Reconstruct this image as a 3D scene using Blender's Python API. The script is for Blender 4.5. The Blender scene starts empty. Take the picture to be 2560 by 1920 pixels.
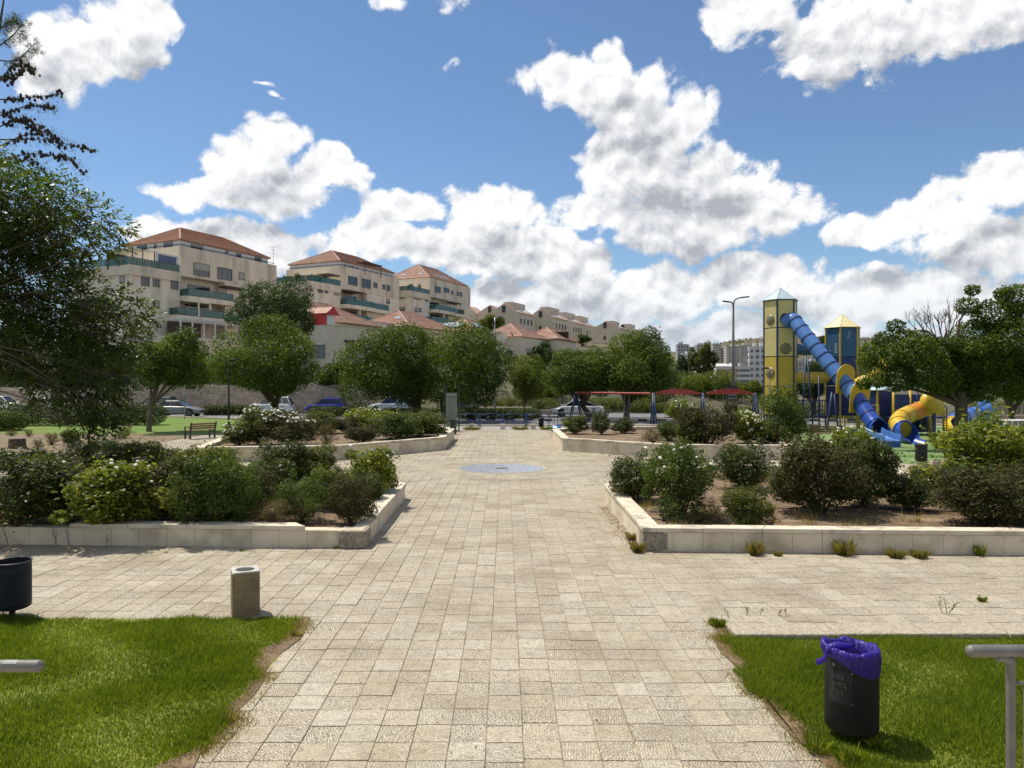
import bpy, math, random
import numpy as np
from mathutils import Vector, Matrix

random.seed(7)
NP = np.random.default_rng(7)
scene = bpy.context.scene
col = scene.collection
PI = math.pi
R = math.radians

# ------------------------------------------------------------------ camera
H, F, CX, CY = 2.9, 1850.0, 1262.0, 960.0      # eye height, focal length in photo pixels, axis point
cam_d = bpy.data.cameras.new('camera')
cam = bpy.data.objects.new('camera', cam_d); col.objects.link(cam)
cam_d.sensor_width = 36.0
cam_d.lens = 36.0 * F / 2560.0
cam_d.shift_x = (1280.0 - CX) / 2560.0
cam_d.clip_start = 0.1
cam_d.clip_end = 6000.0
cam.location = (0, 0, H)
cam.rotation_euler = (R(90), 0, 0)
scene.camera = cam

# ------------------------------------------------------------------ light
SUN_DIR = Vector((-0.42, 0.30, 1.0)).normalized()       # towards the sun: ahead, left and high
SUN_EL = math.asin(SUN_DIR.z)
SUN_AZ = math.atan2(SUN_DIR.x, SUN_DIR.y)
sun_d = bpy.data.lights.new('sun', 'SUN')
sun_d.energy = 4.7
sun_d.angle = R(0.53)
sun_d.color = (1.0, 0.93, 0.80)
sun = bpy.data.objects.new('sun', sun_d); col.objects.link(sun)
sun.rotation_euler = (-SUN_DIR).to_track_quat('-Z', 'Y').to_euler()
sun.location = (0, 0, 60)

scene.view_settings.view_transform = 'Standard'
scene.view_settings.look = 'None'
scene.view_settings.exposure = 0.24
scene.view_settings.gamma = 1.0
scene.view_settings.use_curve_mapping = False
scene.render.engine = 'CYCLES'
scene.cycles.max_bounces = 6
scene.cycles.diffuse_bounces = 3
scene.cycles.glossy_bounces = 3
scene.cycles.transmission_bounces = 4
scene.cycles.transparent_max_bounces = 6
scene.cycles.caustics_reflective = False
scene.cycles.caustics_refractive = False
scene.cycles.sample_clamp_indirect = 6.0
scene.cycles.use_denoising = True

# ------------------------------------------------------------------ sky with cumulus
world = bpy.data.worlds.new('World'); scene.world = world; world.use_nodes = True
def build_sky():
    nt = world.node_tree; N = nt.nodes; L = nt.links
    N.clear()
    def new(t, **k):
        n = N.new(t)
        for a, b in k.items(): setattr(n, a, b)
        return n
    out = new('ShaderNodeOutputWorld')
    sky = new('ShaderNodeTexSky', sky_type='NISHITA')
    sky.sun_disc = False
    sky.sun_elevation = SUN_EL
    sky.sun_rotation = SUN_AZ
    sky.altitude = 300.0; sky.air_density = 1.0; sky.dust_density = 0.2; sky.ozone_density = 3.0
    bg = new('ShaderNodeBackground'); bg.inputs['Strength'].default_value = 0.098
    tint = new('ShaderNodeMixRGB', blend_type='MULTIPLY'); tint.inputs[0].default_value = 1.0; tint.inputs[2].default_value = (.90, .98, 1.03, 1)
    L.new(sky.outputs[0], tint.inputs[1]); L.new(tint.outputs[0], bg.inputs['Color'])
    tc = new('ShaderNodeTexCoord')
    # --- two groups: the masses (az/el ellipsoids, warped) and the billowing detail
    def group(name):
        g = bpy.data.node_groups.new(name, 'ShaderNodeTree')
        g.interface.new_socket('dir', in_out='INPUT', socket_type='NodeSocketVector')
        g.interface.new_socket('value', in_out='OUTPUT', socket_type='NodeSocketFloat')
        gi = g.nodes.new('NodeGroupInput'); go = g.nodes.new('NodeGroupOutput')
        def gn(t, **k):
            n = g.nodes.new(t)
            for a, b in k.items(): setattr(n, a, b)
            return n
        def gm(op, a, b=None, c=None):
            n = gn('ShaderNodeMath', operation=op)
            for i, s in enumerate((a, b, c)):
                if s is None: continue
                if isinstance(s, (int, float)): n.inputs[i].default_value = s
                else: g.links.new(s, n.inputs[i])
            return n.outputs[0]
        nrm = gn('ShaderNodeVectorMath', operation='NORMALIZE'); g.links.new(gi.outputs[0], nrm.inputs[0])
        return g, gn, gm, nrm.outputs[0], go.inputs[0]
    g, gn, gm, nrm, gout = group('cumulus_mass')
    warp = gn('ShaderNodeTexNoise'); warp.inputs['Scale'].default_value = 7.0; warp.inputs['Detail'].default_value = 2.0
    g.links.new(nrm, warp.inputs['Vector'])
    wsub = gn('ShaderNodeVectorMath', operation='SUBTRACT'); wsub.inputs[1].default_value = (.5, .5, .5)
    g.links.new(warp.outputs['Color'], wsub.inputs[0])
    wadd = gn('ShaderNodeVectorMath', operation='MULTIPLY_ADD'); wadd.inputs[1].default_value = (.10, .10, .08)
    g.links.new(wsub.outputs[0], wadd.inputs[0]); g.links.new(nrm, wadd.inputs[2])
    sep = gn('ShaderNodeSeparateXYZ'); g.links.new(wadd.outputs[0], sep.inputs[0])
    az = gm('ARCTAN2', sep.outputs[0], sep.outputs[1])
    el = gm('ARCSINE', sep.outputs[2])
    comb = gn('ShaderNodeCombineXYZ'); g.links.new(az, comb.inputs[0]); g.links.new(el, comb.inputs[1])
    cur = None
    for (x, y, rx, ry) in CLOUDS:
        a = math.atan2(x - CX, F); hyp = math.hypot(F, x - CX); e = math.atan2(CY - y, hyp)
        thin = ry < 40
        ra, re = rx / hyp * (1.9 if thin else 1.08), ry / hyp * (2.2 if thin else 1.08)
        ma = gn('ShaderNodeVectorMath', operation='MULTIPLY_ADD')
        ma.inputs[1].default_value = (1 / ra, 1 / re, 0); ma.inputs[2].default_value = (-a / ra, -e / re, 0)
        g.links.new(comb.outputs[0], ma.inputs[0])
        dt = gn('ShaderNodeVectorMath', operation='LENGTH'); g.links.new(ma.outputs[0], dt.inputs[0])
        v = dt.outputs['Value']
        if thin: v = gm('ADD', v, .74)
        cur = v if cur is None else gm('MINIMUM', cur, v)
    field = gm('SUBTRACT', 1.0, cur)
    # the same kind of sky all round, beyond the clouds of the list
    cov = gn('ShaderNodeTexNoise'); cov.inputs['Scale'].default_value = 3.2; cov.inputs['Detail'].default_value = 1.0
    g.links.new(nrm, cov.inputs['Vector'])
    covv = gm('MULTIPLY_ADD', cov.outputs[0], 5.0, -2.5)
    sep0 = gn('ShaderNodeSeparateXYZ'); g.links.new(nrm, sep0.inputs[0])
    az0 = gm('ABSOLUTE', gm('ARCTAN2', sep0.outputs[0], sep0.outputs[1]))
    el0 = gm('ARCSINE', sep0.outputs[2])
    outm = gm('MAXIMUM', gm('MULTIPLY_ADD', az0, 6.0, -4.4), gm('MULTIPLY_ADD', el0, 7.0, -3.9))
    outm = gm('MINIMUM', gm('MAXIMUM', outm, 0.0), 1.0)
    away = gm('ADD', gm('MULTIPLY', covv, outm), gm('MULTIPLY_ADD', outm, 2.0, -2.0))
    field = gm('MAXIMUM', gm('MAXIMUM', field, away), -1.2)
    g.links.new(gm('MULTIPLY_ADD', field, 1.35, .14), gout)
    g2, gn, gm, nrm, gout = group('cumulus_detail')
    g = g2
    n1 = gn('ShaderNodeTexNoise'); n1.inputs['Scale'].default_value = 10.0; n1.inputs['Detail'].default_value = 11.0
    n1.inputs['Roughness'].default_value = 0.64; n1.inputs['Distortion'].default_value = .25
    g.links.new(nrm, n1.inputs['Vector'])
    n2 = gn('ShaderNodeTexVoronoi'); n2.feature = 'F1'; n2.inputs['Scale'].default_value = 40.0
    nv = gn('ShaderNodeVectorMath', operation='MULTIPLY_ADD'); nv.inputs[1].default_value = (.035, .035, .035); g.links.new(n1.outputs['Color'], nv.inputs[0]); g.links.new(nrm, nv.inputs[2]); g.links.new(nv.outputs[0], n2.inputs['Vector'])
    g.links.new(gm('ADD', gm('MULTIPLY_ADD', n1.outputs[0], 2.9, -1.45), gm('MULTIPLY_ADD', n2.outputs[0], -.55, .25)), gout)
    def m(op, a, b=None, c=None, clamp=False):
        n = new('ShaderNodeMath', operation=op); n.use_clamp = clamp
        for i, s in enumerate((a, b, c)):
            if s is None: continue
            if isinstance(s, (int, float)): n.inputs[i].default_value = s
            else: L.new(s, n.inputs[i])
        return n.outputs[0]
    def use(tree, k):
        v = new('ShaderNodeVectorMath', operation='ADD'); v.inputs[1].default_value = tuple(SUN_DIR * k)
        L.new(tc.outputs['Generated'], v.inputs[0])
        q = new('ShaderNodeGroup'); q.node_tree = tree
        L.new(v.outputs[0], q.inputs[0])
        return q.outputs[0]
    mass0, mass2 = use(bpy.data.node_groups['cumulus_mass'], 0), use(bpy.data.node_groups['cumulus_mass'], .06)
    det0, det1 = use(g2, 0), use(g2, .013)
    d0 = m('ADD', mass0, det0); d1 = m('ADD', mass0, det1); d2 = m('ADD', mass2, m('MULTIPLY', det1, .6))
    alpha = new('ShaderNodeMapRange', interpolation_type='SMOOTHSTEP'); alpha.inputs['From Min'].default_value = 0.02; alpha.inputs['From Max'].default_value = 0.40
    L.new(d0, alpha.inputs['Value'])
    # light: bright where the mass thins out towards the sun, grey under a thick mass
    rim = m('SUBTRACT', d0, d1)
    bulk = m('MAXIMUM', m('ADD', mass2, m('MULTIPLY', det1, .55)), 0.0)
    bulk = m('MINIMUM', bulk, 1.5)
    lit = m('MULTIPLY_ADD', rim, 0.72, 1.03)
    lit = m('SUBTRACT', lit, m('MULTIPLY', m('POWER', m('MULTIPLY', bulk, .667), 1.15), 0.76))
    lit = m('MINIMUM', m('MAXIMUM', lit, 0.28), 1.0)
    ramp = new('ShaderNodeMixRGB'); ramp.inputs[1].default_value = (.20, .235, .30, 1); ramp.inputs[2].default_value = (1.0, 1.0, 1.0, 1)
    L.new(lit, ramp.inputs[0])
    cb = new('ShaderNodeBackground'); cb.inputs['Strength'].default_value = 0.88
    L.new(ramp.outputs[0], cb.inputs['Color'])
    sepz = new('ShaderNodeSeparateXYZ'); L.new(tc.outputs['Generated'], sepz.inputs[0])
    hz = new('ShaderNodeMapRange', interpolation_type='SMOOTHSTEP'); hz.inputs['From Min'].default_value = .16; hz.inputs['From Max'].default_value = .0
    L.new(sepz.outputs[2], hz.inputs['Value'])
    hb = new('ShaderNodeBackground'); hb.inputs['Color'].default_value = (.60, .68, .78, 1); hb.inputs['Strength'].default_value = .85
    mix = new('ShaderNodeMixShader')
    L.new(m('MULTIPLY', alpha.outputs[0], 0.97), mix.inputs[0]); L.new(bg.outputs[0], mix.inputs[1]); L.new(cb.outputs[0], mix.inputs[2])
    mix2 = new('ShaderNodeMixShader'); L.new(m('MULTIPLY', hz.outputs[0], .6), mix2.inputs[0]); L.new(mix.outputs[0], mix2.inputs[1]); L.new(hb.outputs[0], mix2.inputs[2])
    L.new(mix2.outputs[0], out.inputs['Surface'])
CLOUDS = [
 (330,55,120,75),(215,105,130,80),(110,150,110,85),(410,60,50,55),(165,238,36,22),(60,60,60,50),
 (1135,165,75,24),(668,208,40,10),(706,238,34,12),
 (690,355,70,52),(620,415,120,70),(520,470,110,48),(790,440,75,50),(880,460,75,34),(650,490,150,48),
 (400,575,110,50),(540,600,150,50),(690,630,110,45),
 (1520,165,70,62),(1440,230,110,62),(1590,255,95,90),(1690,330,100,80),(1610,430,190,105),(1500,540,140,62),(1370,268,60,30),
 (1780,430,85,75),(1880,505,140,85),(1990,530,85,60),(1720,570,200,80),
 (1030,510,115,42),(1210,545,110,70),(1000,600,180,62),(1190,640,210,66),(1400,680,130,75),(1320,532,34,22),(1492,616,36,22),
 (2470,470,130,62),(2330,545,140,62),(2170,575,130,48),(2490,610,170,75),
 (1630,735,190,62),(1890,700,150,62),(2150,745,170,60),(2420,740,200,66),(1310,755,190,50),(1790,825,300,40),(2350,850,300,42),(560,700,150,36),
 (1890,45,130,80),(2000,120,120,75),(2140,60,180,100),(2340,85,180,95),(2510,45,130,85),
 (960,0,80,22),(1140,8,120,34)]
build_sky()
world.cycles.sampling_method = 'MANUAL'; world.cycles.sample_map_resolution = 512

# ------------------------------------------------------------------ helpers
def ground_at(px, py, z=0.0):
    d = (H - z) * F / (py - CY)
    return ((px - CX) * d / F, d)
def at(px, py, d):
    return Vector(((px - CX) * d / F, d, H - (py - CY) * d / F))
def X(px, d): return (px - CX) * d / F
def Z(py, d): return H - (py - CY) * d / F
def sm(a, b, x):
    t = np.clip((np.asarray(x, float) - a) / (b - a), 0, 1)
    return t * t * (3 - 2 * t)

MATS = {}
def nodemat(name):
    m = bpy.data.materials.new(name); m.use_nodes = True
    nt = m.node_tree; nt.nodes.clear()
    out = nt.nodes.new('ShaderNodeOutputMaterial')
    MATS[name] = m
    return m, nt, out
def rgba(c): return (c[0], c[1], c[2], 1.0)
def pmat(name, c, c2=None, scale=3.0, rough=.7, bump=0.0, bscale=30.0, metal=0.0, detail=5.0, lo=.35, hi=.65, spec=.5, coord='Position', stretch=(1, 1, 1), trans=0, alpha=1, c3=None, c3scale=.6):
    m, nt, out = nodemat(name); N = nt.nodes; L = nt.links
    b = N.new('ShaderNodeBsdfPrincipled'); L.new(b.outputs[0], out.inputs['Surface'])
    b.inputs['Roughness'].default_value = rough; b.inputs['Metallic'].default_value = metal
    b.inputs['Specular IOR Level'].default_value = spec
    if trans: b.inputs['Transmission Weight'].default_value = trans
    if alpha < 1: b.inputs['Alpha'].default_value = alpha
    if coord == 'Position':
        src = N.new('ShaderNodeNewGeometry').outputs['Position']
    else:
        src = N.new('ShaderNodeTexCoord').outputs['Object']
    if stretch != (1, 1, 1):
        mp = N.new('ShaderNodeMapping'); mp.inputs['Scale'].default_value = stretch
        L.new(src, mp.inputs['Vector']); src = mp.outputs[0]
    b.inputs['Base Color'].default_value = rgba(c)
    if c2 is not None:
        n = N.new('ShaderNodeTexNoise'); n.inputs['Scale'].default_value = scale; n.inputs['Detail'].default_value = detail
        n.inputs['Roughness'].default_value = .6
        L.new(src, n.inputs['Vector'])
        mr = N.new('ShaderNodeMapRange'); mr.inputs['From Min'].default_value = lo; mr.inputs['From Max'].default_value = hi
        L.new(n.outputs[0], mr.inputs['Value'])
        mx = N.new('ShaderNodeMixRGB'); mx.inputs[1].default_value = rgba(c); mx.inputs[2].default_value = rgba(c2)
        L.new(mr.outputs[0], mx.inputs[0]); last = mx.outputs[0]
        if c3 is not None:
            n3 = N.new('ShaderNodeTexNoise'); n3.inputs['Scale'].default_value = c3scale; n3.inputs['Detail'].default_value = 6
            L.new(src, n3.inputs['Vector'])
            m3 = N.new('ShaderNodeMapRange'); m3.inputs['From Min'].default_value = .5; m3.inputs['From Max'].default_value = .68
            L.new(n3.outputs[0], m3.inputs['Value'])
            x3 = N.new('ShaderNodeMixRGB'); x3.inputs[2].default_value = rgba(c3)
            L.new(last, x3.inputs[1]); L.new(m3.outputs[0], x3.inputs[0]); last = x3.outputs[0]
        L.new(last, b.inputs['Base Color'])
    if bump:
        nb = N.new('ShaderNodeTexNoise'); nb.inputs['Scale'].default_value = bscale; nb.inputs['Detail'].default_value = 4
        L.new(src, nb.inputs['Vector'])
        bp = N.new('ShaderNodeBump'); bp.inputs['Strength'].default_value = bump; bp.inputs['Distance'].default_value = .02
        L.new(nb.outputs[0], bp.inputs['Height']); L.new(bp.outputs[0], b.inputs['Normal'])
    return m
def leafmat(name, cols, trans=.35, rough=.45, spec=.35):
    """leaf colours picked by the per-leaf value 'rnd'"""
    m, nt, out = nodemat(name); N = nt.nodes; L = nt.links
    at_ = N.new('ShaderNodeAttribute'); at_.attribute_name = 'rnd'
    rp = N.new('ShaderNodeValToRGB'); L.new(at_.outputs['Fac'], rp.inputs[0])
    els = rp.color_ramp.elements
    while len(els) < len(cols): els.new(.5)
    for i, c in enumerate(cols):
        els[i].position = i / max(1, len(cols) - 1); els[i].color = rgba(c)
    b = N.new('ShaderNodeBsdfPrincipled'); b.inputs['Roughness'].default_value = rough
    b.inputs['Specular IOR Level'].default_value = spec
    L.new(rp.outputs[0], b.inputs['Base Color'])
    t = N.new('ShaderNodeBsdfTranslucent')
    tint = N.new('ShaderNodeMixRGB'); tint.blend_type = 'MULTIPLY'; tint.inputs[0].default_value = 1
    tint.inputs[2].default_value = (1.5, 1.45, .6, 1)
    L.new(rp.outputs[0], tint.inputs[1]); L.new(tint.outputs[0], t.inputs['Color'])
    mx = N.new('ShaderNodeMixShader'); mx.inputs[0].default_value = trans
    L.new(b.outputs[0], mx.inputs[1]); L.new(t.outputs[0], mx.inputs[2]); L.new(mx.outputs[0], out.inputs['Surface'])
    return m

class MB:
    """collects shapes; build() links them as ONE mesh object"""
    def __init__(s): s.v = []; s.f = []
    def add(s, vs, fs):
        n = len(s.v); s.v += [tuple(v) for v in vs]; s.f += [tuple(i + n for i in f) for f in fs]; return s
    def box(s, x0, x1, y0, y1, z0, z1):
        return s.add([(x0,y0,z0),(x1,y0,z0),(x1,y1,z0),(x0,y1,z0),(x0,y0,z1),(x1,y0,z1),(x1,y1,z1),(x0,y1,z1)],
                     [(0,3,2,1),(4,5,6,7),(0,1,5,4),(1,2,6,5),(2,3,7,6),(3,0,4,7)])
    def obox(s, c, dims, ax, ay, az):
        c = Vector(c); ax, ay, az = [Vector(a).normalized() * d / 2 for a, d in zip((ax, ay, az), dims)]
        vs = [c + a * ax + b * ay + e * az for e in (-1, 1) for a, b in ((-1,-1),(1,-1),(1,1),(-1,1))]
        return s.add(vs, [(0,3,2,1),(4,5,6,7),(0,1,5,4),(1,2,6,5),(2,3,7,6),(3,0,4,7)])
    def bar(s, a, b, w, h=None):
        a, b = Vector(a), Vector(b); d = (b - a)
        if d.length < 1e-6: return s
        up = Vector((0, 0, 1)) if abs(d.normalized().z) < .95 else Vector((0, 1, 0))
        sx = d.cross(up).normalized(); sy = sx.cross(d).normalized()
        return s.obox((a + b) / 2, (w, h or w, d.length), sx, sy, d)
    def prism(s, poly, z0, z1):
        n = len(poly)
        area = sum(poly[i][0] * poly[(i+1) % n][1] - poly[(i+1) % n][0] * poly[i][1] for i in range(n))
        if area < 0: poly = poly[::-1]
        vs = [(p[0], p[1], z0) for p in poly] + [(p[0], p[1], z1) for p in poly]
        return s.add(vs, [tuple(range(n))[::-1], tuple(range(n, 2*n))] + [(i, (i+1) % n, n + (i+1) % n, n + i) for i in range(n)])
    def sheet(s, poly, z):
        n = len(poly)
        area = sum(poly[i][0] * poly[(i+1) % n][1] - poly[(i+1) % n][0] * poly[i][1] for i in range(n))
        if area < 0: poly = poly[::-1]
        return s.add([(p[0], p[1], z) for p in poly], [tuple(range(n))])
    def tube(s, pts, rad, n=8, cap=True):
        pts = [Vector(p) for p in pts]; k = len(pts)
        if not hasattr(rad, '__len__'): rad = [rad] * k
        t0 = (pts[1] - pts[0]).normalized()
        ref = Vector((0, 0, 1)) if abs(t0.z) < .9 else Vector((1, 0, 0))
        u = t0.cross(ref).normalized(); vs = []
        for i in range(k):
            t = (pts[min(i+1, k-1)] - pts[max(i-1, 0)]).normalized()
            u = (u - t * u.dot(t)).normalized(); w = t.cross(u)
            for j in range(n):
                a = 2 * PI * j / n
                vs.append(pts[i] + (u * math.cos(a) + w * math.sin(a)) * rad[i])
        fs = [(i*n + j, i*n + (j+1) % n, (i+1)*n + (j+1) % n, (i+1)*n + j) for i in range(k-1) for j in range(n)]
        if cap: fs += [tuple(range(n))[::-1], tuple(range((k-1)*n, k*n))]
        return s.add(vs, fs)
    def lathe(s, prof, n=24, c=(0, 0, 0), cap=True):
        vs = [(c[0] + r * math.cos(2*PI*j/n), c[1] + r * math.sin(2*PI*j/n), c[2] + z) for r, z in prof for j in range(n)]
        k = len(prof)
        fs = [(i*n + j, i*n + (j+1) % n, (i+1)*n + (j+1) % n, (i+1)*n + j) for i in range(k-1) for j in range(n)]
        if cap: fs += [tuple(range(n))[::-1], tuple(range((k-1)*n, k*n))]
        return s.add(vs, fs)
    def mesh(s, name, mat=None, smooth=False):
        me = bpy.data.meshes.new(name); me.from_pydata(s.v, [], s.f); me.update()
        if mat is not None: me.materials.append(MATS[mat] if isinstance(mat, str) else mat)
        if smooth: me.polygons.foreach_set('use_smooth', [True] * len(me.polygons))
        return me
    def build(s, name, mat, parent=None, smooth=False, bevel=0, loc=None, sharp=None):
        o = link(name, s.mesh(name, mat, smooth), parent)
        if bevel:
            b = o.modifiers.new('edge', 'BEVEL'); b.width = bevel; b.segments = 2; b.limit_method = 'ANGLE'; b.angle_limit = R(40)
        if smooth and sharp:
            try: o.data.set_sharp_from_angle(angle=R(sharp))
            except Exception: pass
        if loc is not None: o.location = loc
        return o
def link(name, me, parent=None):
    o = bpy.data.objects.new(name, me); col.objects.link(o)
    if parent is not None: o.parent = parent
    return o
def thing(name, label, cat, loc=(0, 0, 0), rz=0.0, group=None):
    o = bpy.data.objects.new(name, None); col.objects.link(o)
    o.empty_display_size = .2
    o.location = loc; o.rotation_euler = (0, 0, rz)
    return tag(o, label, cat, group)
def tag(o, label, cat, group=None):
    o['label'] = label; o['category'] = cat
    if group: o['group'] = group
    return o
def struct(o, kind='structure', label=None, cat=None):
    o['kind'] = kind
    if label: o['label'] = label
    if cat: o['category'] = cat
    return o
def copy_tree(o, parent=None):
    c = o.copy(); col.objects.link(c)
    if parent is not None: c.parent = parent
    for ch in list(o.children): copy_tree(ch, c)
    return c
def smooth_path(pts, k=6):
    pts = [Vector(p) for p in pts]; out = []
    for i in range(len(pts) - 1):
        p0, p1, p2, p3 = pts[max(i-1, 0)], pts[i], pts[i+1], pts[min(i+2, len(pts)-1)]
        for j in range(k):
            t = j / k
            out.append(.5 * ((2*p1) + (p2-p0)*t + (2*p0-5*p1+4*p2-p3)*t*t + (3*p1-p0-3*p2+p3)*t**3))
    out.append(pts[-1]); return out
def inpoly(x, y, poly):
    c = False; n = len(poly); j = n - 1
    for i in range(n):
        xi, yi = poly[i]; xj, yj = poly[j]
        if (yi > y) != (yj > y) and x < (xj - xi) * (y - yi) / (yj - yi) + xi: c = not c
        j = i
    return c
def np_mesh(name, verts, nface, per, mat, rnd=None, smooth=False):
    """verts in face order, per corners each"""
    me = bpy.data.meshes.new(name); nv = nface * per
    me.vertices.add(nv); me.vertices.foreach_set('co', np.ascontiguousarray(verts, np.float32).ravel())
    me.loops.add(nv); me.loops.foreach_set('vertex_index', np.arange(nv, dtype=np.int32))
    me.polygons.add(nface)
    me.polygons.foreach_set('loop_start', np.arange(0, nv, per, dtype=np.int32))
    me.polygons.foreach_set('loop_total', np.full(nface, per, np.int32))
    if rnd is not None:
        a = me.attributes.new('rnd', 'FLOAT', 'FACE'); a.data.foreach_set('value', np.asarray(rnd, np.float32))
    me.materials.append(MATS[mat]); me.update(calc_edges=True); me.validate()
    return me
def unit(a): return a / np.maximum(np.linalg.norm(a, axis=-1, keepdims=True), 1e-9)
def leaf_mesh(name, c, out, size, aspect, mat, rnd, up=.45, jit=.8, fold=0.0, hang=0.0):
    """one pointed four-cornered leaf at each point c"""
    n = len(c)
    nr = unit(out * .6 + np.array([0, 0, up]) + NP.normal(0, jit, (n, 3)))
    a = unit(np.cross(nr, unit(NP.normal(0, 1, (n, 3)))))
    if hang: a = unit(a + np.array([0, 0, -hang])); nr = unit(nr - a * (nr * a).sum(1, keepdims=True))
    b = np.cross(nr, a)
    sz = size * NP.uniform(.65, 1.35, (n, 1))
    v = np.empty((n, 4, 3))
    v[:, 0] = c - a * sz * .5
    v[:, 1] = c + b * sz * aspect * .5 - a * sz * .08 + nr * sz * fold
    v[:, 2] = c + a * sz * .5
    v[:, 3] = c - b * sz * aspect * .5 - a * sz * .08 + nr * sz * fold
    return np_mesh(name, v.reshape(-1, 3), n, 4, mat, rnd)
def crown_points(n, blobs, inner=.55):
    """points in the outer shell of a cluster of ellipsoids; also the outward direction and blob number"""
    bc = np.array([b[0] for b in blobs], float); br = np.array([b[1] for b in blobs], float)
    w = (br.prod(1)) ** (2/3); w /= w.sum()
    k = NP.choice(len(blobs), int(n * 1.6), p=w)
    d = unit(NP.normal(0, 1, (len(k), 3)))
    r = 1.03 - np.abs(NP.normal(0, .22, (len(k), 1)))
    p = bc[k] + d * br[k] * np.clip(r, .25, 1.06)
    keep = np.ones(len(p), bool)
    for i in range(len(blobs)):
        q = np.linalg.norm((p - bc[i]) / br[i], axis=1)
        keep &= ~((q < inner) & (k != i))
    p, d, k = p[keep][:n], d[keep][:n], k[keep][:n]
    return p, d, k

# ------------------------------------------------------------------ materials
def tile_material():
    """hand-dressed limestone: each stone its own tint and chisel direction (attribute rnd)"""
    m, nt, out = nodemat('paving'); N = nt.nodes; L = nt.links
    b = N.new('ShaderNodeBsdfPrincipled'); b.inputs['Roughness'].default_value = .82; b.inputs['Specular IOR Level'].default_value = .25
    L.new(b.outputs[0], out.inputs['Surface'])
    pos = N.new('ShaderNodeNewGeometry').outputs['Position']
    at_ = N.new('ShaderNodeAttribute'); at_.attribute_name = 'rnd'
    def mth(op, a, bb=None, c=None):
        n = N.new('ShaderNodeMath'); n.operation = op
        for i, s in enumerate((a, bb, c)):
            if s is None: continue
            if isinstance(s, (int, float)): n.inputs[i].default_value = s
            else: L.new(s, n.inputs[i])
        return n.outputs[0]
    ang = mth('MULTIPLY', at_.outputs['Fac'], 37.7)
    rot = N.new('ShaderNodeVectorRotate'); rot.rotation_type = 'Z_AXIS'
    L.new(pos, rot.inputs['Vector']); L.new(ang, rot.inputs['Angle'])
    # chisel furrows: short dashes in wavy rows
    wv = N.new('ShaderNodeTexWave'); wv.wave_type = 'BANDS'; wv.bands_direction = 'X'
    wv.inputs['Scale'].default_value = 14.0; wv.inputs['Distortion'].default_value = 9.0; wv.inputs['Detail'].default_value = 3.0; wv.inputs['Detail Scale'].default_value = 2.2
    L.new(rot.outputs[0], wv.inputs['Vector'])
    ns = N.new('ShaderNodeTexNoise'); ns.inputs['Scale'].default_value = 95; ns.inputs['Detail'].default_value = 3
    L.new(pos, ns.inputs['Vector'])
    fur = mth('MULTIPLY', mth('GREATER_THAN', mth('ADD', wv.outputs['Fac'], ns.outputs[0]), 1.13), 1.0)
    fr = N.new('ShaderNodeMapRange'); fr.inputs['From Min'].default_value = .86; fr.inputs['From Max'].default_value = 1.08
    L.new(mth('ADD', wv.outputs['Fac'], ns.outputs[0]), fr.inputs['Value'])
    # strength of the dressing differs from stone to stone
    amt = mth('MULTIPLY_ADD', mth('FRACT', mth('MULTIPLY', at_.outputs['Fac'], 13.37)), .35, .7)
    furr = mth('MULTIPLY', fr.outputs[0], amt)
    # stone tint
    rp = N.new('ShaderNodeValToRGB'); L.new(mth('FRACT', mth('MULTIPLY', at_.outputs['Fac'], 7.77)), rp.inputs[0])
    cr = rp.color_ramp; cr.elements[0].color = (.49, .43, .325, 1); cr.elements[1].color = (.57, .52, .42, 1)
    for p, c in ((.3, (.52, .46, .35)), (.6, (.545, .49, .378)), (.8, (.51, .465, .37))):
        e = cr.elements.new(p); e.color = rgba(c)
    n1 = N.new('ShaderNodeTexNoise'); n1.inputs['Scale'].default_value = 9; n1.inputs['Detail'].default_value = 7; n1.inputs['Roughness'].default_value = .7
    L.new(pos, n1.inputs['Vector'])
    mr = N.new('ShaderNodeMapRange'); mr.inputs['From Min'].default_value = .5; mr.inputs['From Max'].default_value = .78
    L.new(n1.outputs[0], mr.inputs['Value'])
    x1 = N.new('ShaderNodeMixRGB'); x1.inputs[2].default_value = (.20, .165, .115, 1)
    L.new(rp.outputs[0], x1.inputs[1]); L.new(mth('MULTIPLY', mr.outputs[0], .85), x1.inputs[0])
    # wide soiling, greyer and darker where people walk down to the lawn
    n2 = N.new('ShaderNodeTexNoise'); n2.inputs['Scale'].default_value = .7; n2.inputs['Detail'].default_value = 8; n2.inputs['Roughness'].default_value = .62
    L.new(pos, n2.inputs['Vector'])
    m2 = N.new('ShaderNodeMapRange'); m2.inputs['From Min'].default_value = .45; m2.inputs['From Max'].default_value = .66
    L.new(n2.outputs[0], m2.inputs['Value'])
    x2 = N.new('ShaderNodeMixRGB'); x2.blend_type = 'MULTIPLY'; x2.inputs[2].default_value = (.64, .60, .545, 1)
    L.new(x1.outputs[0], x2.inputs[1]); L.new(mth('MULTIPLY', m2.outputs[0], .8), x2.inputs[0])
    x3 = N.new('ShaderNodeMixRGB'); x3.inputs[2].default_value = (.17, .14, .105, 1)
    L.new(x2.outputs[0], x3.inputs[1]); L.new(mth('MULTIPLY', furr, .85), x3.inputs[0])
    # dark specks and crumbs
    n4 = N.new('ShaderNodeTexNoise'); n4.inputs['Scale'].default_value = 34; n4.inputs['Detail'].default_value = 4; n4.inputs['Roughness'].default_value = .75
    L.new(pos, n4.inputs['Vector'])
    m4 = N.new('ShaderNodeMapRange'); m4.inputs['From Min'].default_value = .57; m4.inputs['From Max'].default_value = .66
    L.new(n4.outputs[0], m4.inputs['Value'])
    x4 = N.new('ShaderNodeMixRGB'); x4.inputs[2].default_value = (.10, .082, .06, 1)
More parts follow.
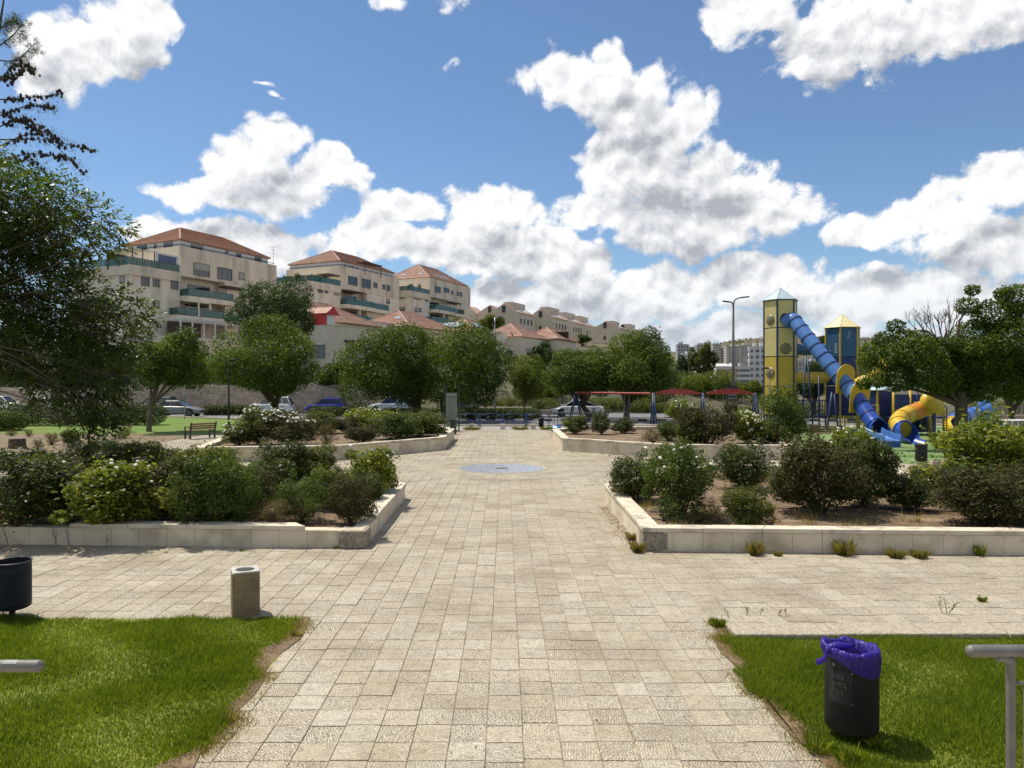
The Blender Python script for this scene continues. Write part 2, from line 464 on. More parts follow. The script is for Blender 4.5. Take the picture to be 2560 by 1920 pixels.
    L.new(x3.outputs[0], x4.inputs[1]); L.new(mth('MULTIPLY', m4.outputs[0], .8), x4.inputs[0])
    L.new(x4.outputs[0], b.inputs['Base Color'])
    bp = N.new('ShaderNodeBump'); bp.inputs['Strength'].default_value = .5; bp.inputs['Distance'].default_value = .006; bp.invert = True
    L.new(mth('ADD', furr, mth('MULTIPLY', n1.outputs[0], .8)), bp.inputs['Height']); L.new(bp.outputs[0], b.inputs['Normal'])
tile_material()
pmat('joint', (.36, .30, .22), (.13, .10, .065), 2.2, .95, .4, lo=.42, hi=.62)
pmat('limestone', (.68, .60, .455), (.58, .50, .37), 2.2, .85, .35, 45, c3=(.42, .36, .26), c3scale=1.7)
pmat('coping', (.66, .595, .47), (.55, .485, .375), 3, .8, .5, 60, c3=(.34, .30, .235), c3scale=2.6)
pmat('rough_stone', (.36, .31, .24), (.17, .145, .11), 16, .95, .9, 22)
pmat('kerb_stone', (.46, .40, .305), (.27, .23, .17), 26, .9, .8, 45)
pmat('soil', (.205, .138, .082), (.105, .07, .044), 5, .97, .7, 30, c3=(.26, .19, .12), c3scale=2)
pmat('dry_ground', (.225, .16, .098), (.12, .088, .054), 2.5, .97, .7, 14, c3=(.10, .105, .04), c3scale=.8)
pmat('hill_ground', (.095, .082, .045), (.05, .05, .025), .25, .97, .3, 2, c3=(.155, .12, .078), c3scale=.05)
pmat('lawn_base', (.14, .175, .02), (.20, .22, .035), 3, .95, .5, 60)
pmat('far_lawn', (.115, .19, .018), (.075, .14, .013), .8, .95, .6, 40, c3=(.15, .16, .045), c3scale=.4)
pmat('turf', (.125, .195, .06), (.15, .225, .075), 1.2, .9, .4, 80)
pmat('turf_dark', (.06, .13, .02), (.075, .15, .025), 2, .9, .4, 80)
pmat('asphalt', (.16, .16, .165), (.13, .13, .135), .8, .9, .3, 60)
pmat('sidewalk', (.30, .29, .27), (.24, .23, .215), 2, .9, .3, 40)
pmat('white_paint', (.75, .75, .73), (.6, .6, .58), 6, .6)
pmat('blue_paint', (.022, .026, .045), (.035, .04, .06), 6, .6)

# ------------------------------------------------------------------ terrain
def ht(x, y):
    x = np.asarray(x, float); y = np.asarray(y, float)
    left = 1 - sm(10, 42, x - .2 * (y - 75))
    wallside = 1 - sm(-15, -10, x)
    rise = np.where(y > 74.5, 2.35 * sm(74.5, 75.3, y), 0) * wallside + (1 - wallside) * 2.6 * sm(73, 92, y)
    h = (rise + .088 * np.clip(y - 76, 0, 220)) * left
    drop = np.clip((x - 20) / 18, 0, 1.5) * sm(50, 60, y) * 1.35
    h = h - drop * (1 - sm(250, 500, y))
    far = 78 * sm(430, 1250, y) * sm(40, 430, x) + 30 * sm(300, 900, y) * sm(-100, -600, x)
    return h + far
xs = np.unique(np.concatenate([np.linspace(-900, -60, 30), np.linspace(-60, 80, 141), np.linspace(80, 900, 60)]))
ys = np.unique(np.concatenate([np.linspace(-60, 40, 21), np.linspace(40, 130, 121), np.linspace(130, 300, 40), np.linspace(300, 2000, 60)]))
gx, gy = np.meshgrid(xs, ys)
gz = ht(gx, gy) - .06
gv = np.stack([gx, gy, gz], -1).reshape(-1, 3)
nx = len(xs)
gf = [(j*nx + i, j*nx + i + 1, (j+1)*nx + i + 1, (j+1)*nx + i) for j in range(len(ys) - 1) for i in range(nx - 1)]
me = bpy.data.meshes.new('ground'); me.from_pydata(gv.tolist(), [], gf); me.materials.append(MATS['hill_ground'])
me.polygons.foreach_set('use_smooth', [True] * len(me.polygons))
struct(link('ground', me))

def draped(name, mat, x0, x1, y0, y1, lift, step=2.0, parent=None):
    m = MB(); a = np.arange(x0, x1 + .01, step); bb = np.linspace(y0, y1, max(2, int((y1 - y0) / 2) + 1))
    vv = [(x, y, float(ht(x, y)) + lift) for y in bb for x in a]; n = len(a)
    m.add(vv, [(j*n + i, j*n + i + 1, (j+1)*n + i + 1, (j+1)*n + i) for j in range(len(bb) - 1) for i in range(n - 1)])
    return m.build(name, mat, parent)
struct(draped('sidewalk', 'sidewalk', -5, 20, 46.6, 50.7, .008, 1.0))
struct(draped('road', 'asphalt', -120, 140, 50.95, 58.4, -.02))
struct(draped('far_road', 'asphalt', -120, 140, 60.6, 73.6, -.02))
ps = draped('median', 'dry_ground', -6, 60, 58.55, 60.45, .09); ps.name = 'median'; struct(ps)
kb = MB()
kb.box(-5.9, 18, 50.7, 50.94, -.05, .11)
for (xa, ya), (xb, yb) in (((-5.95, 50.8), (-30, 65.0)), ((-30.05, 65.0), (-75, 69.0))): kb.bar((xa, ya, .04), (xb, yb, .04), .24, .16)
struct(kb.build('kerb', 'limestone'))
kerb_root = MB().box(-6, 60, 58.36, 58.54, -.06, -.012).build('median_kerb', 'sidewalk'); struct(kerb_root)
ks = MB().box(0, .735, 0, .17, -.05, .13)
kme = {c: ks.mesh('kerb_stone', c) for c in ('white_paint', 'blue_paint')}
for i in range(-8, 40):
    o = link('kerb_stone', kme['white_paint' if i % 2 else 'blue_paint'], kerb_root)
    o.location = (i * .75, 58.365, .0)
ml = MB()
for i in range(-1, 12): ml.box(i * 5.0, i * 5.0 + 2.2, 54.6, 54.72, -.016, -.012)
struct(ml.build('road_marking', 'white_paint'))
ml = MB().box(-4, 40, 51.25, 51.37, -.016, -.012); struct(ml.build('road_edge_marking', 'white_paint'))

# playground turf, left lawn, dry bed
struct(MB().sheet([(12.9, 29.5), (15.6, 25.5), (16.5, 20), (60, 18), (60, 48), (42, 51), (13.5, 51), (12.9, 42)], .004).build('playground_turf', 'turf'))
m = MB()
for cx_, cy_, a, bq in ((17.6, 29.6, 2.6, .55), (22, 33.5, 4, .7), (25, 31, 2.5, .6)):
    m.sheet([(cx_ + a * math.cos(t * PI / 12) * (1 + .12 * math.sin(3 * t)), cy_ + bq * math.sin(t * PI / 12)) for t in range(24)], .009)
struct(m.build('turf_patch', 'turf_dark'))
struct(MB().sheet([(-60, 44.8), (-24, 43.0), (-17.8, 42.0), (-13.6, 43.5), (-13.6, 46.5), (-4.6, 46.6), (-4.6, 50.4), (-6.0, 50.7), (-30, 64.9), (-75, 68.9), (-75, 46)], .006).build('left_lawn', 'far_lawn'))
struct(MB().sheet([(-60, 28.2), (-17.2, 28.0), (-17.2, 42.6), (-24, 43.6), (-60, 45.2)], .002).build('dry_bed', 'dry_ground'))
struct(MB().sheet([(3.0, 41.2), (12.7, 41.2), (12.7, 46.4), (3.0, 46.4)], .003).build('right_lawn', 'far_lawn'))
struct(MB().sheet([(-13.2, 41.2), (-3.0, 41.2), (-3.0, 46.4), (-13.2, 46.4)], .003).build('middle_lawn', 'far_lawn'))

# ------------------------------------------------------------------ paving
PL = [(-2.47, 13.05), (-2.52, 18.7), (-6.2, 22.8), (-13.0, 22.9), (-13.2, 13.62)]
PR = [(2.42, 12.85), (2.5, 18.45), (6.2, 22.9), (11.5, 22.6), (10.5, 12.45)]
FL = [(-2.66, 38.9), (-2.66, 32.7), (-6.33, 28.2), (-11.4, 27.3), (-12.6, 33.4), (-13.3, 40.8), (-4.2, 41.0)]
FR = [(2.49, 38.3), (2.5, 32.1), (6.4, 28.6), (11.2, 28.2), (12.6, 40.6), (4.2, 41.0)]
CIR = (-.10, 25.5); CIR_R = 1.5
pave = MB()
pave.sheet([(-17.2, 4.2), (17.2, 4.2), (17.2, 9.1), (17.2, 29.6), (12.9, 29.6), (12.9, 41.1), (2.9, 41.1), (2.9, 46.6), (-2.9, 46.6), (-2.9, 41.1), (-17.2, 42.3)], -.0095)
pavement = pave.build('pavement', 'joint'); struct(pavement)
tiles = []      # (cx, cy, w, h)
def allowed(x, y):
    if any(inpoly(x, y, p) for p in (PL, PR, FL, FR)): return False
    r = math.hypot(x - CIR[0], y - CIR[1])
    return r > 3.0
cw = 5.1 / 17
for c in range(17):
    x0 = -2.55 + c * cw; y = 4.2
    while y < 46.5:
        near = y < 9.2
        h = .3 + random.uniform(-.012, .012) if near else random.choice((.25, .3, .3, .34, .42))
        if allowed(x0 + cw/2, y + h/2): tiles.append((x0 + cw/2, y + h/2, cw, h))
        y += h
def rows(x0, x1, y0, y1):
    n = max(1, round((x1 - x0) / .3)); w = (x1 - x0) / n
    for c in range(n):
        y = y0
        while y < y1 - .04:
            h = min(random.choice((.27, .3, .3, .3, .3, .33)), y1 - y)
            if allowed(x0 + (c + .5) * w, y + h/2): tiles.append((x0 + (c + .5) * w, y + h/2, w, h))
            y += h
for s_ in (-1, 1):
    def rr(a, b, c, d): rows(min(s_*a, s_*b), max(s_*a, s_*b), c, d)
    rr(2.55, 17, 8.7 if s_ > 0 else 9.15, 13.6)
    rr(2.55, 6.6, 18.4, 33.0)
    rr(6.6, 17, 22.6, 28.6)
    if s_ > 0: rr(11.0, 15.2, 13.6, 22.6)
    else: rr(13.0, 17.0, 13.6, 22.6); rr(12.0, 17.0, 28.6, 42.0)
def tile_data(cx_, cy_, w, h, g=.004, z=0.0, dx=0.0, dy=0.0):
    a, b = w/2 - g/2, h/2 - g/2; k = .0035
    top = [(-a+k, -b+k, z), (a-k, -b+k, z + dx), (a-k, b-k, z + dx + dy), (-a+k, b-k, z + dy)]
    bot = [(-a, -b, z - .010), (a, -b, z - .010), (a, b, z - .010), (-a, b, z - .010)]
    return [(p[0] + cx_, p[1] + cy_, p[2]) for p in top + bot]
TF = [(0,1,2,3), (4,5,1,0), (5,6,2,1), (6,7,3,2), (7,4,0,3)]
def vis(t):
    d = t[1]; px = t[0] * F / d + CX; py = H * F / d + CY
    return -30 < px < 2590 and py < 1960
tiles.sort(key=lambda t: (-(t[2] * t[3] / t[1] ** 3) if vis(t) else 1))
near, rest = tiles[:300], tiles[300:]
var = []
for i in range(14):
    vv = tile_data(0, 0, .3, .3, z=0, dx=NP.normal(0, .0012), dy=NP.normal(0, .0012))
    me = bpy.data.meshes.new('paving_stone'); me.from_pydata(vv, [], TF)
    a = me.attributes.new('rnd', 'FLOAT', 'FACE'); a.data.foreach_set('value', [(i + .37) / 14] * 5)
    me.materials.append(MATS['paving']); var.append(me)
for t in near:
    o = link('paving_stone', random.choice(var), pavement)
    o.location = (t[0], t[1], NP.normal(0, .0015)); o.scale = (t[2]/.3, t[3]/.3, 1)
vs, fs, rn = [], [], []
for t in rest:
    n = len(vs); vs += tile_data(*t, z=float(NP.normal(0, .0015)))
    fs += [tuple(i + n for i in f) for f in TF]; rn += [random.random()] * 5
# rings of curved stones round the fountain basin
for r0, r1, n in ((1.58, 2.0, 34), (2.0, 2.42, 40), (2.42, 2.85, 46), (2.85, 3.22, 54)):
    off = random.random()
    for k in range(n):
        a0, a1 = 2*PI*(k + off)/n + .003, 2*PI*(k + 1 + off)/n - .003
        q = [(r0 + .004, a0), (r1 - .004, a0), (r1 - .004, (a0+a1)/2), (r1 - .004, a1), (r0 + .004, a1), (r0 + .004, (a0+a1)/2)]
        b = len(vs); zz = .006 + float(NP.normal(0, .001))
        vs += [(CIR[0] + r*math.cos(a), CIR[1] + r*math.sin(a), zz) for r, a in q]
        vs += [(CIR[0] + (r + (-.004 if i in (0, 4, 5) else .004))*math.cos(a), CIR[1] + (r + (-.004 if i in (0, 4, 5) else .004))*math.sin(a), -.02) for i, (r, a) in enumerate(q)]
        fs += [tuple(b + i for i in range(6))] + [(b + 6 + i, b + 6 + (i+1) % 6, b + (i+1) % 6, b + i) for i in range(6)]
        rn += [random.random()] * 7
me = bpy.data.meshes.new('paving_stones'); me.from_pydata(vs, [], fs)
a = me.attributes.new('rnd', 'FLOAT', 'FACE'); a.data.foreach_set('value', rn); me.materials.append(MATS['paving'])
o = link('paving_stones', me, pavement); o['kind'] = 'stuff'

# fountain basin with blue mosaic
m_, nt, out = nodemat('mosaic'); N = nt.nodes; L = nt.links
b = N.new('ShaderNodeBsdfPrincipled'); b.inputs['Roughness'].default_value = .25; L.new(b.outputs[0], out.inputs['Surface'])
pos = N.new('ShaderNodeNewGeometry'); vo = N.new('ShaderNodeTexVoronoi'); vo.inputs['Scale'].default_value = 48; vo.distance = 'CHEBYCHEV'; vo.inputs['Randomness'].default_value = .55
L.new(pos.outputs['Position'], vo.inputs['Vector'])
sp = N.new('ShaderNodeSeparateColor'); L.new(vo.outputs['Color'], sp.inputs[0])
rp = N.new('ShaderNodeValToRGB'); cr = rp.color_ramp; cr.interpolation = 'CONSTANT'
cr.elements[0].color = (.30, .34, .40, 1); cr.elements[1].position = .3; cr.elements[1].color = (.15, .19, .28, 1)
for p, c in ((.5, (.46, .49, .52)), (.68, (.05, .07, .13)), (.85, (.60, .61, .62))):
    e = cr.elements.new(p); e.color = rgba(c)
L.new(sp.outputs[0], rp.inputs[0]); L.new(rp.outputs[0], b.inputs['Base Color'])
pmat('cast_iron', (.10, .105, .115), (.06, .06, .065), 8, .55, metal=.3)
fb = thing('fountain_basin', 'round blue mosaic basin sunk into the plaza paving with a grey drain', 'fountain', (CIR[0], CIR[1], 0))
MB().lathe([(1.575, -.02), (1.575, .014), (1.50, .014), (1.48, -.007)], 56, cap=False).build('rim', 'kerb_stone', fb, smooth=True, sharp=30)
m = MB(); nseg = 56
m.lathe([(1.49, -.005), (.7, -.004), (.001, -.003)], nseg, cap=False); m.build('mosaic_floor', 'mosaic', fb)
dr = MB().lathe([(.22, -.006), (.22, .004), (.20, .008), (.001, .010)], 24, cap=False).build('drain_cover', 'cast_iron', fb)
sl = MB()
for i in range(-3, 4): sl.box(i*.05 - .012, i*.05 + .012, -.14, .14, .009, .015)
sl.build('grate', 'rough_stone', dr)

# ------------------------------------------------------------------ planters
def offset(poly, d):
    """mitred inward offset of a closed polygon"""
    n = len(poly); area = sum(poly[i][0]*poly[(i+1)%n][1] - poly[(i+1)%n][0]*poly[i][1] for i in range(n))
    s = 1 if area > 0 else -1; outp = []
    for i in range(n):
        p0, p1, p2 = [Vector(poly[k % n]) for k in (i-1, i, i+1)]
        e1, e2 = (p1-p0).normalized(), (p2-p1).normalized()
        n1, n2 = Vector((-e1.y, e1.x))*s, Vector((-e2.y, e2.x))*s
        mv = (n1+n2).normalized(); outp.append(tuple(p1 + mv * d / max(.35, mv.dot(n1))))
    return outp
def lerp2(a, b, t): return (a[0] + (b[0]-a[0])*t, a[1] + (b[1]-a[1])*t)
def planter(label, poly, hf, soil_z, segs, skip=()):
    t = thing('planter', label, 'planter', (0, 0, 0), 0, 'stone planters round the plaza')
    n = len(poly); o0 = offset(poly, 0); o1 = offset(poly, .05); o2 = offset(poly, .27); c0 = offset(poly, -.028); c1 = offset(poly, .30)
    core = MB()
    for i in range(n):
        j = (i+1) % n
        core.prism([o1[i], o1[j], o2[j], o2[i]], -.02, hf - .004)
    core.build('core', 'limestone', t)
    MB().sheet(o2, soil_z).build('soil', 'soil', t)
    for i in range(n):
        j = (i+1) % n; Ls = math.dist(poly[i], poly[j])
        if i in segs:
            k = max(1, round(Ls / .52))
            for q in range(k):
                g = .003 / Ls; a, b = q/k + g, (q+1)/k - g; e = random.uniform(-.002, .003)
                pa, pb = lerp2(o0[i], o0[j], a), lerp2(o0[i], o0[j], b); pc, pd = lerp2(o1[i], o1[j], b), lerp2(o1[i], o1[j], a)
                MB().prism([pa, pb, pc, pd], -.02, hf - .006 + e).build('facing_slab', 'limestone', t)
        k = max(1, round(Ls / 1.05))
        for q in range(k):
            g = .003 / Ls; a, b = q/k + g, (q+1)/k - g
            mid = lerp2(poly[i], poly[j], (a+b)/2)
            if any(math.dist(mid, (sx, sy)) < sr for sx, sy, sr in skip): continue
            e = random.uniform(-.004, .004)
            MB().prism([lerp2(c0[i], c0[j], a), lerp2(c0[i], c0[j], b), lerp2(c1[i], c1[j], b), lerp2(c1[i], c1[j], a)], hf, hf + .075 + e).build('coping_stone', 'coping', t, bevel=.008)
    return t
pA = planter('low limestone planter with a missing corner coping, holding the white roses beside the concrete bin', PL, .315, .25, (0, 1, 2, 4), skip=((-2.6, 13.4, .75), (-9.8, 13.4, 1.9), (-12.2, 13.55, 1.0)))
pB = planter('low limestone planter with continuous coping, weeds along its front, beside the purple bagged bin', PR, .335, .26, (0, 1, 2, 3, 4))
pC = planter('far limestone planter full of shrubs next to the bench and notice board', FL, .49, .40, (0, 1, 2, 3))
pD = planter('far limestone planter next to the playground with stained front wall', FR, .49, .40, (0, 1, 2, 3, 5))
MB().box(-2.93, -2.44, 13.02, 13.5, .0, .31).build('corner_block', 'rough_stone', pA, bevel=.02)
MB().box(2.40, 2.90, 12.83, 13.2, .0, .333).build('corner_block', 'rough_stone', pB, bevel=.02)

# kerb of the right lawn
kr = thing('lawn_kerb', 'pitted limestone kerb along the edge of the lawn behind the purple bagged bin', 'kerb', (0, 0, 0))
x = 2.62
while x < 8.6:
    w = random.uniform(.9, 1.25)
    MB().box(x + .004, x + w - .004, 8.40 + random.uniform(-.012, .012), 8.80, -.02, .065 + random.uniform(-.006, .006)).build('kerb_block', 'kerb_stone', kr, bevel=.018)
    x += w
# steps and terrace where the camera stands, with the guard rails
tr = MB(); tr.box(-2.3, 2.3, -9, 1.6, -.05, 1.3)
for i in range(8): tr.box(-2.3, 2.3, 1.6 + i*.29, 1.6 + (i+1)*.29, -.05, 1.3 - (i+1)*.155)
struct(tr.build('steps', 'limestone'))
struct(MB().box(-9, -2.31, -9, 3.95, -.05, .45).box(2.31, 9, -9, 3.95, -.05, .45).build('terrace', 'limestone'))

# ------------------------------------------------------------------ vegetation
leafmat('leaf_tree', [(.022, .044, .005), (.048, .086, .008), (.085, .135, .014), (.15, .195, .026)], .45, .5, .3)
leafmat('leaf_dark_tree', [(.016, .034, .007), (.032, .060, .011), (.055, .090, .018), (.09, .12, .034)], .34, .5, .3)
leafmat('leaf_pale_tree', [(.042, .068, .008), (.075, .110, .014), (.120, .155, .022), (.20, .215, .04)], .48, .5, .25)
leafmat('leaf_olive', [(.034, .050, .008), (.064, .086, .013), (.105, .125, .020), (.17, .165, .032)], .42, .5, .28)
leafmat('leaf_ash', [(.024, .046, .007), (.046, .078, .010), (.082, .118, .015), (.15, .165, .024)], .45, .4, .4)
leafmat('leaf_brown', [(.028, .032, .010), (.052, .052, .017), (.080, .064, .023), (.056, .080, .019), (.125, .105, .04)], .30, .6, .25)
leafmat('leaf_lime', [(.055, .085, .012), (.11, .145, .018), (.19, .22, .028), (.32, .31, .055)], .48, .5, .25)
leafmat('leaf_green', [(.026, .046, .007), (.050, .082, .012), (.080, .118, .020), (.125, .165, .034)], .42, .5, .25)
leafmat('leaf_bright', [(.030, .060, .010), (.058, .105, .018), (.090, .145, .026), (.135, .185, .042)], .44, .5, .25)
leafmat('leaf_dry', [(.085, .070, .032), (.15, .115, .055), (.095, .098, .035), (.22, .175, .09)], .25, .8, .1)
leafmat('leaf_hedge', [(.022, .036, .008), (.040, .060, .012), (.070, .092, .018), (.115, .135, .032)], .34, .5, .28)
leafmat('grass_blade', [(.052, .088, .007), (.098, .150, .011), (.150, .205, .016), (.225, .265, .03), (.37, .33, .10)], .45, .6, .15)
leafmat('grass_dry', [(.14, .13, .03), (.24, .20, .06), (.33, .27, .11), (.18, .20, .04)], .35, .7, .1)
leafmat('litter', [(.14, .085, .05), (.22, .14, .085), (.32, .22, .14), (.09, .055, .035)], .1, .9, .1)
pmat('bark', (.115, .085, .06), (.06, .045, .034), 14, .95, .9, 26, stretch=(1, 1, .25))
pmat('bark_pale', (.17, .14, .105), (.09, .075, .058), 12, .95, .8, 26, stretch=(1, 1, .25))
pmat('twig', (.105, .082, .06), (.06, .045, .035), 20, .9)
pmat('petal', (.86, .85, .78), (.78, .75, .62), 20, .6)
pmat('pine_cone', (.035, .024, .022), (.06, .04, .034), 30, .9)

def limb(mb, a, b, r0, r1, bend=.12, k=6, n=7):
    a, b = Vector(a), Vector(b); L_ = (b - a).length
    off = Vector((random.uniform(-1, 1), random.uniform(-1, 1), random.uniform(.1, .8))) * bend * L_
    pts = [a.lerp(b, t / k) + off * math.sin(PI * t / k) + Vector((random.uniform(-1, 1), random.uniform(-1, 1), 0)) * .02 * L_ for t in range(k + 1)]
    mb.tube(pts, [r0 + (r1 - r0) * t / k for t in range(k + 1)], n)
    return pts
def make_tree(label, base, crown_c, rad, trunk_r, mat='leaf_tree', bark='bark', leaves=15000, leaf=.16, clumps=26, lean=(0, 0), cat='tree', group='trees', fork=.62, extra=None, name='tree', seed=1, droop=0.0, aspect=.5):
    global NP
    random.seed(seed); NP = np.random.default_rng(seed)
    t = thing(name, label, cat, base, 0, group)
    cc = Vector(crown_c) - Vector(base); rx, ry, rz = rad
    blobs = []
    for i in range(clumps):
        d = Vector(NP.normal(0, 1, 3)).normalized(); q = random.uniform(.5, .86)
        if d.z < -.7: d.z *= .7
        c = (cc.x + d.x * rx * q, cc.y + d.y * ry * q, cc.z + d.z * rz * q)
        s = random.uniform(.27, .43)
        blobs.append((c, (rx * s * random.uniform(.8, 1.2), ry * s, rz * s * random.uniform(.75, 1.05))))
    blobs.append(((cc.x, cc.y, cc.z), (rx * .62, ry * .62, rz * .6)))
    for e in (extra or ()): blobs.append(((e[0] - base[0], e[1] - base[1], e[2] - base[2]), (e[3], e[3], e[4])))
    p, o, k = crown_points(int(leaves * 1.45), blobs)
    # break the outline: push a share of the leaves out along short sprays
    sp = NP.random(len(p)) < .13
    p[sp] += o[sp] * NP.random((sp.sum(), 1)) * .32 * min(rx, rz) * .35
    tint = NP.normal(0, .18, len(blobs))[k]
    rnd = np.clip(NP.beta(2, 2.4, len(p)) + tint * .8, 0, 1)
    link('crown', leaf_mesh('crown', p, o, leaf * 1.12, aspect, mat, rnd, hang=droop), t)
    mb = MB(); fk = Vector((lean[0], lean[1], max(.6, (cc.z - rz) * fork + .35)))
    pts = [Vector((0, 0, -.1)), Vector((lean[0] * .15, lean[1] * .2, fk.z * .35)), Vector((lean[0] * .6, lean[1] * .6, fk.z * .7)), fk]
    pts = smooth_path(pts, 4)
    mb.tube(pts, [trunk_r * (1.25 if i == 0 else 1.0 - .28 * i / len(pts)) for i in range(len(pts))], 10)
    for b in random.sample(blobs[:clumps], min(9, clumps)):
        limb(mb, fk - Vector((0, 0, .05)), Vector(b[0]), trunk_r * .55, trunk_r * .1)
    mb.build('trunk', bark, t, smooth=True)
    return t
def tree_px(label, tpx, d, box, base_z=0.0, **k):
    x0, x1, y0, y1 = box
    c = at((x0 + x1) / 2, (y0 + y1) / 2, d); rx = (x1 - x0) / 2 * d / F; rz = (y1 - y0) / 2 * d / F
    return make_tree(label, (X(tpx, d), d, base_z), c, (rx, min(rx, rz * 1.25), rz), **k)

G1 = 'street trees along the road'
tree_px('small round tree growing on the left lawn near the black bench', 372, 45, (338, 515, 806, 992), trunk_r=.17, leaves=15000, leaf=.13, clumps=24, seed=11, group=G1, lean=(.15, 0), bark='bark_pale', mat='leaf_tree')
tree_px('broad round tree with straight trunk in front of the white parked SUV', 690, 54, (528, 800, 795, 1012), trunk_r=.24, leaves=24000, leaf=.15, clumps=36, seed=12, group=G1)
tree_px('tall dark tree rising behind the stone wall below the apartment blocks', 690, 80, (566, 786, 690, 880), base_z=2.7, trunk_r=.35, leaves=20000, leaf=.20, clumps=34, mat='leaf_dark_tree', seed=13, group='trees behind the stone wall')
tree_px('broad tree with pale straight trunk, left one of the pair by the notice board', 1050, 58, (832, 1105, 803, 1030), trunk_r=.24, leaves=24000, leaf=.155, clumps=36, seed=14, group=G1, bark='bark_pale')
tree_px('broad tree with dark leaning trunk, right one of the pair by the notice board', 1088, 57, (1000, 1264, 805, 1040), trunk_r=.27, leaves=24000, leaf=.155, clumps=36, seed=15, group=G1, lean=(.6, 0))
tree_px('slender young tree against the stone wall beside the blue car', 860, 74, (785, 890, 900, 975), trunk_r=.10, leaves=6000, leaf=.17, clumps=14, seed=16, group='trees behind the stone wall', bark='bark_pale')
tree_px('slim young pale green tree standing in the bed across the road', 1311, 67, (1262, 1372, 885, 1010), trunk_r=.09, leaves=7000, leaf=.15, clumps=18, mat='leaf_pale_tree', seed=17, group=G1, bark='bark_pale')
tree_px('tree with kinked leaning trunk in front of the white fastback car', 1475, 60, (1362, 1560, 862, 1010), trunk_r=.26, leaves=17000, leaf=.155, clumps=28, seed=18, group=G1, lean=(-.6, 0))
tree_px('taller domed tree standing beside the long swing beam', 1566, 58, (1500, 1708, 820, 1008), trunk_r=.27, leaves=20000, leaf=.155, clumps=30, seed=19, group=G1, lean=(.1, 0))
tree_px('dark glossy rounded tree below the red roofed house', 1370, 92, (1332, 1406, 852, 945), base_z=3.5, trunk_r=.15, leaves=6500, leaf=.2, clumps=14, mat='leaf_dark_tree', seed=20, group='trees on the slope')
tree_px('green tree filling the slope behind the kinked tree', 1400, 88, (1300, 1440, 905, 1000), base_z=2.6, trunk_r=.15, leaves=9000, leaf=.2, clumps=18, seed=21, group='trees on the slope')
tree_px('feathery pale tree on the gabled houses slope', 1240, 150, (1205, 1265, 785, 835), base_z=8, trunk_r=.2, leaves=5000, leaf=.28, clumps=12, mat='leaf_pale_tree', seed=22, group='trees on the slope')
tree_px('round shrubby tree below the farthest gabled house', 1459, 190, (1442, 1476, 833, 860), base_z=9, trunk_r=.2, leaves=2500, leaf=.32, clumps=9, seed=23, group='trees on the slope')
tree_px('yellow green bushy tree behind the arched red swing', 1765, 86, (1680, 1850, 925, 1030), base_z=-.6, trunk_r=.16, leaves=11000, leaf=.19, clumps=24, mat='leaf_pale_tree', seed=24, group='trees beyond the swings')
tree_px('thin olive tree rising below the far white town', 1750, 120, (1722, 1790, 850, 960), base_z=-1, trunk_r=.16, leaves=7000, leaf=.24, clumps=18, mat='leaf_olive', seed=25, group='trees beyond the swings')
tree_px('dark tree tucked behind the domed tree at the town edge', 1705, 125, (1676, 1730, 890, 985), base_z=-1, trunk_r=.16, leaves=6000, leaf=.24, clumps=14, mat='leaf_dark_tree', seed=26, group='trees beyond the swings')
tree_px('dry branched olive tree on the slope behind the straight swing beam', 1610, 78, (1585, 1690, 955, 1035), base_z=.4, trunk_r=.12, leaves=5000, leaf=.16, clumps=16, mat='leaf_olive', seed=27, group='trees beyond the swings')
tree_px('flat clipped yellow green tree row end beside the yellow tower', 1875, 100, (1835, 1912, 948, 1010), base_z=-1.2, trunk_r=.15, leaves=7000, leaf=.18, clumps=16, mat='leaf_pale_tree', seed=28, group='trees beyond the swings')
tree_px('dark tree mass behind the playground at the right edge', 2530, 62, (2440, 2640, 850, 1010), base_z=-1.0, trunk_r=.3, leaves=16000, leaf=.18, clumps=26, mat='leaf_dark_tree', seed=29, group='trees behind the playground')
tree_px('dark tree seen between the two play towers', 2035, 85, (1985, 2075, 905, 1010), base_z=-1.2, trunk_r=.2, leaves=7000, leaf=.2, clumps=16, mat='leaf_dark_tree', seed=30, group='trees behind the playground')
tree_px('olive tree behind the blue play tower', 2180, 80, (2130, 2240, 870, 1010), base_z=-1.2, trunk_r=.2, leaves=8000, leaf=.2, clumps=18, mat='leaf_olive', seed=31, group='trees behind the playground')
tree_px('yellowish tree behind the left parked white car', 235, 82, (150, 330, 830, 985), base_z=2.6, trunk_r=.2, leaves=11000, leaf=.21, clumps=22, mat='leaf_olive', seed=32, group='trees behind the stone wall')
tree_px('dark tree behind the wall at the left picture edge', 40, 84, (-60, 120, 800, 985), base_z=2.6, trunk_r=.25, leaves=11000, leaf=.21, clumps=22, mat='leaf_dark_tree', seed=33, group='trees behind the stone wall')
tree_px('leafy tree behind the wall right of the outdoor stairs', 480, 86, (430, 560, 870, 975), base_z=2.6, trunk_r=.2, leaves=8000, leaf=.2, clumps=18, mat='leaf_dark_tree', seed=34, group='trees behind the stone wall')

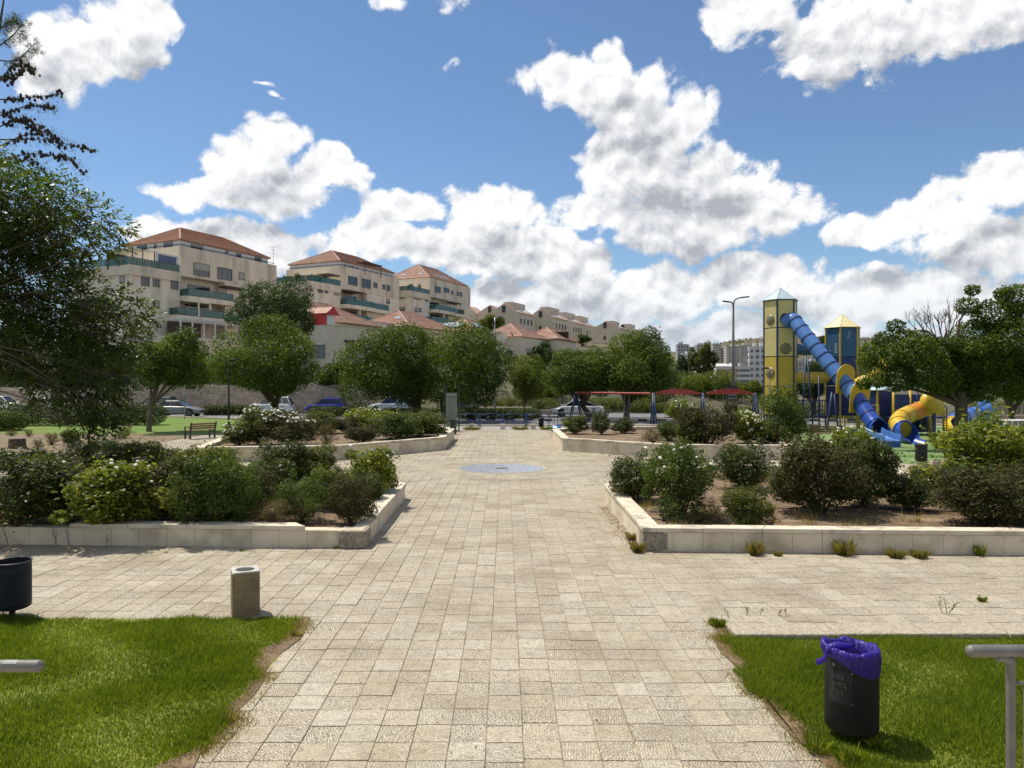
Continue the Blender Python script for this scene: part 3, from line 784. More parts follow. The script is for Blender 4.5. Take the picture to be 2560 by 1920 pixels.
# the big tree of the playground, one side of its top bare
d = 33.0
ex = [tuple(at(px, py, d + dd)) + (r, r * .8) for px, py, r, dd in ((2225, 890, .85, 0), (2180, 880, .55, .5), (2165, 905, .4, .2), (2290, 880, .95, -.8), (2245, 945, .75, -.4), (2190, 945, .55, -.2), (2320, 930, 1.0, -.5), (2210, 850, .5, .3), (2240, 815, .40, 0), (2265, 845, .5, .2), (2160, 960, .32, 0),
    (2370, 905, .95, .3), (2440, 920, 1.2, .3), (2440, 850, 1.15, .6), (2490, 790, 1.0, .2), (2540, 850, 1.3, -.4), (2545, 745, .8, .5), (2420, 765, .50, .3), (2432, 725, .32, .3), (2510, 735, .42, 0), (2510, 940, 1.1, .6), (2410, 960, .8, .3), (2460, 975, .7, -.3), (2590, 800, 1.3, .2), (2600, 920, 1.3, 0), (2345, 885, .95, .2), (2390, 935, .95, 0), (2300, 850, .6, .3), (2480, 880, 1.1, -.3), (2540, 960, 1.0, .3), (2350, 950, .8, -.4))]
bt = make_tree('big spreading tree with thick trunk and bare twigs among the play slides', (X(2403, d), d, 0), at(2420, 890, d), (1.6, 1.5, 1.0), .29, leaves=40000, leaf=.115, clumps=8, seed=41, extra=ex, group='trees in the playground', fork=1.0, mat='leaf_tree')
mb = MB(); fk_ = Vector((0, 0, 1.9)); random.seed(2)
for e in ex[::2]: limb(mb, fk_, Vector(e[:3]) - Vector((X(2403, d), d, 0)), .10, .02, .10, 7, 7)
mb.build('limb', 'bark', bt, smooth=True)
random.seed(5); mb = MB()
def twigs(mb, a, dirv, L_, r, depth):
    b = Vector(a) + Vector(dirv) * L_
    mb.tube([a, Vector(a).lerp(b, .5) + Vector((random.uniform(-1, 1), random.uniform(-1, 1), random.uniform(-.5, 1))) * L_ * .05, b], [r, r * .8, r * .55], 5)
    if depth == 0: return
    for i in range(3):
        nd = (Vector(dirv) + Vector((random.uniform(-.6, .6), random.uniform(-.5, .5), random.uniform(-.15, .6)))).normalized()
        twigs(mb, Vector(a).lerp(b, random.uniform(.5, 1.0)), nd, L_ * random.uniform(.55, .8), r * .55, depth - 1)
o0 = at(2355, 870, d) - Vector((X(2403, d), d, 0))
for dv in ((-.5, 0, .8), (-.05, .1, 1), (.35, -.1, .8), (-.85, .1, .45), (.15, -.2, 1)):
    twigs(mb, o0, Vector(dv).normalized(), random.uniform(.7, 1.0), .04, 4)
mb.build('bare_branches', 'twig', bt)

# ------------------------------------------------------------------ the ash that hangs in from the left
random.seed(3); NP = np.random.default_rng(3)
base = Vector((-18.4, 21.0, .0)); KD = 1.42
ash = thing('ash_tree', 'large leafy tree with drooping branches hanging in from the left edge', 'tree', base, 0, 'trees in the planters')
A = lambda px, py, dd: at(px, py, dd) - base
bl = []
for px, py, r, dd in ((-40, 520, 150, 15), (60, 500, 80, 14.2), (150, 500, 65, 13.8), (130, 590, 95, 14.6), (235, 545, 48, 13.6), (290, 565, 34, 13.4), (270, 610, 30, 13.5), (40, 640, 130, 15.5), (170, 655, 48, 14.4), (110, 740, 110, 15),
                       (215, 730, 62, 14.2), (300, 770, 56, 13.7), (345, 800, 36, 13.4), (250, 830, 85, 14.2), (140, 860, 110, 15), (330, 860, 38, 13.6), (20, 840, 120, 16), (230, 920, 85, 14), (305, 950, 40, 13.5), (120, 960, 55, 14.6), (190, 1000, 50, 13.8), (250, 1035, 44, 13.3), (215, 1070, 30, 13.2), (290, 1030, 28, 13.2), (-60, 730, 150, 15.5), (-160, 600, 180, 15.5), (-170, 860, 160, 15.5), (-130, 420, 130, 16), (-240, 700, 160, 15.5), (185, 800, 80, 14.6), (100, 900, 80, 15), (200, 960, 60, 14.4), (70, 580, 80, 14.8)):
    dd *= KD; s = r * dd / F; bl.append((tuple(A(px, py, dd)), (s, s * .9, s * .85)))
ns = 12500
p, o, k = crown_points(ns, bl, .35)
axis = unit(o * .8 + np.array([.55, 0, -.35]) + NP.normal(0, .55, p.shape))
side = unit(np.cross(axis, NP.normal(0, .4, p.shape) + np.array([0, 0, 1.0])))
cs, os_, ax_ = [], [], []
V = []; RN = []
tint = np.clip(NP.beta(2, 2.3, ns) + NP.normal(0, .15, len(bl))[k][:ns] if len(p) == ns else NP.beta(2, 2.3, len(p)), 0, 1)
for j in range(7):
    lv = ((j // 2) * .062 + .05 if j < 6 else .24) * 1.3
    sg = 0 if j == 6 else (1 if j % 2 else -1)
    c0 = p + axis * lv
    dirv = unit(axis * (.55 if sg else 1) + side * sg * .85 + np.array([0, 0, -.18]) + NP.normal(0, .12, p.shape))
    nr = unit(np.cross(dirv, np.cross(np.array([0, 0, 1.0]), dirv)) + NP.normal(0, .45, p.shape))
    wv = unit(np.cross(dirv, nr)); Ln = NP.uniform(.105, .165, (len(p), 1)); W = Ln * .42
    v = np.empty((len(p), 4, 3)); v[:, 0] = c0; v[:, 1] = c0 + dirv * Ln * .45 + wv * W * .5; v[:, 2] = c0 + dirv * Ln; v[:, 3] = c0 + dirv * Ln * .45 - wv * W * .5
    V.append(v); RN.append(np.clip(tint + NP.normal(0, .07, len(p)), 0, 1))
V = np.concatenate(V).reshape(-1, 3); RN = np.concatenate(RN)
link('crown', np_mesh('crown', V, len(RN), 4, 'leaf_ash', RN), ash)
mb = MB(); root = Vector((0, 0, 0))
tk = smooth_path([root - Vector((0, 0, .2)), Vector((.1, .1, 1.6)), Vector((-.05, 0, 3.2)), Vector((.3, -.1, 5.0)), Vector((.2, 0, 7.4))], 4)
mb.tube(tk, [.26 - .16 * i / len(tk) for i in range(len(tk))], 10)
for i, b in enumerate(bl[:24]):
    st = tk[random.randint(6, len(tk) - 2)]; e = Vector(b[0])
    limb(mb, st, e, .032, .008, .10, 8, 6)
    for q in range(3):
        e2 = e + Vector((random.uniform(.1, .9), random.uniform(-.3, .3), random.uniform(-.5, .35))) * (b[1][0] * 1.4)
        limb(mb, e.lerp(st, .18), e2, .010, .003, .08, 5, 5)
mb.build('trunk', 'bark', ash, smooth=True)

# pine with bare cone-laden boughs behind it
random.seed(8); NP = np.random.default_rng(8)
base = Vector((X(-95, 31), 31, 0)); pine = thing('pine_tree', 'half bare pine with dark cones on drooping boughs at the upper left', 'tree', base, 0, 'trees in the planters')
mb = MB(); cones = []; ndl = []
mb.tube([(0, 0, -.1), (.2, 0, 8), (.9, 0, 13.5), (1.75, 0, 19)], [.34, .27, .16, .03], 9)
B = lambda px, py: at(px, py, 31 + random.uniform(-.6, .6)) - base
for (x0, y0), (x1, y1), (x2, y2) in (((-20, 250), (60, 245), (150, 235)), ((-30, 300), (70, 265), (125, 270)), ((-40, 390), (90, 335), (205, 432)), ((-40, 420), (70, 385), (180, 400)), ((-30, 330), (60, 300), (140, 345)), ((-20, 200), (25, 195), (60, 170)), ((-10, 150), (40, 150), (85, 110)), ((-10, 120), (30, 90), (55, 60)), ((-40, 440), (60, 400), (120, 440)), ((-20, 270), (40, 300), (100, 330)), ((-10, 80), (15, 60), (30, 45)), ((-30, 350), (110, 350), (225, 376)), ((-10, 215), (40, 160), (80, 175))):
    pts = smooth_path([B(x0, y0), B(x1, y1), B(x2, y2)], 10)
    mb.tube(pts, [.03 * (1 - .85 * i / len(pts)) + .004 for i in range(len(pts))], 5)
    for q in pts[5:]:
        for _ in range(5):
            dv = Vector((random.uniform(-.1, .8), random.uniform(-.5, .5), random.uniform(-.6, .45))) * .45
            e = q + dv; mb.tube([q, q + dv * .5 + Vector((0, 0, .02)), e], [.006, .0045, .003], 4)
            if y0 > 190 and random.random() < .5: cones.append(q + dv * random.uniform(.1, .9))
            if y0 > 190 and random.random() < .35: ndl += [e + Vector(NP.normal(0, .07, 3)) for _ in range(10)]
            if y0 < 190: ndl += [e + Vector(NP.normal(0, .05, 3)) for _ in range(16)]
mb.build('trunk', 'twig', pine)
cm = MB()
for c in cones:
    r = random.uniform(.045, .075); dz = random.uniform(-.4, .4)
    cm.lathe([(r * .3, -r * 1.2), (r, -r * .4), (r * .8, r * .5), (r * .2, r * 1.3)], 6, c)
o = cm.build('cones', 'pine_cone', pine, smooth=True); o['kind'] = 'stuff'
ndl = np.array([tuple(v) for v in ndl]); o = link('crown', leaf_mesh('crown', ndl, unit(NP.normal(0, 1, ndl.shape)), .16, .07, 'leaf_dark_tree', NP.random(len(ndl))), pine)

# ------------------------------------------------------------------ shrubs
def shrub_mesh(kind, seed):
    global NP
    NP = np.random.default_rng(seed); random.seed(seed)
    spec = {'dark': ('leaf_hedge', 8500, .040, .5), 'brown': ('leaf_brown', 9500, .036, .5), 'lime': ('leaf_lime', 6000, .052, .6), 'green': ('leaf_green', 8500, .040, .45),
            'bright': ('leaf_bright', 8500, .042, .3), 'dry': ('leaf_dry', 3200, .038, .35), 'olive': ('leaf_olive', 8500, .040, .5), 'tall': ('leaf_green', 9000, .045, .35), 'yellow': ('leaf_lime', 9000, .050, .45)}[kind]
    blobs = []
    for i in range(20 if kind != 'dry' else 12):
        a = random.uniform(0, 2 * PI); z = random.uniform(.22, .84); rr = math.sqrt(max(.03, 1 - ((z - .42) / .52) ** 2)) * .34 * random.uniform(.65, 1.05)
        s = random.uniform(.13, .20)
        blobs.append(((math.cos(a) * rr, math.sin(a) * rr, z), (s, s, s * .9)))
    for i in range(13):
        a = random.uniform(0, 2 * PI); z = random.uniform(.12, 1.0); rr = random.uniform(.30, .52) if z < .75 else random.uniform(.05, .36)
        s = random.uniform(.055, .11); blobs.append(((math.cos(a) * rr, math.sin(a) * rr, z), (s, s, s * 1.2)))
    blobs += [((0, 0, .46), (.30, .30, .34)), ((.04, 0, .25), (.26, .26, .2))]
    p, o, k = crown_points(int(spec[1] * 1.5), blobs, .5)
    sp = NP.random(len(p)) < .16
    p[sp] += (o[sp] * .7 + np.array([0, 0, .5])) * NP.random((sp.sum(), 1)) ** 2 * .22
    p[:, 2] = np.maximum(p[:, 2], .03)
    rnd = np.clip(NP.beta(2, 2.2, len(p)) + NP.normal(0, .16, len(blobs))[k], 0, 1)
    me = leaf_mesh('foliage', p, o, spec[2], spec[3], spec[0], rnd)
    mb = MB()
    for i in range(9 if kind != 'dry' else 26):
        b = random.choice(blobs)[0]
        limb(mb, (random.uniform(-.05, .05), random.uniform(-.05, .05), -.03), Vector(b) * random.uniform(.8, 1.15), .013, .004, .12, 4, 5)
    st = mb.mesh('stem', 'twig')
    top = p[np.argsort(-(p * np.array([0, 0, 1])).sum(1) - .5 * np.linalg.norm(p[:, :2], axis=1))]
    return me, st, top
SH = {k: [shrub_mesh(k, 100 + 7 * i + q) for q in range(2)] for i, k in enumerate(('dark', 'brown', 'lime', 'green', 'bright', 'dry', 'olive', 'tall', 'yellow'))}
def rose(seed):
    random.seed(seed); mb = MB()
    for ring, (r, n, tilt) in enumerate(((.9, 6, .35), (.6, 5, .9), (.3, 4, 1.3))):
        for i in range(n):
            a = 2 * PI * i / n + ring * .5; ca, sa = math.cos(a), math.sin(a)
            w = .55 * r; x1 = r * math.cos(tilt); z1 = r * math.sin(tilt) * .8
            pr = lambda x, y, z: (ca * x - sa * y, sa * x + ca * y, z)
            mb.add([pr(.05, 0, 0), pr(x1 * .6, -w * .6, z1 * .7), pr(x1, 0, z1), pr(x1 * .6, w * .6, z1 * .7)], [(0, 1, 2, 3)])
    mb.lathe([(.05, -.25), (.55, -.12), (.72, .18), (.55, .48), (.2, .62)], 8)
    return mb.mesh('blossom', 'petal')
ROSE = [rose(1), rose(2)]
NSH = [0]
def shrub(label, kind, px, py, w_px, h_px, z=.25, roses=0, group='shrubs in the planters', d=None, name='shrub', cat='shrub'):
    if d is None: d = (H - z) * F / (py - CY)
    w, h = w_px * d / F, h_px * d / F
    NSH[0] += 1; random.seed(NSH[0] * 31)
    me, st, top = SH[kind][NSH[0] % 2]
    t = thing(name, label, cat, (X(px, d), d, z), random.uniform(0, 6.28), group)
    f = link('foliage', me, t); f.scale = (w * 1.26, w * 1.26, h * 1.06)
    s = link('stem', st, t); s.scale = f.scale
    if roses:
        roses = int(roses * 1.45)
        big = d < 20
        if big:
            for i in range(roses):
                q = top[random.randint(0, 4200)] * 1.05
                b = link('blossom', random.choice(ROSE), t)
                b.location = (q[0] * w * 1.26, q[1] * w * 1.26, q[2] * h * 1.06 + .03)
                b.scale = (random.uniform(.042, .062),) * 3; b.rotation_euler = (random.uniform(-.7, .7), random.uniform(-.7, .7), random.uniform(0, 6))
        else:
            mb = MB(); src = ROSE[0]
            pv = [v.co.copy() for v in src.vertices]; pf = [tuple(q.vertices) for q in src.polygons]
            for i in range(roses):
                q = top[random.randint(0, 3400)] * 1.06; k_ = random.uniform(.05, .08)
                M = Matrix.Rotation(random.uniform(-.8, .8), 3, 'X') @ Matrix.Rotation(random.uniform(0, 6), 3, 'Z')
                mb.add([(M @ v) * k_ + Vector((q[0] * w * 1.26, q[1] * w * 1.26, q[2] * h * 1.06)) for v in pv], pf)
            o = mb.build('blossoms', 'petal', t); o['kind'] = 'stuff'
    return t
GN = 'shrubs in the near left planter'; GR = 'shrubs in the near right planter'; GF = 'shrubs in the far left planter'; GQ = 'shrubs in the far right planter'
# near right planter
shrub('clipped dark green round shrub at the inner tip of the right planter', 'dark', 1585, 1252, 112, 112, roses=0, group=GR)
shrub('upright green rose bush with few white roses behind the planter corner', 'green', 1700, 1290, 160, 182, roses=12, group=GR)
shrub('dense dark green shrub at the back middle of the right planter', 'dark', 1856, 1222, 118, 114, group=GR)
shrub('low dark shrub tangled with dry twigs at the front of the right planter', 'olive', 1862, 1316, 118, 92, group=GR)
shrub('big broad brownish green shrub dominating the right planter', 'brown', 2050, 1284, 215, 190, group=GR)
shrub('dark lobe of greenery leaning on the big brownish shrub', 'dark', 2160, 1270, 150, 160, group=GR)
shrub('small purplish dark shrub on the bare soil of the right planter', 'dark', 2270, 1276, 92, 92, group=GR)
shrub('wide brownish olive shrub at the right edge behind the front wall', 'brown', 2470, 1316, 230, 150, group=GR)
shrub('second brownish shrub cut by the right picture edge', 'brown', 2600, 1310, 180, 140, group=GR)
shrub('tall yellow green bush at the right edge above the brownish shrubs', 'yellow', 2480, 1255, 250, 205, group=GR, d=16.2)
shrub('sparse dry weeds beside the right planter rear wall', 'dry', 2330, 1225, 90, 70, group=GR)
shrub('white rose bush peeking over the big brownish shrub', 'lime', 2130, 1190, 120, 108, roses=16, group=GR)
shrub('thin dry bush between the big brownish shrub and the dark back shrub', 'dry', 1965, 1250, 80, 86, group=GR)
# near left planter
shrub('large dark shrub at the far left of the left planter', 'dark', 40, 1322, 250, 178, group=GN)
shrub('dark brownish shrub behind the left end of the rose bush', 'brown', 130, 1296, 170, 150, group=GN)
shrub('yellow green rose bush covered with white roses behind the left front wall', 'lime', 290, 1316, 215, 150, roses=26, group=GN)
shrub('dark brownish shrub between the white rose bush and the feathery green one', 'brown', 400, 1300, 140, 148, group=GN)
shrub('olive shrub behind the feathery green bush', 'olive', 500, 1290, 150, 160, group=GN)
shrub('feathery green bush in the middle of the left planter', 'green', 530, 1318, 150, 170, group=GN)
shrub('bright green fern-like bush right of the feathery green one', 'bright', 602, 1314, 92, 140, group=GN)
shrub('low dry grey brown shrub at the left front wall', 'dry', 680, 1318, 100, 66, group=GN)
shrub('dark glossy shrub at the back of the left planter', 'dark', 700, 1232, 160, 118, group=GN)
shrub('olive topped shrub beside the dark glossy one at the back', 'olive', 785, 1226, 110, 106, group=GN)
shrub('compact bright green rounded shrub in the left planter', 'bright', 756, 1304, 110, 118, group=GN)
shrub('brownish shrub near the broken corner of the left planter', 'brown', 880, 1312, 104, 118, group=GN)
shrub('rose bush with white roses at the inner tip of the left planter', 'lime', 921, 1240, 118, 112, roses=16, group=GN)
shrub('small green bush below the rose bush at the tip', 'dark', 915, 1262, 80, 80, group=GN)
shrub('green bush behind the rose bush beside the cross path', 'bright', 250, 1186, 130, 96, group=GN)
shrub('pale rose bush with a few blooms at the left back', 'lime', 110, 1200, 150, 70, roses=9, group=GN)
shrub('olive bush at the back left between two roses', 'olive', 360, 1200, 150, 90, group=GN)
shrub('brown dry bush at the back by the cross path', 'brown', 430, 1190, 110, 70, group=GN)
shrub('yellow green bush at the back middle of the left planter', 'lime', 520, 1196, 130, 70, group=GN)
shrub('small olive shrub filling the gap left of the feathery green bush', 'olive', 452, 1316, 90, 96, group=GN)
shrub('dark shrub filling the gap between the dark left shrub and the white roses', 'dark', 196, 1312, 110, 110, group=GN)
shrub('loose brown shrub behind the fern-like bush', 'brown', 640, 1288, 110, 120, group=GN)
shrub('low brown shrub behind the low dry shrub', 'dry', 735, 1312, 80, 60, group=GN)
shrub('olive shrub behind the compact bright one', 'olive', 830, 1270, 100, 96, group=GN)
shrub('dry twiggy shrub left of the low dark shrub at the right front', 'dry', 1760, 1308, 90, 60, group=GR)
# far left planter
z = .4
shrub('flowering white shrub leftmost in the far left planter', 'olive', 596, 1114, 60, 48, z=z, roses=26, group=GF)
shrub('tall shrub sprinkled with white flowers in the far left planter', 'olive', 650, 1112, 96, 86, z=z, roses=60, group=GF)
shrub('wide shrub full of small white flowers in the far left planter', 'brown', 718, 1113, 130, 82, z=z, roses=80, group=GF)
shrub('olive shrub behind the white flowering one', 'olive', 805, 1084, 80, 52, z=z, group=GF)
shrub('upright conical dry shrub in the far left planter', 'dry', 818, 1112, 48, 50, z=z, group=GF)
shrub('dark low shrub at the back of the far left planter', 'brown', 870, 1083, 62, 36, z=z, group=GF)
shrub('pale blooming shrub at the back right of the far left planter', 'lime', 930, 1074, 110, 50, z=z, roses=30, group=GF)
shrub('dark rounded low shrub in front of the far left planter', 'brown', 905, 1108, 80, 42, z=z, group=GF)
shrub('bright green spreading shrub in the far left planter', 'green', 990, 1099, 118, 64, z=z, group=GF)
shrub('olive spreading shrub at the tip of the far left planter', 'olive', 1050, 1092, 116, 58, z=z, group=GF)
# far right planter
shrub('small clipped shrub at the tip of the far right planter', 'olive', 1437, 1085, 54, 44, z=z, group=GQ)
shrub('ball shaped clipped shrub on a stem in the far right planter', 'dark', 1504, 1086, 46, 54, z=z, group=GQ)
shrub('flat topped clipped shrub right of the ball shrub', 'dark', 1559, 1083, 50, 37, z=z, group=GQ)
shrub('tuft of dry grass in front of the far right planter', 'dry', 1632, 1108, 50, 40, z=z, group=GQ)
shrub('pale yellow rose bush behind the large brown dome shrub', 'yellow', 1697, 1056, 56, 52, z=z, roses=34, group=GQ)
shrub('large domed brown green shrub in the far right planter', 'brown', 1768, 1114, 140, 98, z=z, group=GQ)
shrub('light green shrub left of the domed brown one', 'green', 1672, 1102, 58, 48, z=z, group=GQ)
shrub('small yellowish shrub in front of the domed brown one', 'olive', 1718, 1114, 66, 52, z=z, group=GQ)
shrub('white rose bush right of the domed brown shrub', 'lime', 1870, 1108, 72, 76, z=z, roses=60, group=GQ)
shrub('reddish dry bush at the foot of the tall green shrub', 'brown', 1915, 1110, 60, 38, z=z, group=GQ)
shrub('tall fresh green shrub below the yellow play tower', 'tall', 1957, 1112, 108, 128, z=z, group=GQ)
shrub('green weeds hanging over the far right planter wall', 'bright', 1690, 1135, 70, 44, z=.0, d=27.6, group=GQ)
# beds on the left and lavender-like tufts
for i, (px, py, w, h, lb) in enumerate(((130, 1112, 34, 30, 'small dry tuft left of the other tufts in the dry bed'), (175, 1112, 40, 36, 'rounded grey dry tuft in the dry bed'), (95, 1124, 24, 26, 'thin dry weed near the tree stump'), (30, 1090, 22, 18, 'tiny dry tuft at the left edge of the dry bed'), (72, 1092, 20, 16, 'tiny dry tuft behind the tree stump'), (310, 1096, 40, 32, 'dry grey shrub at the edge of the lawn below the tree'))):
    shrub(lb, 'dry' if i != 1 else 'olive', px, py, w, h, z=0, group='dry tufts in the left bed')

# hedges
def hedge(label, x0, x1, y, dep, zt, z0=0.0, leaves=9000, leaf=.12, mat='leaf_hedge', seed=1, group='clipped hedges'):
    global NP
    NP = np.random.default_rng(seed); random.seed(seed)
    t = thing('hedge', label, 'hedge', ((x0+x1)/2, y, z0), 0, group)
    L_ = x1 - x0; n = max(3, int(L_ / (dep * .6)) + 1); h = zt
    blobs = [((-L_/2 + L_ * (i + .5) / n, random.uniform(-.08, .08) * dep, h * .5), (L_/n * .95, dep * .58, h * random.uniform(.47, .56))) for i in range(n)]
    p, o, k = crown_points(leaves, blobs, .6); p[:, 2] = np.maximum(p[:, 2], .02)
    rnd = np.clip(NP.beta(2, 2.3, len(p)) + NP.normal(0, .1, n)[k], 0, 1)
    link('foliage', leaf_mesh('foliage', p, o, leaf, .5, mat, rnd), t)
    mb = MB()
    for i in range(n * 2): limb(mb, (-L_/2 + L_ * random.random(), 0, -.05), (-L_/2 + L_ * random.random(), random.uniform(-.3, .3) * dep, h * .7), .02, .006, .1, 3, 5)
    mb.build('stem', 'twig', t)
    return t
hedge('long dark hedge at the back of the left lawn beyond the dry bed', X(-70, 51), X(215, 51), 51.6, 2.2, 1.7, leaves=14000, leaf=.12, seed=51)
hedge('dark hedge between the lawn tree and the hanging branches', X(205, 52), X(392, 52), 52.2, 2.0, 1.55, leaves=12000, leaf=.12, seed=52)
hedge('rounded green bush in front of the hedge at the left edge', X(-30, 46), X(50, 46), 46, 1.8, 1.2, leaves=6000, leaf=.11, mat='leaf_green', seed=53)
hedge('low hedge on the road median behind the notice board', X(1150, 59.5), X(1342, 59.5), 59.5, 1.5, .95, leaves=12000, seed=54)
hedge('low hedge on the road median right of the silver car', X(512, 69.2), X(640, 69.2), 69.2, 1.2, .95, leaves=10000, seed=55)
hedge('low hedge on the road median below the blue car', X(780, 65), X(905, 65), 65, 1.4, .98, leaves=8000, seed=56)
hedge('low hedge on the road median below the white car behind the trees', X(960, 61.5), X(1120, 61.5), 61.5, 1.5, .95, leaves=9000, seed=57)
hedge('trimmed yellow green topped hedge across the road', X(1240, 72), X(1386, 72), 72.5, 2.4, 1.55, z0=float(ht(0, 72.5)), leaves=12000, leaf=.13, mat='leaf_olive', seed=58)
hedge('low green hedge left of the trimmed hedge across the road', X(1140, 72), X(1240, 72), 73.5, 2.0, 1.3, leaves=7000, leaf=.13, seed=59)
hedge('green bush rows on the slope behind the trimmed hedge', X(1310, 80), X(1400, 80), 81, 3, 1.5, z0=float(ht(3, 81)), leaves=9000, leaf=.15, mat='leaf_pale_tree', seed=60)
hedge('low groundcover mass on the slope behind the swing beam', X(1480, 76), X(1620, 76), 77, 4, 1.2, z0=float(ht(12, 77)) - .1, leaves=10000, leaf=.14, mat='leaf_olive', seed=61)
hedge('shrub row behind the fence at the far right', X(2450, 98), X(2640, 98), 101, 3, 2.2, z0=-1.6, leaves=9000, leaf=.17, mat='leaf_olive', seed=62)
hedge('clipped yellowish hedge row beside the parked white cars', X(1790, 90), X(1850, 90), 92, 2, 1.0, z0=-1.3, leaves=5000, leaf=.14, mat='leaf_pale_tree', seed=63)
hedge('bushes at the roadside below the dry olive tree', X(1600, 70), X(1700, 70), 74.5, 2.5, 1.1, z0=-.1, leaves=7000, leaf=.14, mat='leaf_olive', seed=64)

# ------------------------------------------------------------------ grass
NP = np.random.default_rng(77); random.seed(77)
def blades(name, label, n, poly_fn, hmin, hmax, mat='grass_blade', wdt=.005, parent=None, tintscale=.9):
    xy = poly_fn(n); n = len(xy)
    a = NP.uniform(0, 2*PI, n); h = NP.uniform(hmin, hmax, n) * (1 + .5 * np.sin(xy[:, 0] * 3.1 + 2 * np.sin(xy[:, 1] * 2.3)) * .6)
    w = NP.uniform(.6, 1.3, n) * wdt
    lean = NP.uniform(.2, 1.1, n) * h; la = NP.uniform(0, 2*PI, n)
    base = np.c_[xy, np.full(n, -.012)]
    sd = np.c_[np.cos(a), np.sin(a), np.zeros(n)] * w[:, None]
    ln = np.c_[np.cos(la) * lean, np.sin(la) * lean, np.zeros(n)]
    v = np.empty((n, 3, 3)); v[:, 0] = base - sd * 1.25; v[:, 1] = base + sd * 1.25
    v[:, 2] = base + ln * .9 + np.c_[np.zeros(n), np.zeros(n), h]
    patch = .5 + .25 * np.sin(xy[:, 0] * 1.7 + 1.3 * np.sin(xy[:, 1] * 1.1)) * np.sin(xy[:, 1] * 1.9 + xy[:, 0]) + .25 * np.sin(xy[:, 0] * 4.3 + 2 * np.sin(xy[:, 1] * 2.7)) * np.sin(xy[:, 1] * 5.1 + 1.7 * np.sin(xy[:, 0] * 3.3))
    rnd = np.clip(NP.beta(2, 2.6, n) * .7 + .42 * patch - .12, 0, 1)
    o = link(name, np_mesh(name, v.reshape(-1, 3), n, 3, mat, rnd)); struct(o, 'stuff', label, 'grass')
    return o
def edge_noise(y, ph): return .10 * np.sin(y * 2.1 + ph) + .06 * np.sin(y * 5.3 + 2 * ph) + .03 * np.sin(y * 13 + ph)
def lawnL(n):
    y = 4.05 + (9.35 - 4.05) * NP.random(n) ** .8; x = -2.35 - NP.random(n) ** 1.35 * 6.6
    ex = -2.50 + edge_noise(y, .4); ey = 9.10 + edge_noise(x, 1.7) * .8
    keep = (x < ex + NP.normal(0, .035, n)) & (y < ey + NP.normal(0, .03, n))
    corner = (x + 2.5 > -.45) & (y > 8.75); keep &= ~(corner & (NP.random(n) < .6) & (x + 2.5 + (y - 8.75) > .0))
    return np.c_[x, y][keep]
def lawnR(n):
    y = 4.05 + (8.42 - 4.05) * NP.random(n) ** .8; x = 2.3 + NP.random(n) ** 1.35 * 6.6
    ex = 2.47 + edge_noise(y, 2.2)
    keep = x > ex + NP.normal(0, .04, n)
    return np.c_[x, y][keep]
blades('lawn_grass', 'thick green grass of the lawn beside the concrete bin', 210000, lawnL, .035, .08)
blades('lawn_grass', 'thick green grass of the lawn round the purple bagged bin', 190000, lawnR, .035, .085)
struct(MB().sheet([(-9, 4.0), (-2.42, 4.0), (-2.40, 9.0), (-2.62, 9.14), (-9, 9.14)], .003).build('lawn_left', 'lawn_base'))
struct(MB().sheet([(9, 4.0), (2.42, 4.0), (2.44, 8.40), (9, 8.40)], .003).build('lawn_right', 'lawn_base'))
# bare earth along the worn lawn edges
for sgn, nm in ((-1, 'worn_edge'), (1, 'worn_edge')):
    ys_ = np.linspace(4.2, 9.2 if sgn < 0 else 8.5, 40); rng = edge_noise(ys_, .4 if sgn < 0 else 2.2)
    inn = [(sgn * (2.38 - .05 * math.sin(y * 4 + sgn)) , y) for y in ys_]; outp = [(sgn * (2.53 + sgn * 0) + q, y) for y, q in zip(ys_, rng)]
    struct(MB().sheet(inn + outp[::-1], .0075).build(nm, 'soil'))
def dry_edge(n):
    s = NP.random(n) < .5; y = NP.uniform(5.0, 9.1, n); x = np.where(s, -2.45 + edge_noise(y, .4), 2.45 + edge_noise(y, 2.2)) + NP.normal(0, .085, n)
    return np.c_[x, y]
blades('dry_grass', 'dry straw and weeds along the worn edges of the lawns', 17000, dry_edge, .015, .05, 'grass_dry', .004)
def planter_weeds(n):
    out_ = []
    for poly in (PL, PR):
        q = offset(poly, .35); xs_ = [a[0] for a in q]; ys_ = [a[1] for a in q]
        for _ in range(130):
            x_, y_ = random.uniform(min(xs_), max(xs_)), random.uniform(min(ys_), max(ys_)); s_ = random.uniform(.03, .16)
            if inpoly(x_, y_, q): out_.append(np.c_[NP.normal(x_, s_, 34), NP.normal(y_, s_, 34)])
    return np.concatenate(out_)
o = blades('dry_weeds', 'dry weeds sprouting between the shrubs of the near planters', 1, planter_weeds, .05, .22, 'grass_dry', .004); o.location.z = .265
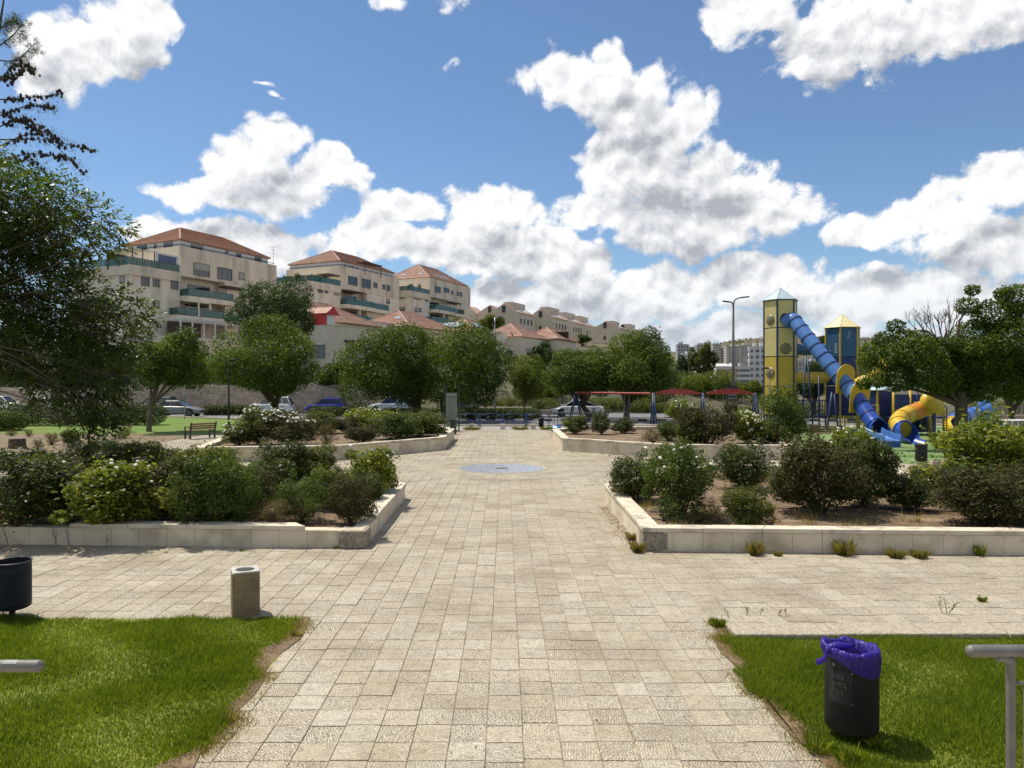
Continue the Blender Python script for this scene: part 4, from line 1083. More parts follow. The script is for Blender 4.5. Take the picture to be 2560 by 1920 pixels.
# tufts of grass near the purple bin and along walls
def tuft(label, x, y, r, n, h, mat='grass_blade', z=0, group='weed tufts'):
    global NP
    n *= 3; a = NP.uniform(0, 2*PI, n); rr = NP.random(n) ** .7 * r * .55
    c = np.c_[np.cos(a) * rr, np.sin(a) * rr, np.zeros(n)]
    hh = NP.uniform(.5, 1, n) * h; out = np.c_[np.cos(a), np.sin(a), np.zeros(n)] * (NP.uniform(.0, .75, n) ** 1.3 * r)[:, None]; hh *= NP.uniform(.4, 1.25, n)
    sd = np.c_[-np.sin(a), np.cos(a), np.zeros(n)] * .0022
    v = np.empty((n, 4, 3)); up = np.c_[np.zeros(n), np.zeros(n), hh]
    v[:, 0] = c - sd; v[:, 1] = c + sd; v[:, 2] = c + out + up; v[:, 3] = c + out * .45 + up * .75 - sd
    o = link('weed_tuft', np_mesh('weed_tuft', v.reshape(-1, 3), n, 4, mat, NP.random(n))); o.location = (x, y, z)
    return tag(o, label, 'weed', group)
for i, (px, py, r, n, h, mt, lb) in enumerate((
    (1888, 1388, .16, 130, .24, 'grass_dry', 'tall wispy grass tuft at the right front wall, leftmost of the row'),
    (1945, 1390, .10, 70, .10, 'grass_dry', 'short dry tuft right of the tall wispy one'),
    (2110, 1388, .20, 120, .26, 'grass_dry', 'tall wispy tuft in the middle of the right front wall'),
    (2240, 1394, .18, 160, .15, 'grass_dry', 'bushy yellow tuft at the right front wall, left of a pair'),
    (2300, 1395, .17, 150, .14, 'grass_dry', 'bushy yellow tuft at the right front wall, right of a pair'),
    (2450, 1390, .12, 50, .2, 'grass_blade', 'thin green weed at the right front wall near the picture edge'),
    (1595, 1380, .16, 150, .18, 'grass_dry', 'weed tuft at the corner block of the right planter'),
    (1580, 1350, .14, 100, .14, 'grass_dry', 'dry weeds beside the inner wall of the right planter'),
    (2455, 1504, .07, 70, .08, 'grass_blade', 'small lone tuft in the paving joints on the right'),
    (1795, 1566, .12, 120, .10, 'grass_blade', 'grass tuft at the broken end of the lawn kerb'),
    (605, 1378, .05, 40, .04, 'grass_blade', 'tiny weed in the paving before the left planter'),
    (840, 1372, .06, 50, .05, 'grass_blade', 'tiny weed before the corner of the left planter'),
    (2130, 1905, .14, 120, .10, 'grass_blade', 'long grass clump in front of the purple bagged bin'),
    (2045, 1880, .12, 90, .09, 'grass_blade', 'long grass clump left of the purple bagged bin'),
    (2200, 1870, .12, 90, .09, 'grass_blade', 'long grass clump right of the purple bagged bin'),
    (568, 1805, .06, 90, .07, 'grass_dry', 'dark dry weed on the worn edge of the left lawn'),
    (740, 1590, .07, 90, .06, 'grass_dry', 'dry weed at the tip of the left lawn'),
    (1180, 1075, .6, 160, .2, 'grass_dry', 'dry grass between the stone cubes at the plaza end'),
    (1300, 1074, .6, 160, .2, 'grass_dry', 'dry grass right of the middle stone cube'),
    (1365, 1074, .5, 120, .2, 'grass_blade', 'green grass beside the black bin at the plaza end'))):
    x_, y_ = ground_at(px, py); tuft(lb, x_, y_, r, n, h, mt)
def stalk(label, px, py, n, h, z=0.0, spread=.15):
    x_, y_ = ground_at(px, py, z); st_ = []; lv = []
    for i in range(n):
        a = Vector((random.uniform(-spread, spread), random.uniform(-.05, .05), 0)); b = a + Vector((random.uniform(-.12, .12), random.uniform(-.06, .06), h * random.uniform(.6, 1)))
        st_.append(MB().tube([a, a.lerp(b, .5) + Vector((random.uniform(-.02, .02), 0, 0)), b], [.005, .004, .002], 5))
        for q in range(9):
            c = a.lerp(b, .25 + .08 * q); e = c + Vector((random.uniform(-.03, .03), random.uniform(-.03, .03), .02)); lv.append(tuple(e))
    t = thing('weed_stalk', label, 'weed', (x_, y_, z), 0, 'weed stalks')
    for q in st_: q.build('stem', 'twig', t)
    lv = np.array(lv)
    link('leaves', leaf_mesh('leaves', lv, unit(NP.normal(0, 1, lv.shape)), .035, .4, 'leaf_olive', NP.random(len(lv))), t)['kind'] = 'stuff'
stalk('tall leafy weed stalks standing at the right front wall near the edge', 2462, 1380, 3, .36)
stalk('pair of tall weed stalks against the left front wall', 155, 1362, 3, .45)
stalk('single tall weed stalk at the end of the left coping', 158 + 90, 1366, 1, .34)
stalk('thin weed stalks at the far left end of the left front wall', 40, 1360, 3, .42)
stalk('dry weed stalks in the paving behind the lawn kerb, right group', 2380, 1532, 3, .22)
stalk('dry creeping weed behind the lawn kerb, left group', 1900, 1540, 5, .10, spread=.45)
stalk('thin weed stalk at the corner block of the right planter', 1712, 1374, 1, .42)
# leaf litter on soil and paving
def litter(name, label, n, fn, size=.03):
    xyz = fn(n); n = len(xyz)
    o = link(name, leaf_mesh(name, xyz, np.tile(np.array([0, 0, 1.0]), (n, 1)), size, .45, 'litter', NP.random(n), up=1.2, jit=.5)); struct(o, 'stuff', label, 'litter')
def in_planters(n):
    out_ = []
    for poly, zz, k in ((PL, .25, .4), (PR, .26, .4), (FL, .40, .1), (FR, .40, .1)):
        q = offset(poly, .4); xs_ = [a[0] for a in q]; ys_ = [a[1] for a in q]; c = 0
        while c < n * k:
            x_, y_ = random.uniform(min(xs_), max(xs_)), random.uniform(min(ys_), max(ys_))
            if inpoly(x_, y_, q): out_.append((x_, y_, zz + .008)); c += 1
    return np.array(out_)
litter('leaf_litter', 'brown leaf litter lying on the planter soil', 16000, in_planters, .045)
def on_path(n):
    y = 5.2 + 34 * NP.random(n) ** 2.2; x = NP.uniform(-1, 1, n) * np.where(y < 13, 2.45 + (y > 9) * 5, 2.45)
    return np.c_[x, y, np.full(n, .008)]
litter('paving_litter', 'scattered dry leaves and crumbs on the paving', 420, on_path, .028)
def lawn_edges(n):
    s = NP.random(n) < .5; y = NP.uniform(5.0, 9.0, n); x = np.where(s, -2.47 + edge_noise(y, .4) * .6, 2.47 + edge_noise(y, 2.2) * .6) + NP.normal(0, .05, n)
    return np.c_[x, y, np.full(n, .012)]
litter('edge_litter', 'dry crumbs and leaves along the worn lawn edges', 1500, lawn_edges, .026)
def right_edge(n):
    y = NP.uniform(13.2, 17.5, n); return np.c_[2.42 - np.abs(NP.normal(0, .16, n)), y, np.full(n, .009)]
litter('wall_litter', 'drift of dry leaves along the inner wall of the right planter', 900, right_edge, .035)

# undergrowth on the slope and bushes on the far hill: nobody could count them
def scrub(name, label, n, area, rad, per, leaf, mats, seed):
    global NP
    NP = np.random.default_rng(seed); cs, os_ = [], []
    x0, x1, y0, y1 = area
    cx_ = NP.uniform(x0, x1, n); cy_ = NP.uniform(y0, y1, n); cz_ = ht(cx_, cy_)
    rr = NP.uniform(.4, 1.0, n) * rad
    for i in range(n):
        dv = unit(NP.normal(0, 1, (per, 3))); dv[:, 2] = np.abs(dv[:, 2])
        cs.append(np.array([cx_[i], cy_[i], cz_[i]]) + dv * np.array([rr[i] * 1.4, rr[i] * 1.4, rr[i]]) * NP.uniform(.6, 1, (per, 1))); os_.append(dv)
    c, o_ = np.concatenate(cs), np.concatenate(os_)
    rnd = np.clip(NP.beta(2, 2.3, len(c)) + np.repeat(NP.normal(0, .2, n), per), 0, 1)
    q = link(name, leaf_mesh(name, c, o_, leaf, .55, mats, rnd)); struct(q, 'stuff', label, 'undergrowth')
scrub('undergrowth', 'low green and dry undergrowth covering the slope across the road', 900, (-14, 46, 75.5, 150), 1.15, 60, .27, 'leaf_hedge', 301)
scrub('undergrowth', 'green undergrowth behind the long stone wall', 300, (-60, -12, 77, 108), 1.3, 70, .28, 'leaf_dark_tree', 302)
scrub('undergrowth', 'scrub along the roadside right of the swings', 160, (20, 75, 96, 200), 1.6, 60, .35, 'leaf_olive', 303)
scrub('undergrowth', 'scattered scrub on the far hill', 900, (60, 700, 520, 1250), 3.2, 14, 2.2, 'leaf_olive', 304)

# ------------------------------------------------------------------ buildings
pmat('render_beige', (.78, .69, .545), (.68, .59, .455), .6, .9, .25, 6, stretch=(1, 1, .22), c3=(.49, .42, .335), c3scale=.5)
pmat('render_pale', (.84, .755, .61), (.75, .66, .52), .7, .9, .2, 6, stretch=(1, 1, .22), c3=(.60, .52, .40), c3scale=.8)
pmat('render_white', (.72, .71, .68), (.64, .63, .60), .5, .85)
pmat('house_stone', (.70, .62, .48), (.60, .52, .40), 1.2, .9, .3, 12)
pmat('roof_tile', (.46, .265, .185), (.35, .19, .13), 1.1, .85, .3, 8, c3=(.44, .28, .20), c3scale=.5)
pmat('roof_tile_pale', (.46, .29, .225), (.36, .21, .16), 1.1, .85, .3, 8, c3=(.45, .32, .26), c3scale=.5)
pmat('window_frame', (.16, .155, .15), None, rough=.5)
pmat('pane', (.030, .036, .042), (.055, .06, .065), .3, .06, spec=.9)
pmat('shutter', (.42, .40, .355), (.37, .35, .31), 8, .7)
pmat('teal_glass', (.018, .10, .088), (.03, .125, .11), .6, .08, spec=.8, alpha=.78)
pmat('teal_metal', (.02, .085, .08), None, rough=.4)
pmat('dark_metal', (.035, .036, .04), None, rough=.45, metal=.2)
pmat('grey_metal', (.34, .345, .35), (.28, .285, .29), 5, .42, metal=.7)
pmat('dark_wood', (.085, .05, .035), (.06, .035, .025), 4, .7)
pmat('red_paint', (.55, .035, .03), (.45, .03, .025), 3, .6)
pmat('dark_void', (.03, .027, .025), None, rough=.9)
pmat('blue_curtain', (.08, .10, .22), (.16, .18, .28), 3, .7)
pmat('solar', (.35, .40, .46), (.28, .33, .40), 3, .15, spec=.8)
pmat('city_white', (.66, .645, .62), (.58, .565, .54), .06, .9)
pmat('city_beige', (.55, .51, .45), (.48, .44, .385), .06, .9)
pmat('city_grey', (.42, .41, .40), (.36, .35, .345), .06, .9)
pmat('ochre', (.50, .33, .10), (.42, .27, .08), .4, .8)
leafmat('wall_block', [(.38, .30, .215), (.52, .42, .31), (.46, .365, .27), (.60, .50, .375), (.34, .28, .21)], 0.0, .95, .1)

RZ = R(64.5); UX, UY = math.cos(RZ), math.sin(RZ)
class Site:
    """a building's own axes: x along the street face (receding to the right), y along the left face"""
    def __init__(s, x0, y0): s.x0, s.y0 = x0, y0
    def face_r(s, px, py, v=0.0):       # point on the street face
        xv, yv = s.x0 - UY * v, s.y0 + UX * v; k = (px - CX) / F
        t = (k * yv - xv) / (UX - k * UY); return t, Z(py, yv + UY * t)
    def face_l(s, px, py, u=0.0):       # point on the left face
        xu, yu = s.x0 + UX * u, s.y0 + UY * u; k = (px - CX) / F
        q = (xu - k * yu) / (UY + k * UX); return q, Z(py, yu + UX * q)
def window(b, face, plane, a0, a1, z0, z1, kind='plain'):
    a0, a1 = min(a0, a1), max(a0, a1); z0, z1 = min(z0, z1), max(z0, z1); t = .07; dp = .10
    def bx(m, p0, p1, q0, q1, lo, hi):      # along-face span, height span, depth span outward
        if face == 'r': m.box(p0, p1, plane - hi, plane - lo, q0, q1)
        else: m.box(plane - hi, plane - lo, p0, p1, q0, q1)
        return m
    f = MB()
    bx(f, a0, a1, z1 - t, z1, -.05, dp); bx(f, a0 - .04, a1 + .04, z0, z0 + t, -.05, dp + .05)
    bx(f, a0, a0 + t, z0 + t, z1 - t, -.05, dp); bx(f, a1 - t, a1, z0 + t, z1 - t, -.05, dp)
    n = 2 if a1 - a0 < 2.2 else 3
    if kind != 'shut' and a1 - a0 > .9:
        for i in range(1, n):
            c = a0 + (a1 - a0) * i / n; bx(f, c - .03, c + .03, z0 + t, z1 - t, -.05, .04)
    w = f.build('window', 'window_frame', b)
    if kind == 'half':
        zm = z0 + (z1 - z0) * .48
        bx(MB(), a0 + t, a1 - t, z0 + t, zm, -.04, .012).build('pane', 'pane', w); bx(MB(), a0 + t, a1 - t, zm, z1 - t, -.04, .05).build('shutter', 'shutter', w)
    elif kind == 'shut': bx(MB(), a0 + t, a1 - t, z0 + t, z1 - t, -.04, .04).build('shutter', 'shutter', w)
    else: bx(MB(), a0 + t, a1 - t, z0 + t, z1 - t, -.04, .012).build('pane', 'pane', w)
    return w
def hip_roof(b, x0, x1, y0, y1, r0, r1, ry, ze, zr, mat, course=.55, name='roof'):
    E = [Vector((x0, y0, ze)), Vector((x1, y0, ze)), Vector((x1, y1, ze)), Vector((x0, y1, ze))]
    A, B_ = Vector((r0, ry, zr)), Vector((r1, ry, zr))
    m = MB(); hp = MB()
    for e0, e1, t0, t1 in ((E[0], E[1], A, B_), (E[1], E[2], B_, B_), (E[2], E[3], B_, A), (E[3], E[0], A, A)):
        nrm = (e1 - e0).cross(t0 - e0).normalized(); n = max(3, int(((t0 + t1) / 2 - (e0 + e1) / 2).length / course))
        for i in range(n):
            a, c = i / n, (i + 1) / n
            p0, p1, p2, p3 = e0.lerp(t0, a), e1.lerp(t1, a), e1.lerp(t1, c), e0.lerp(t0, c)
            up = nrm * .12
            m.add([p0 + up, p1 + up, p2, p3, p0 - nrm * .02, p1 - nrm * .02], [(0, 1, 2, 3), (4, 5, 1, 0)])
    m.prism([(x0 + .1, y0 + .1), (x1 - .1, y0 + .1), (x1 - .1, y1 - .1), (x0 + .1, y1 - .1)], ze - .12, ze - .02)
    r = m.build(name, mat, b)
    for p, q in ((E[0], A), (E[1], B_), (E[2], B_), (E[3], A), (A, B_)):
        hp.tube([p + Vector((0, 0, .05)), q + Vector((0, 0, .06))], .13, 6)
    hp.build('ridge_tile', mat, r)
    return r
def balcony(b, x0, x1, y0, y1, zf, left=True, right=True, glass=1.15, slab=.75):
    """slab with a green glass parapet, open towards the wall at y1"""
    s = MB().box(x0, x1, y0, y1, zf - slab, zf).build('balcony', 'render_pale', b)
    n = max(2, round((x1 - x0) / 1.25))
    for i in range(n):
        a, c = x0 + .05 + (x1 - x0 - .1) * i / n, x0 + .05 + (x1 - x0 - .1) * (i + 1) / n
        MB().box(a + .03, c - .03, y0 + .06, y0 + .09, zf + .06, zf + glass - .03).build('glass_panel', 'teal_glass', s)
    for e, on in ((x0 + .06, left), (x1 - .09, right)):
        if on: MB().box(e, e + .03, y0 + .12, y1 - .03, zf + .06, zf + glass - .03).build('glass_panel', 'teal_glass', s)
    r = MB().box(x0 + .04, x1 - .04, y0 + .05, y0 + .10, zf + glass - .03, zf + glass + .03)
    for i in range(n + 1):
        c = x0 + .05 + (x1 - x0 - .1) * i / n; r.box(c - .025, c + .025, y0 + .05, y0 + .10, zf, zf + glass)
    r.build('rail', 'teal_metal', s)
    return s
def pergola(b, x0, x1, y0, y1, z, mat='dark_wood', posts=True):
    m = MB().box(x0, x1, y0, y0 + .12, z, z + .18).box(x0, x1, y1 - .12, y1, z, z + .18)
    n = int((x1 - x0) / .5)
    for i in range(n + 1):
        c = x0 + (x1 - x0 - .08) * i / n; m.box(c, c + .08, y0 - .3, y1, z + .18, z + .30)
    if posts:
        for c in (x0 + .1, x1 - .2): m.box(c, c + .11, y0 + .01, y0 + .12, z - 2.4, z)
    m.build('pergola', mat, b)
def apartment(label, px, D, zp, base, attic, wr, wl, variant):
    st = Site(X(px, D), D)
    b = thing('apartment_building', label, 'building', (st.x0, st.y0, 0), RZ, 'apartment blocks on the hill')
    MB().box(0, 21, 0, 14, zp - 4.6, zp).build('upper_wall', 'render_beige', b)
    MB().box(-8.7, -.004, .0, 13, base, zp - 4.3).build('wall', 'render_pale', b)
    MB().box(-8.95, -.006, -.26, 13.2, zp - 5.55, zp - 4.2).build('parapet', 'render_beige', b)
    MB().box(0, 9, 1.8, 13, base, zp - 4.62).box(9, 21, .03, 13, base, zp - 4.62).build('recessed_wall', 'render_pale', b)
    MB().box(-8.72, -.01, -.03, .01, zp - 8.6, zp - 8.5).box(9, 21.02, -.02, .02, zp - 8.6, zp - 8.5).box(.01, 21.02, -.03, .0, zp - 1.35, zp - 1.27).build('string_course', 'render_beige', b)
    # terrace glass on the lower block
    n = 7; gp = []
    s = MB().box(-8.9, -.2, -.20, -.15, zp - 3.08, zp - 3.02).box(-8.9, -8.85, -.15, 12.8, zp - 3.08, zp - 3.02)
    for i in range(n + 1): s.box(-8.9 + 8.6 * i / n, -8.85 + 8.6 * i / n, -.20, -.15, zp - 4.2, zp - 3.05)
    rl = s.build('terrace_rail', 'teal_metal', b)
    for i in range(n): MB().box(-8.84 + 8.6 * i / n, -8.90 + 8.6 * (i + 1) / n, -.185, -.165, zp - 4.15, zp - 3.1).build('glass_panel', 'teal_glass', rl)
    for i in range(9): MB().box(-8.885, -8.865, -.08 + 1.42 * i, 1.28 + 1.42 * i, zp - 4.15, zp - 3.1).build('glass_panel', 'teal_glass', rl)
    # attic and roof
    if attic:
        MB().box(.55, 19.4, .55, 13.5, zp, zp + 1.08).build('attic_wall', 'render_white', b)
        MB().box(.2, 20.6, .18, .24, zp + .25, zp + .36).box(.18, .24, .18, 13.6, zp + .25, zp + .36).build('parapet_rail', 'dark_metal', b)
        ze = zp + 1.08
    else: ze = zp + .12
    hip_roof(b, .25 if attic else -.1, 19.8, .25 if attic else -.1, 13.8, 6.0, 15.2, 7.0, ze, zp + 4.45, 'roof_tile' if variant == 1 else 'roof_tile_pale')
    # balconies
    bm = balcony(b, .1, 9.3, -1.7, 1.79, zp - 7.75)
    if variant > 1: balcony(b, 9.5, 15.5, -1.1, .02, zp - 7.75)
    balcony(b, -2.0, 7.0, -1.9, 1.79, zp - 10.85)
    balcony(b, 7.2, 17.0, -1.2, .02, zp - 11.0)
    MB().box(3.0, 7.4, 1.70, 1.82, zp - 7.7, zp - 5.4).box(2.5, 7.4, 1.70, 1.82, zp - 10.8, zp - 8.6).build('balcony_door', 'pane', b)
    MB().lathe([(.22, zp - 10.84), (.22, zp - 8.5)], 12, (4.6, -1.3, 0)).build('column', 'render_pale', b, smooth=True)
    for i, (x0, y0, x1, y1, kind) in enumerate(wr):
        a0, z1 = st.face_r(x0, y0); a1, _ = st.face_r(x1, y0); _, z0 = st.face_r((x0 + x1) / 2, y1); _, z1 = st.face_r((x0 + x1) / 2, y0)
        window(b, 'r', 0.0, a0, a1, z0, z1, kind)
    for i, (x0, y0, x1, y1, kind) in enumerate(wl):
        u0 = -8.7; a0, _ = st.face_l(x0, y0, u0); a1, _ = st.face_l(x1, y0, u0); _, z0 = st.face_l((x0 + x1) / 2, y1, u0); _, z1 = st.face_l((x0 + x1) / 2, y0, u0)
        window(b, 'l', u0, a0, a1, z0, z1, kind)
    return b, st
b1, s1 = apartment('nearest apartment block with red tiled roof, white attic strip and blue terrace awning', 450, 114, 24.2, 3.0, True,
    [(483.5, 659, 523.5, 690, 'half'), (543, 670, 580, 699.5, 'plain'), (597, 681, 611.5, 699.5, 'shut'), (352.5, 693, 373, 715, 'plain'), (382, 698, 398, 717, 'plain'), (427, 703, 445, 723, 'plain'), (383, 751, 398, 768, 'shut')],
    [(300, 690, 312, 708, 'shut')], 1)
zp = 24.2
# attic windows, awning and the white pergola terrace of the nearest block
for x0, x1, h0, h1 in ((2.6, 4.9, .15, .85), (9.6, 10.2, .35, .8), (12.0, 13.1, .2, .8), (16.2, 17.8, .2, .85)):
    MB().box(x0, x1, .47, .54, zp + h0, zp + h1).build('attic_window', 'pane', b1)
for y0, y1 in ((2.2, 4.2), (5.8, 6.4), (8.0, 10.3)):
    MB().box(.47, .54, y0, y1, zp + .15, zp + .85).build('attic_window', 'pane', b1)
aw = MB().box(-4.4, -.25, -.12, -.05, zp - 4.1, zp - 1.7).build('awning', 'render_white', b1)
MB().box(-4.0, -.8, -.16, -.12, zp - 3.55, zp - 1.95).build('awning_window', 'blue_curtain', aw)
MB().box(-8.2, -4.5, .1, 6, zp - 1.75, zp - 1.6).build('awning_roof', 'render_white', b1)
for x_ in (-8.3, -6.6, -4.6): MB().box(x_, x_ + .1, 0.0, .1, zp - 4.2, zp - 1.6).build('awning_post', 'dark_metal', b1)
MB().box(-8.0, -4.6, 5.9, 6.0, zp - 4.2, zp - 1.8).build('terrace_wall', 'dark_wood', b1)
MB().box(-13, 6.8, -5.2, -.02, 3, zp - 14.4).build('garden_wall', 'render_pale', b1)
pergola(b1, -4.2, 6.6, -4.9, -2.1, zp - 11.9, 'render_white', posts=False)
for i in range(6): MB().box(-4.2 + i * 2.14, -4.0 + i * 2.14, -4.95, -4.78, zp - 14.4, zp - 11.9).build('pergola_post', 'render_white', b1)
MB().box(-4.1, 6.6, -4.9, -4.84, zp - 13.6, zp - 13.5).build('terrace_bar', 'grey_metal', b1)
MB().box(-4.0, 2.2, -2.0, -1.95, zp - 14.4, zp - 12.0).build('terrace_shade', 'dark_wood', b1)
pergola(b1, 7.6, 13.0, -1.6, -.05, zp - 5.6)
MB().box(-1.9, 3.8, -2.2, -1.4, zp - 8.7, zp - 8.55).build('balcony_roof', 'render_pale', b1)
MB().box(1.7, 1.95, -2.0, -1.85, zp - 10.8, zp - 8.7).build('balcony_post', 'render_pale', b1)
b2, s2 = apartment('middle apartment block with roof garden behind green glass', 851, 148, 26.6, 4.0, True,
    [(870, 691.5, 893, 713, 'plain'), (904, 698, 926, 720, 'plain'), (933.5, 706.5, 942.5, 719.5, 'plain'), (955.5, 711, 962, 723, 'plain'), (966, 713, 974, 727, 'plain'), (794.5, 716.5, 806, 732, 'plain'), (811, 720, 819, 733, 'plain'), (835.5, 724, 846.5, 738.5, 'shut'), (966.5, 746.5, 974, 760, 'half'), (795, 757, 806, 770, 'plain'), (812, 759, 820, 771, 'plain')],
    [(746.5, 714, 761.5, 729.5, 'shut')], 2)
zp = 26.6
pergola(b2, 7.6, 13.6, -.4, 2.6, zp + 1.6, 'dark_wood'); pergola(b2, .6, 5.6, -1.6, 1.2, zp - 5.2, 'dark_wood'); pergola(b2, -3.6, -.1, .3, 3, zp - 2.3, 'dark_wood', posts=False)
for x_ in (2.2, 3.6, 4.6, 6.0): MB().lathe([(.22, zp - .05), (.22, zp + .35), (.2, zp + .55)], 10, (x_, .3, 0)).build('roof_vent', 'grey_metal', b2)
b3, s3 = apartment('farthest apartment block with skylights in its red hip roof', 1074, 180, 28.8, 6.0, False,
    [(1087, 716, 1101, 731.5, 'plain'), (1109, 720, 1122.5, 731, 'plain'), (1127.5, 726.5, 1132.5, 736.5, 'plain'), (1142, 729.5, 1146.5, 739, 'plain'), (1149, 730.5, 1154.5, 741.5, 'plain'), (1035.5, 736.5, 1044, 748.5, 'shut'), (1047, 739, 1052, 749, 'plain'), (1062.5, 741.5, 1069.5, 753.5, 'half'), (1036, 768, 1044, 780, 'half'), (1047, 770, 1052.5, 781, 'plain')],
    [(999, 735, 1011, 747.5, 'shut'), (999, 767, 1012, 778, 'half')], 3)
zp = 28.8
pergola(b3, 7.6, 13.6, -1.3, .0, zp - 5.4, 'dark_wood')
for x_ in (6.6, 8.4, 10.2, 12.0):
    c = Vector((x_, 2.2, zp + 1.6)); MB().obox(c, (.7, 1.5, .08), (1, 0, 0), (0, .85, .52), (0, -.52, .85)).build('skylight', 'solar', b3)
for y_ in (3.6, 8.6):
    c = Vector((1.6, y_, zp + 1.45)); MB().obox(c, (.7, 1.2, .08), (.82, 0, .57), (0, 1, 0), (-.57, 0, .82)).build('skylight', 'solar', b3)
# roof garden plants
for b_, zz, spec in ((b2, 26.6 - 4.2, ((-8.2, 10, 1.9, 2.1, 'dark'), (-8.2, 6.5, 2.2, 1.5, 'lime'), (-8.2, 3.8, 2.0, 1.7, 'olive'), (-6.6, .9, 2.4, 1.6, 'lime'), (-4.4, .8, 1.7, 1.9, 'brown'))), (b3, 28.8 - 4.2, ((-8.2, 9.0, 2.0, 2.2, 'olive'), (-8.2, 5, 1.8, 1.7, 'brown'), (-6.8, .9, 1.9, 1.8, 'dark'), (-3.4, .9, 1.6, 2.4, 'dry')))):
    for x_, y_, w, h, k in spec:
        wld = Vector((b_.location.x + UX * x_ - UY * y_, b_.location.y + UY * x_ + UX * y_, zz))
        NSH[0] += 1; me, st_, _ = SH[k][NSH[0] % 2]
        t = thing('roof_plant', '', 'plant', wld, 0, 'plants on the apartment terraces'); f = link('foliage', me, t); f.scale = (w, w, h); s_ = link('stem', st_, t); s_.scale = f.scale
lbs = ['round dark terrace tree at the left end of the middle block garden', 'yellow green plant second in the middle block roof garden', 'olive plant mid row in the middle block roof garden', 'bright plant at the corner of the middle block roof garden', 'reddish plant at the wall of the middle block roof garden', 'olive plant at the left of the farthest block terrace', 'brown plant second on the farthest block terrace', 'dark plant at the corner of the farthest block terrace', 'wispy tall plant near the wall on the farthest block terrace']
for t, lb in zip([o for o in bpy.data.objects if o.name.startswith('roof_plant')], lbs): t['label'] = lb
def antenna(label, px, y0, y1, d):
    t = thing('antenna', label, 'antenna', (X(px, d), d, Z(y1, d)), 0, 'roof antennas'); h = Z(y0, d) - Z(y1, d)
    MB().tube([(0, 0, 0), (0, 0, h)], .035, 5).build('mast', 'grey_metal', t)
    m = MB()
    for k, w in ((1, .55), (.85, .3), (.72, .42)): m.box(-w, w, -.02, .02, h * k - .02, h * k + .02)
    m.build('element', 'grey_metal', t)
antenna('thin aerial at the left of the nearest red roof', 351, 588, 622, 125); antenna('tall thin aerial between the nearest and middle blocks', 683, 618, 672, 140)

def house(label, px, py, D, rl, hu, hv, rh, wh, wins=(), extra=None):
    a = at(px, py, D); b = thing('house', label, 'house', (a.x, a.y, 0), RZ, 'red roofed houses on the slope')
    ze = a.z - rh
    hip_roof(b, -hu, rl + hu, -hv, hv, 0, rl, 0, ze, a.z, 'roof_tile_pale', .5)
    MB().box(-hu + .45, rl + hu - .45, -hv + .45, hv - .45, ze - wh, ze - .03).build('wall', 'house_stone', b)
    for (face, p, a0, a1, z0, z1, k) in wins:
        pl = (-hv + .45) if face == 'r' else (-hu + .45)
        window(b, face, pl, a0, a1, ze + z0, ze + z1, k)
    return b, a, ze
h1, a1_, ze = house('house with a red dormer and wide tiled roof below the nearest block', 760, 754, 113, 5.6, 6.2, 6.2, 3.3, 8)
ze -= 1.1
dm = MB().box(-4.4, -2.7, -8.0, -4.2, ze + .3, ze + 2.0).build('dormer', 'render_white', h1)
m = MB(); m.add([(-5.0, -8.3, ze + 1.9), (-2.0, -8.3, ze + 1.9), (-3.5, -8.3, ze + 2.9), (-5.0, -2.6, ze + 1.9), (-2.0, -2.6, ze + 1.9), (-3.5, -2.6, ze + 2.9)], [(0, 1, 2), (3, 5, 4), (0, 2, 5, 3), (1, 4, 5, 2), (0, 3, 4, 1)]); m.build('dormer_roof', 'roof_tile_pale', dm)
m = MB(); m.add([(-5.0, -8.36, ze + 1.75), (-2.0, -8.36, ze + 1.75), (-3.5, -8.36, ze + 3.0), (-5.0, -8.31, ze + 1.75), (-2.0, -8.31, ze + 1.75), (-3.5, -8.31, ze + 3.0)], [(0, 1, 2), (3, 5, 4), (0, 3, 4, 1), (1, 4, 5, 2), (2, 5, 3, 0)]); m.box(-4.68, -4.61, -8.0, -4.4, ze + .1, ze + 1.9); m.build('red_gable', 'red_paint', dm)
# stone annex in front with its dark window
d = 104; ax = thing('house', 'flat roofed stone annex with a dark corner window behind the broad trees', 'house', (X(827, d), d, 0), RZ, 'red roofed houses on the slope'); zt = Z(813, d)
MB().box(0, 6.4, 0, 5, zt - 9, zt).build('wall', 'house_stone', ax); MB().box(-.06, 6.5, -.06, 5.1, zt - .02, zt + .1).build('cornice', 'limestone', ax)
window(ax, 'l', 0.0, 1.0, 4.6, zt - 4.6, zt - 2.7, 'plain'); window(ax, 'r', 0.0, 3.4, 5.8, zt - 4.6, zt - 2.2, 'plain')
MB().box(3.0, 6.6, -.5, -.004, zt - 2.1, zt - 1.9).build('canopy', 'dark_metal', ax)
MB().box(.2, 1.0, -.45, -.02, zt - 6.0, zt - 5.0).build('air_conditioner', 'render_white', ax)
d = 116; bx_ = thing('house', 'tall blank beige wall of a house below the middle block', 'house', (X(849, d), d, 0), RZ, 'red roofed houses on the slope'); zt = Z(794, d)
MB().box(0, 15, 0, 6, zt - 9, zt).build('wall', 'render_pale', bx_); MB().box(-.1, 15.1, -.1, 6.1, zt, zt + .12).build('cornice', 'limestone', bx_)
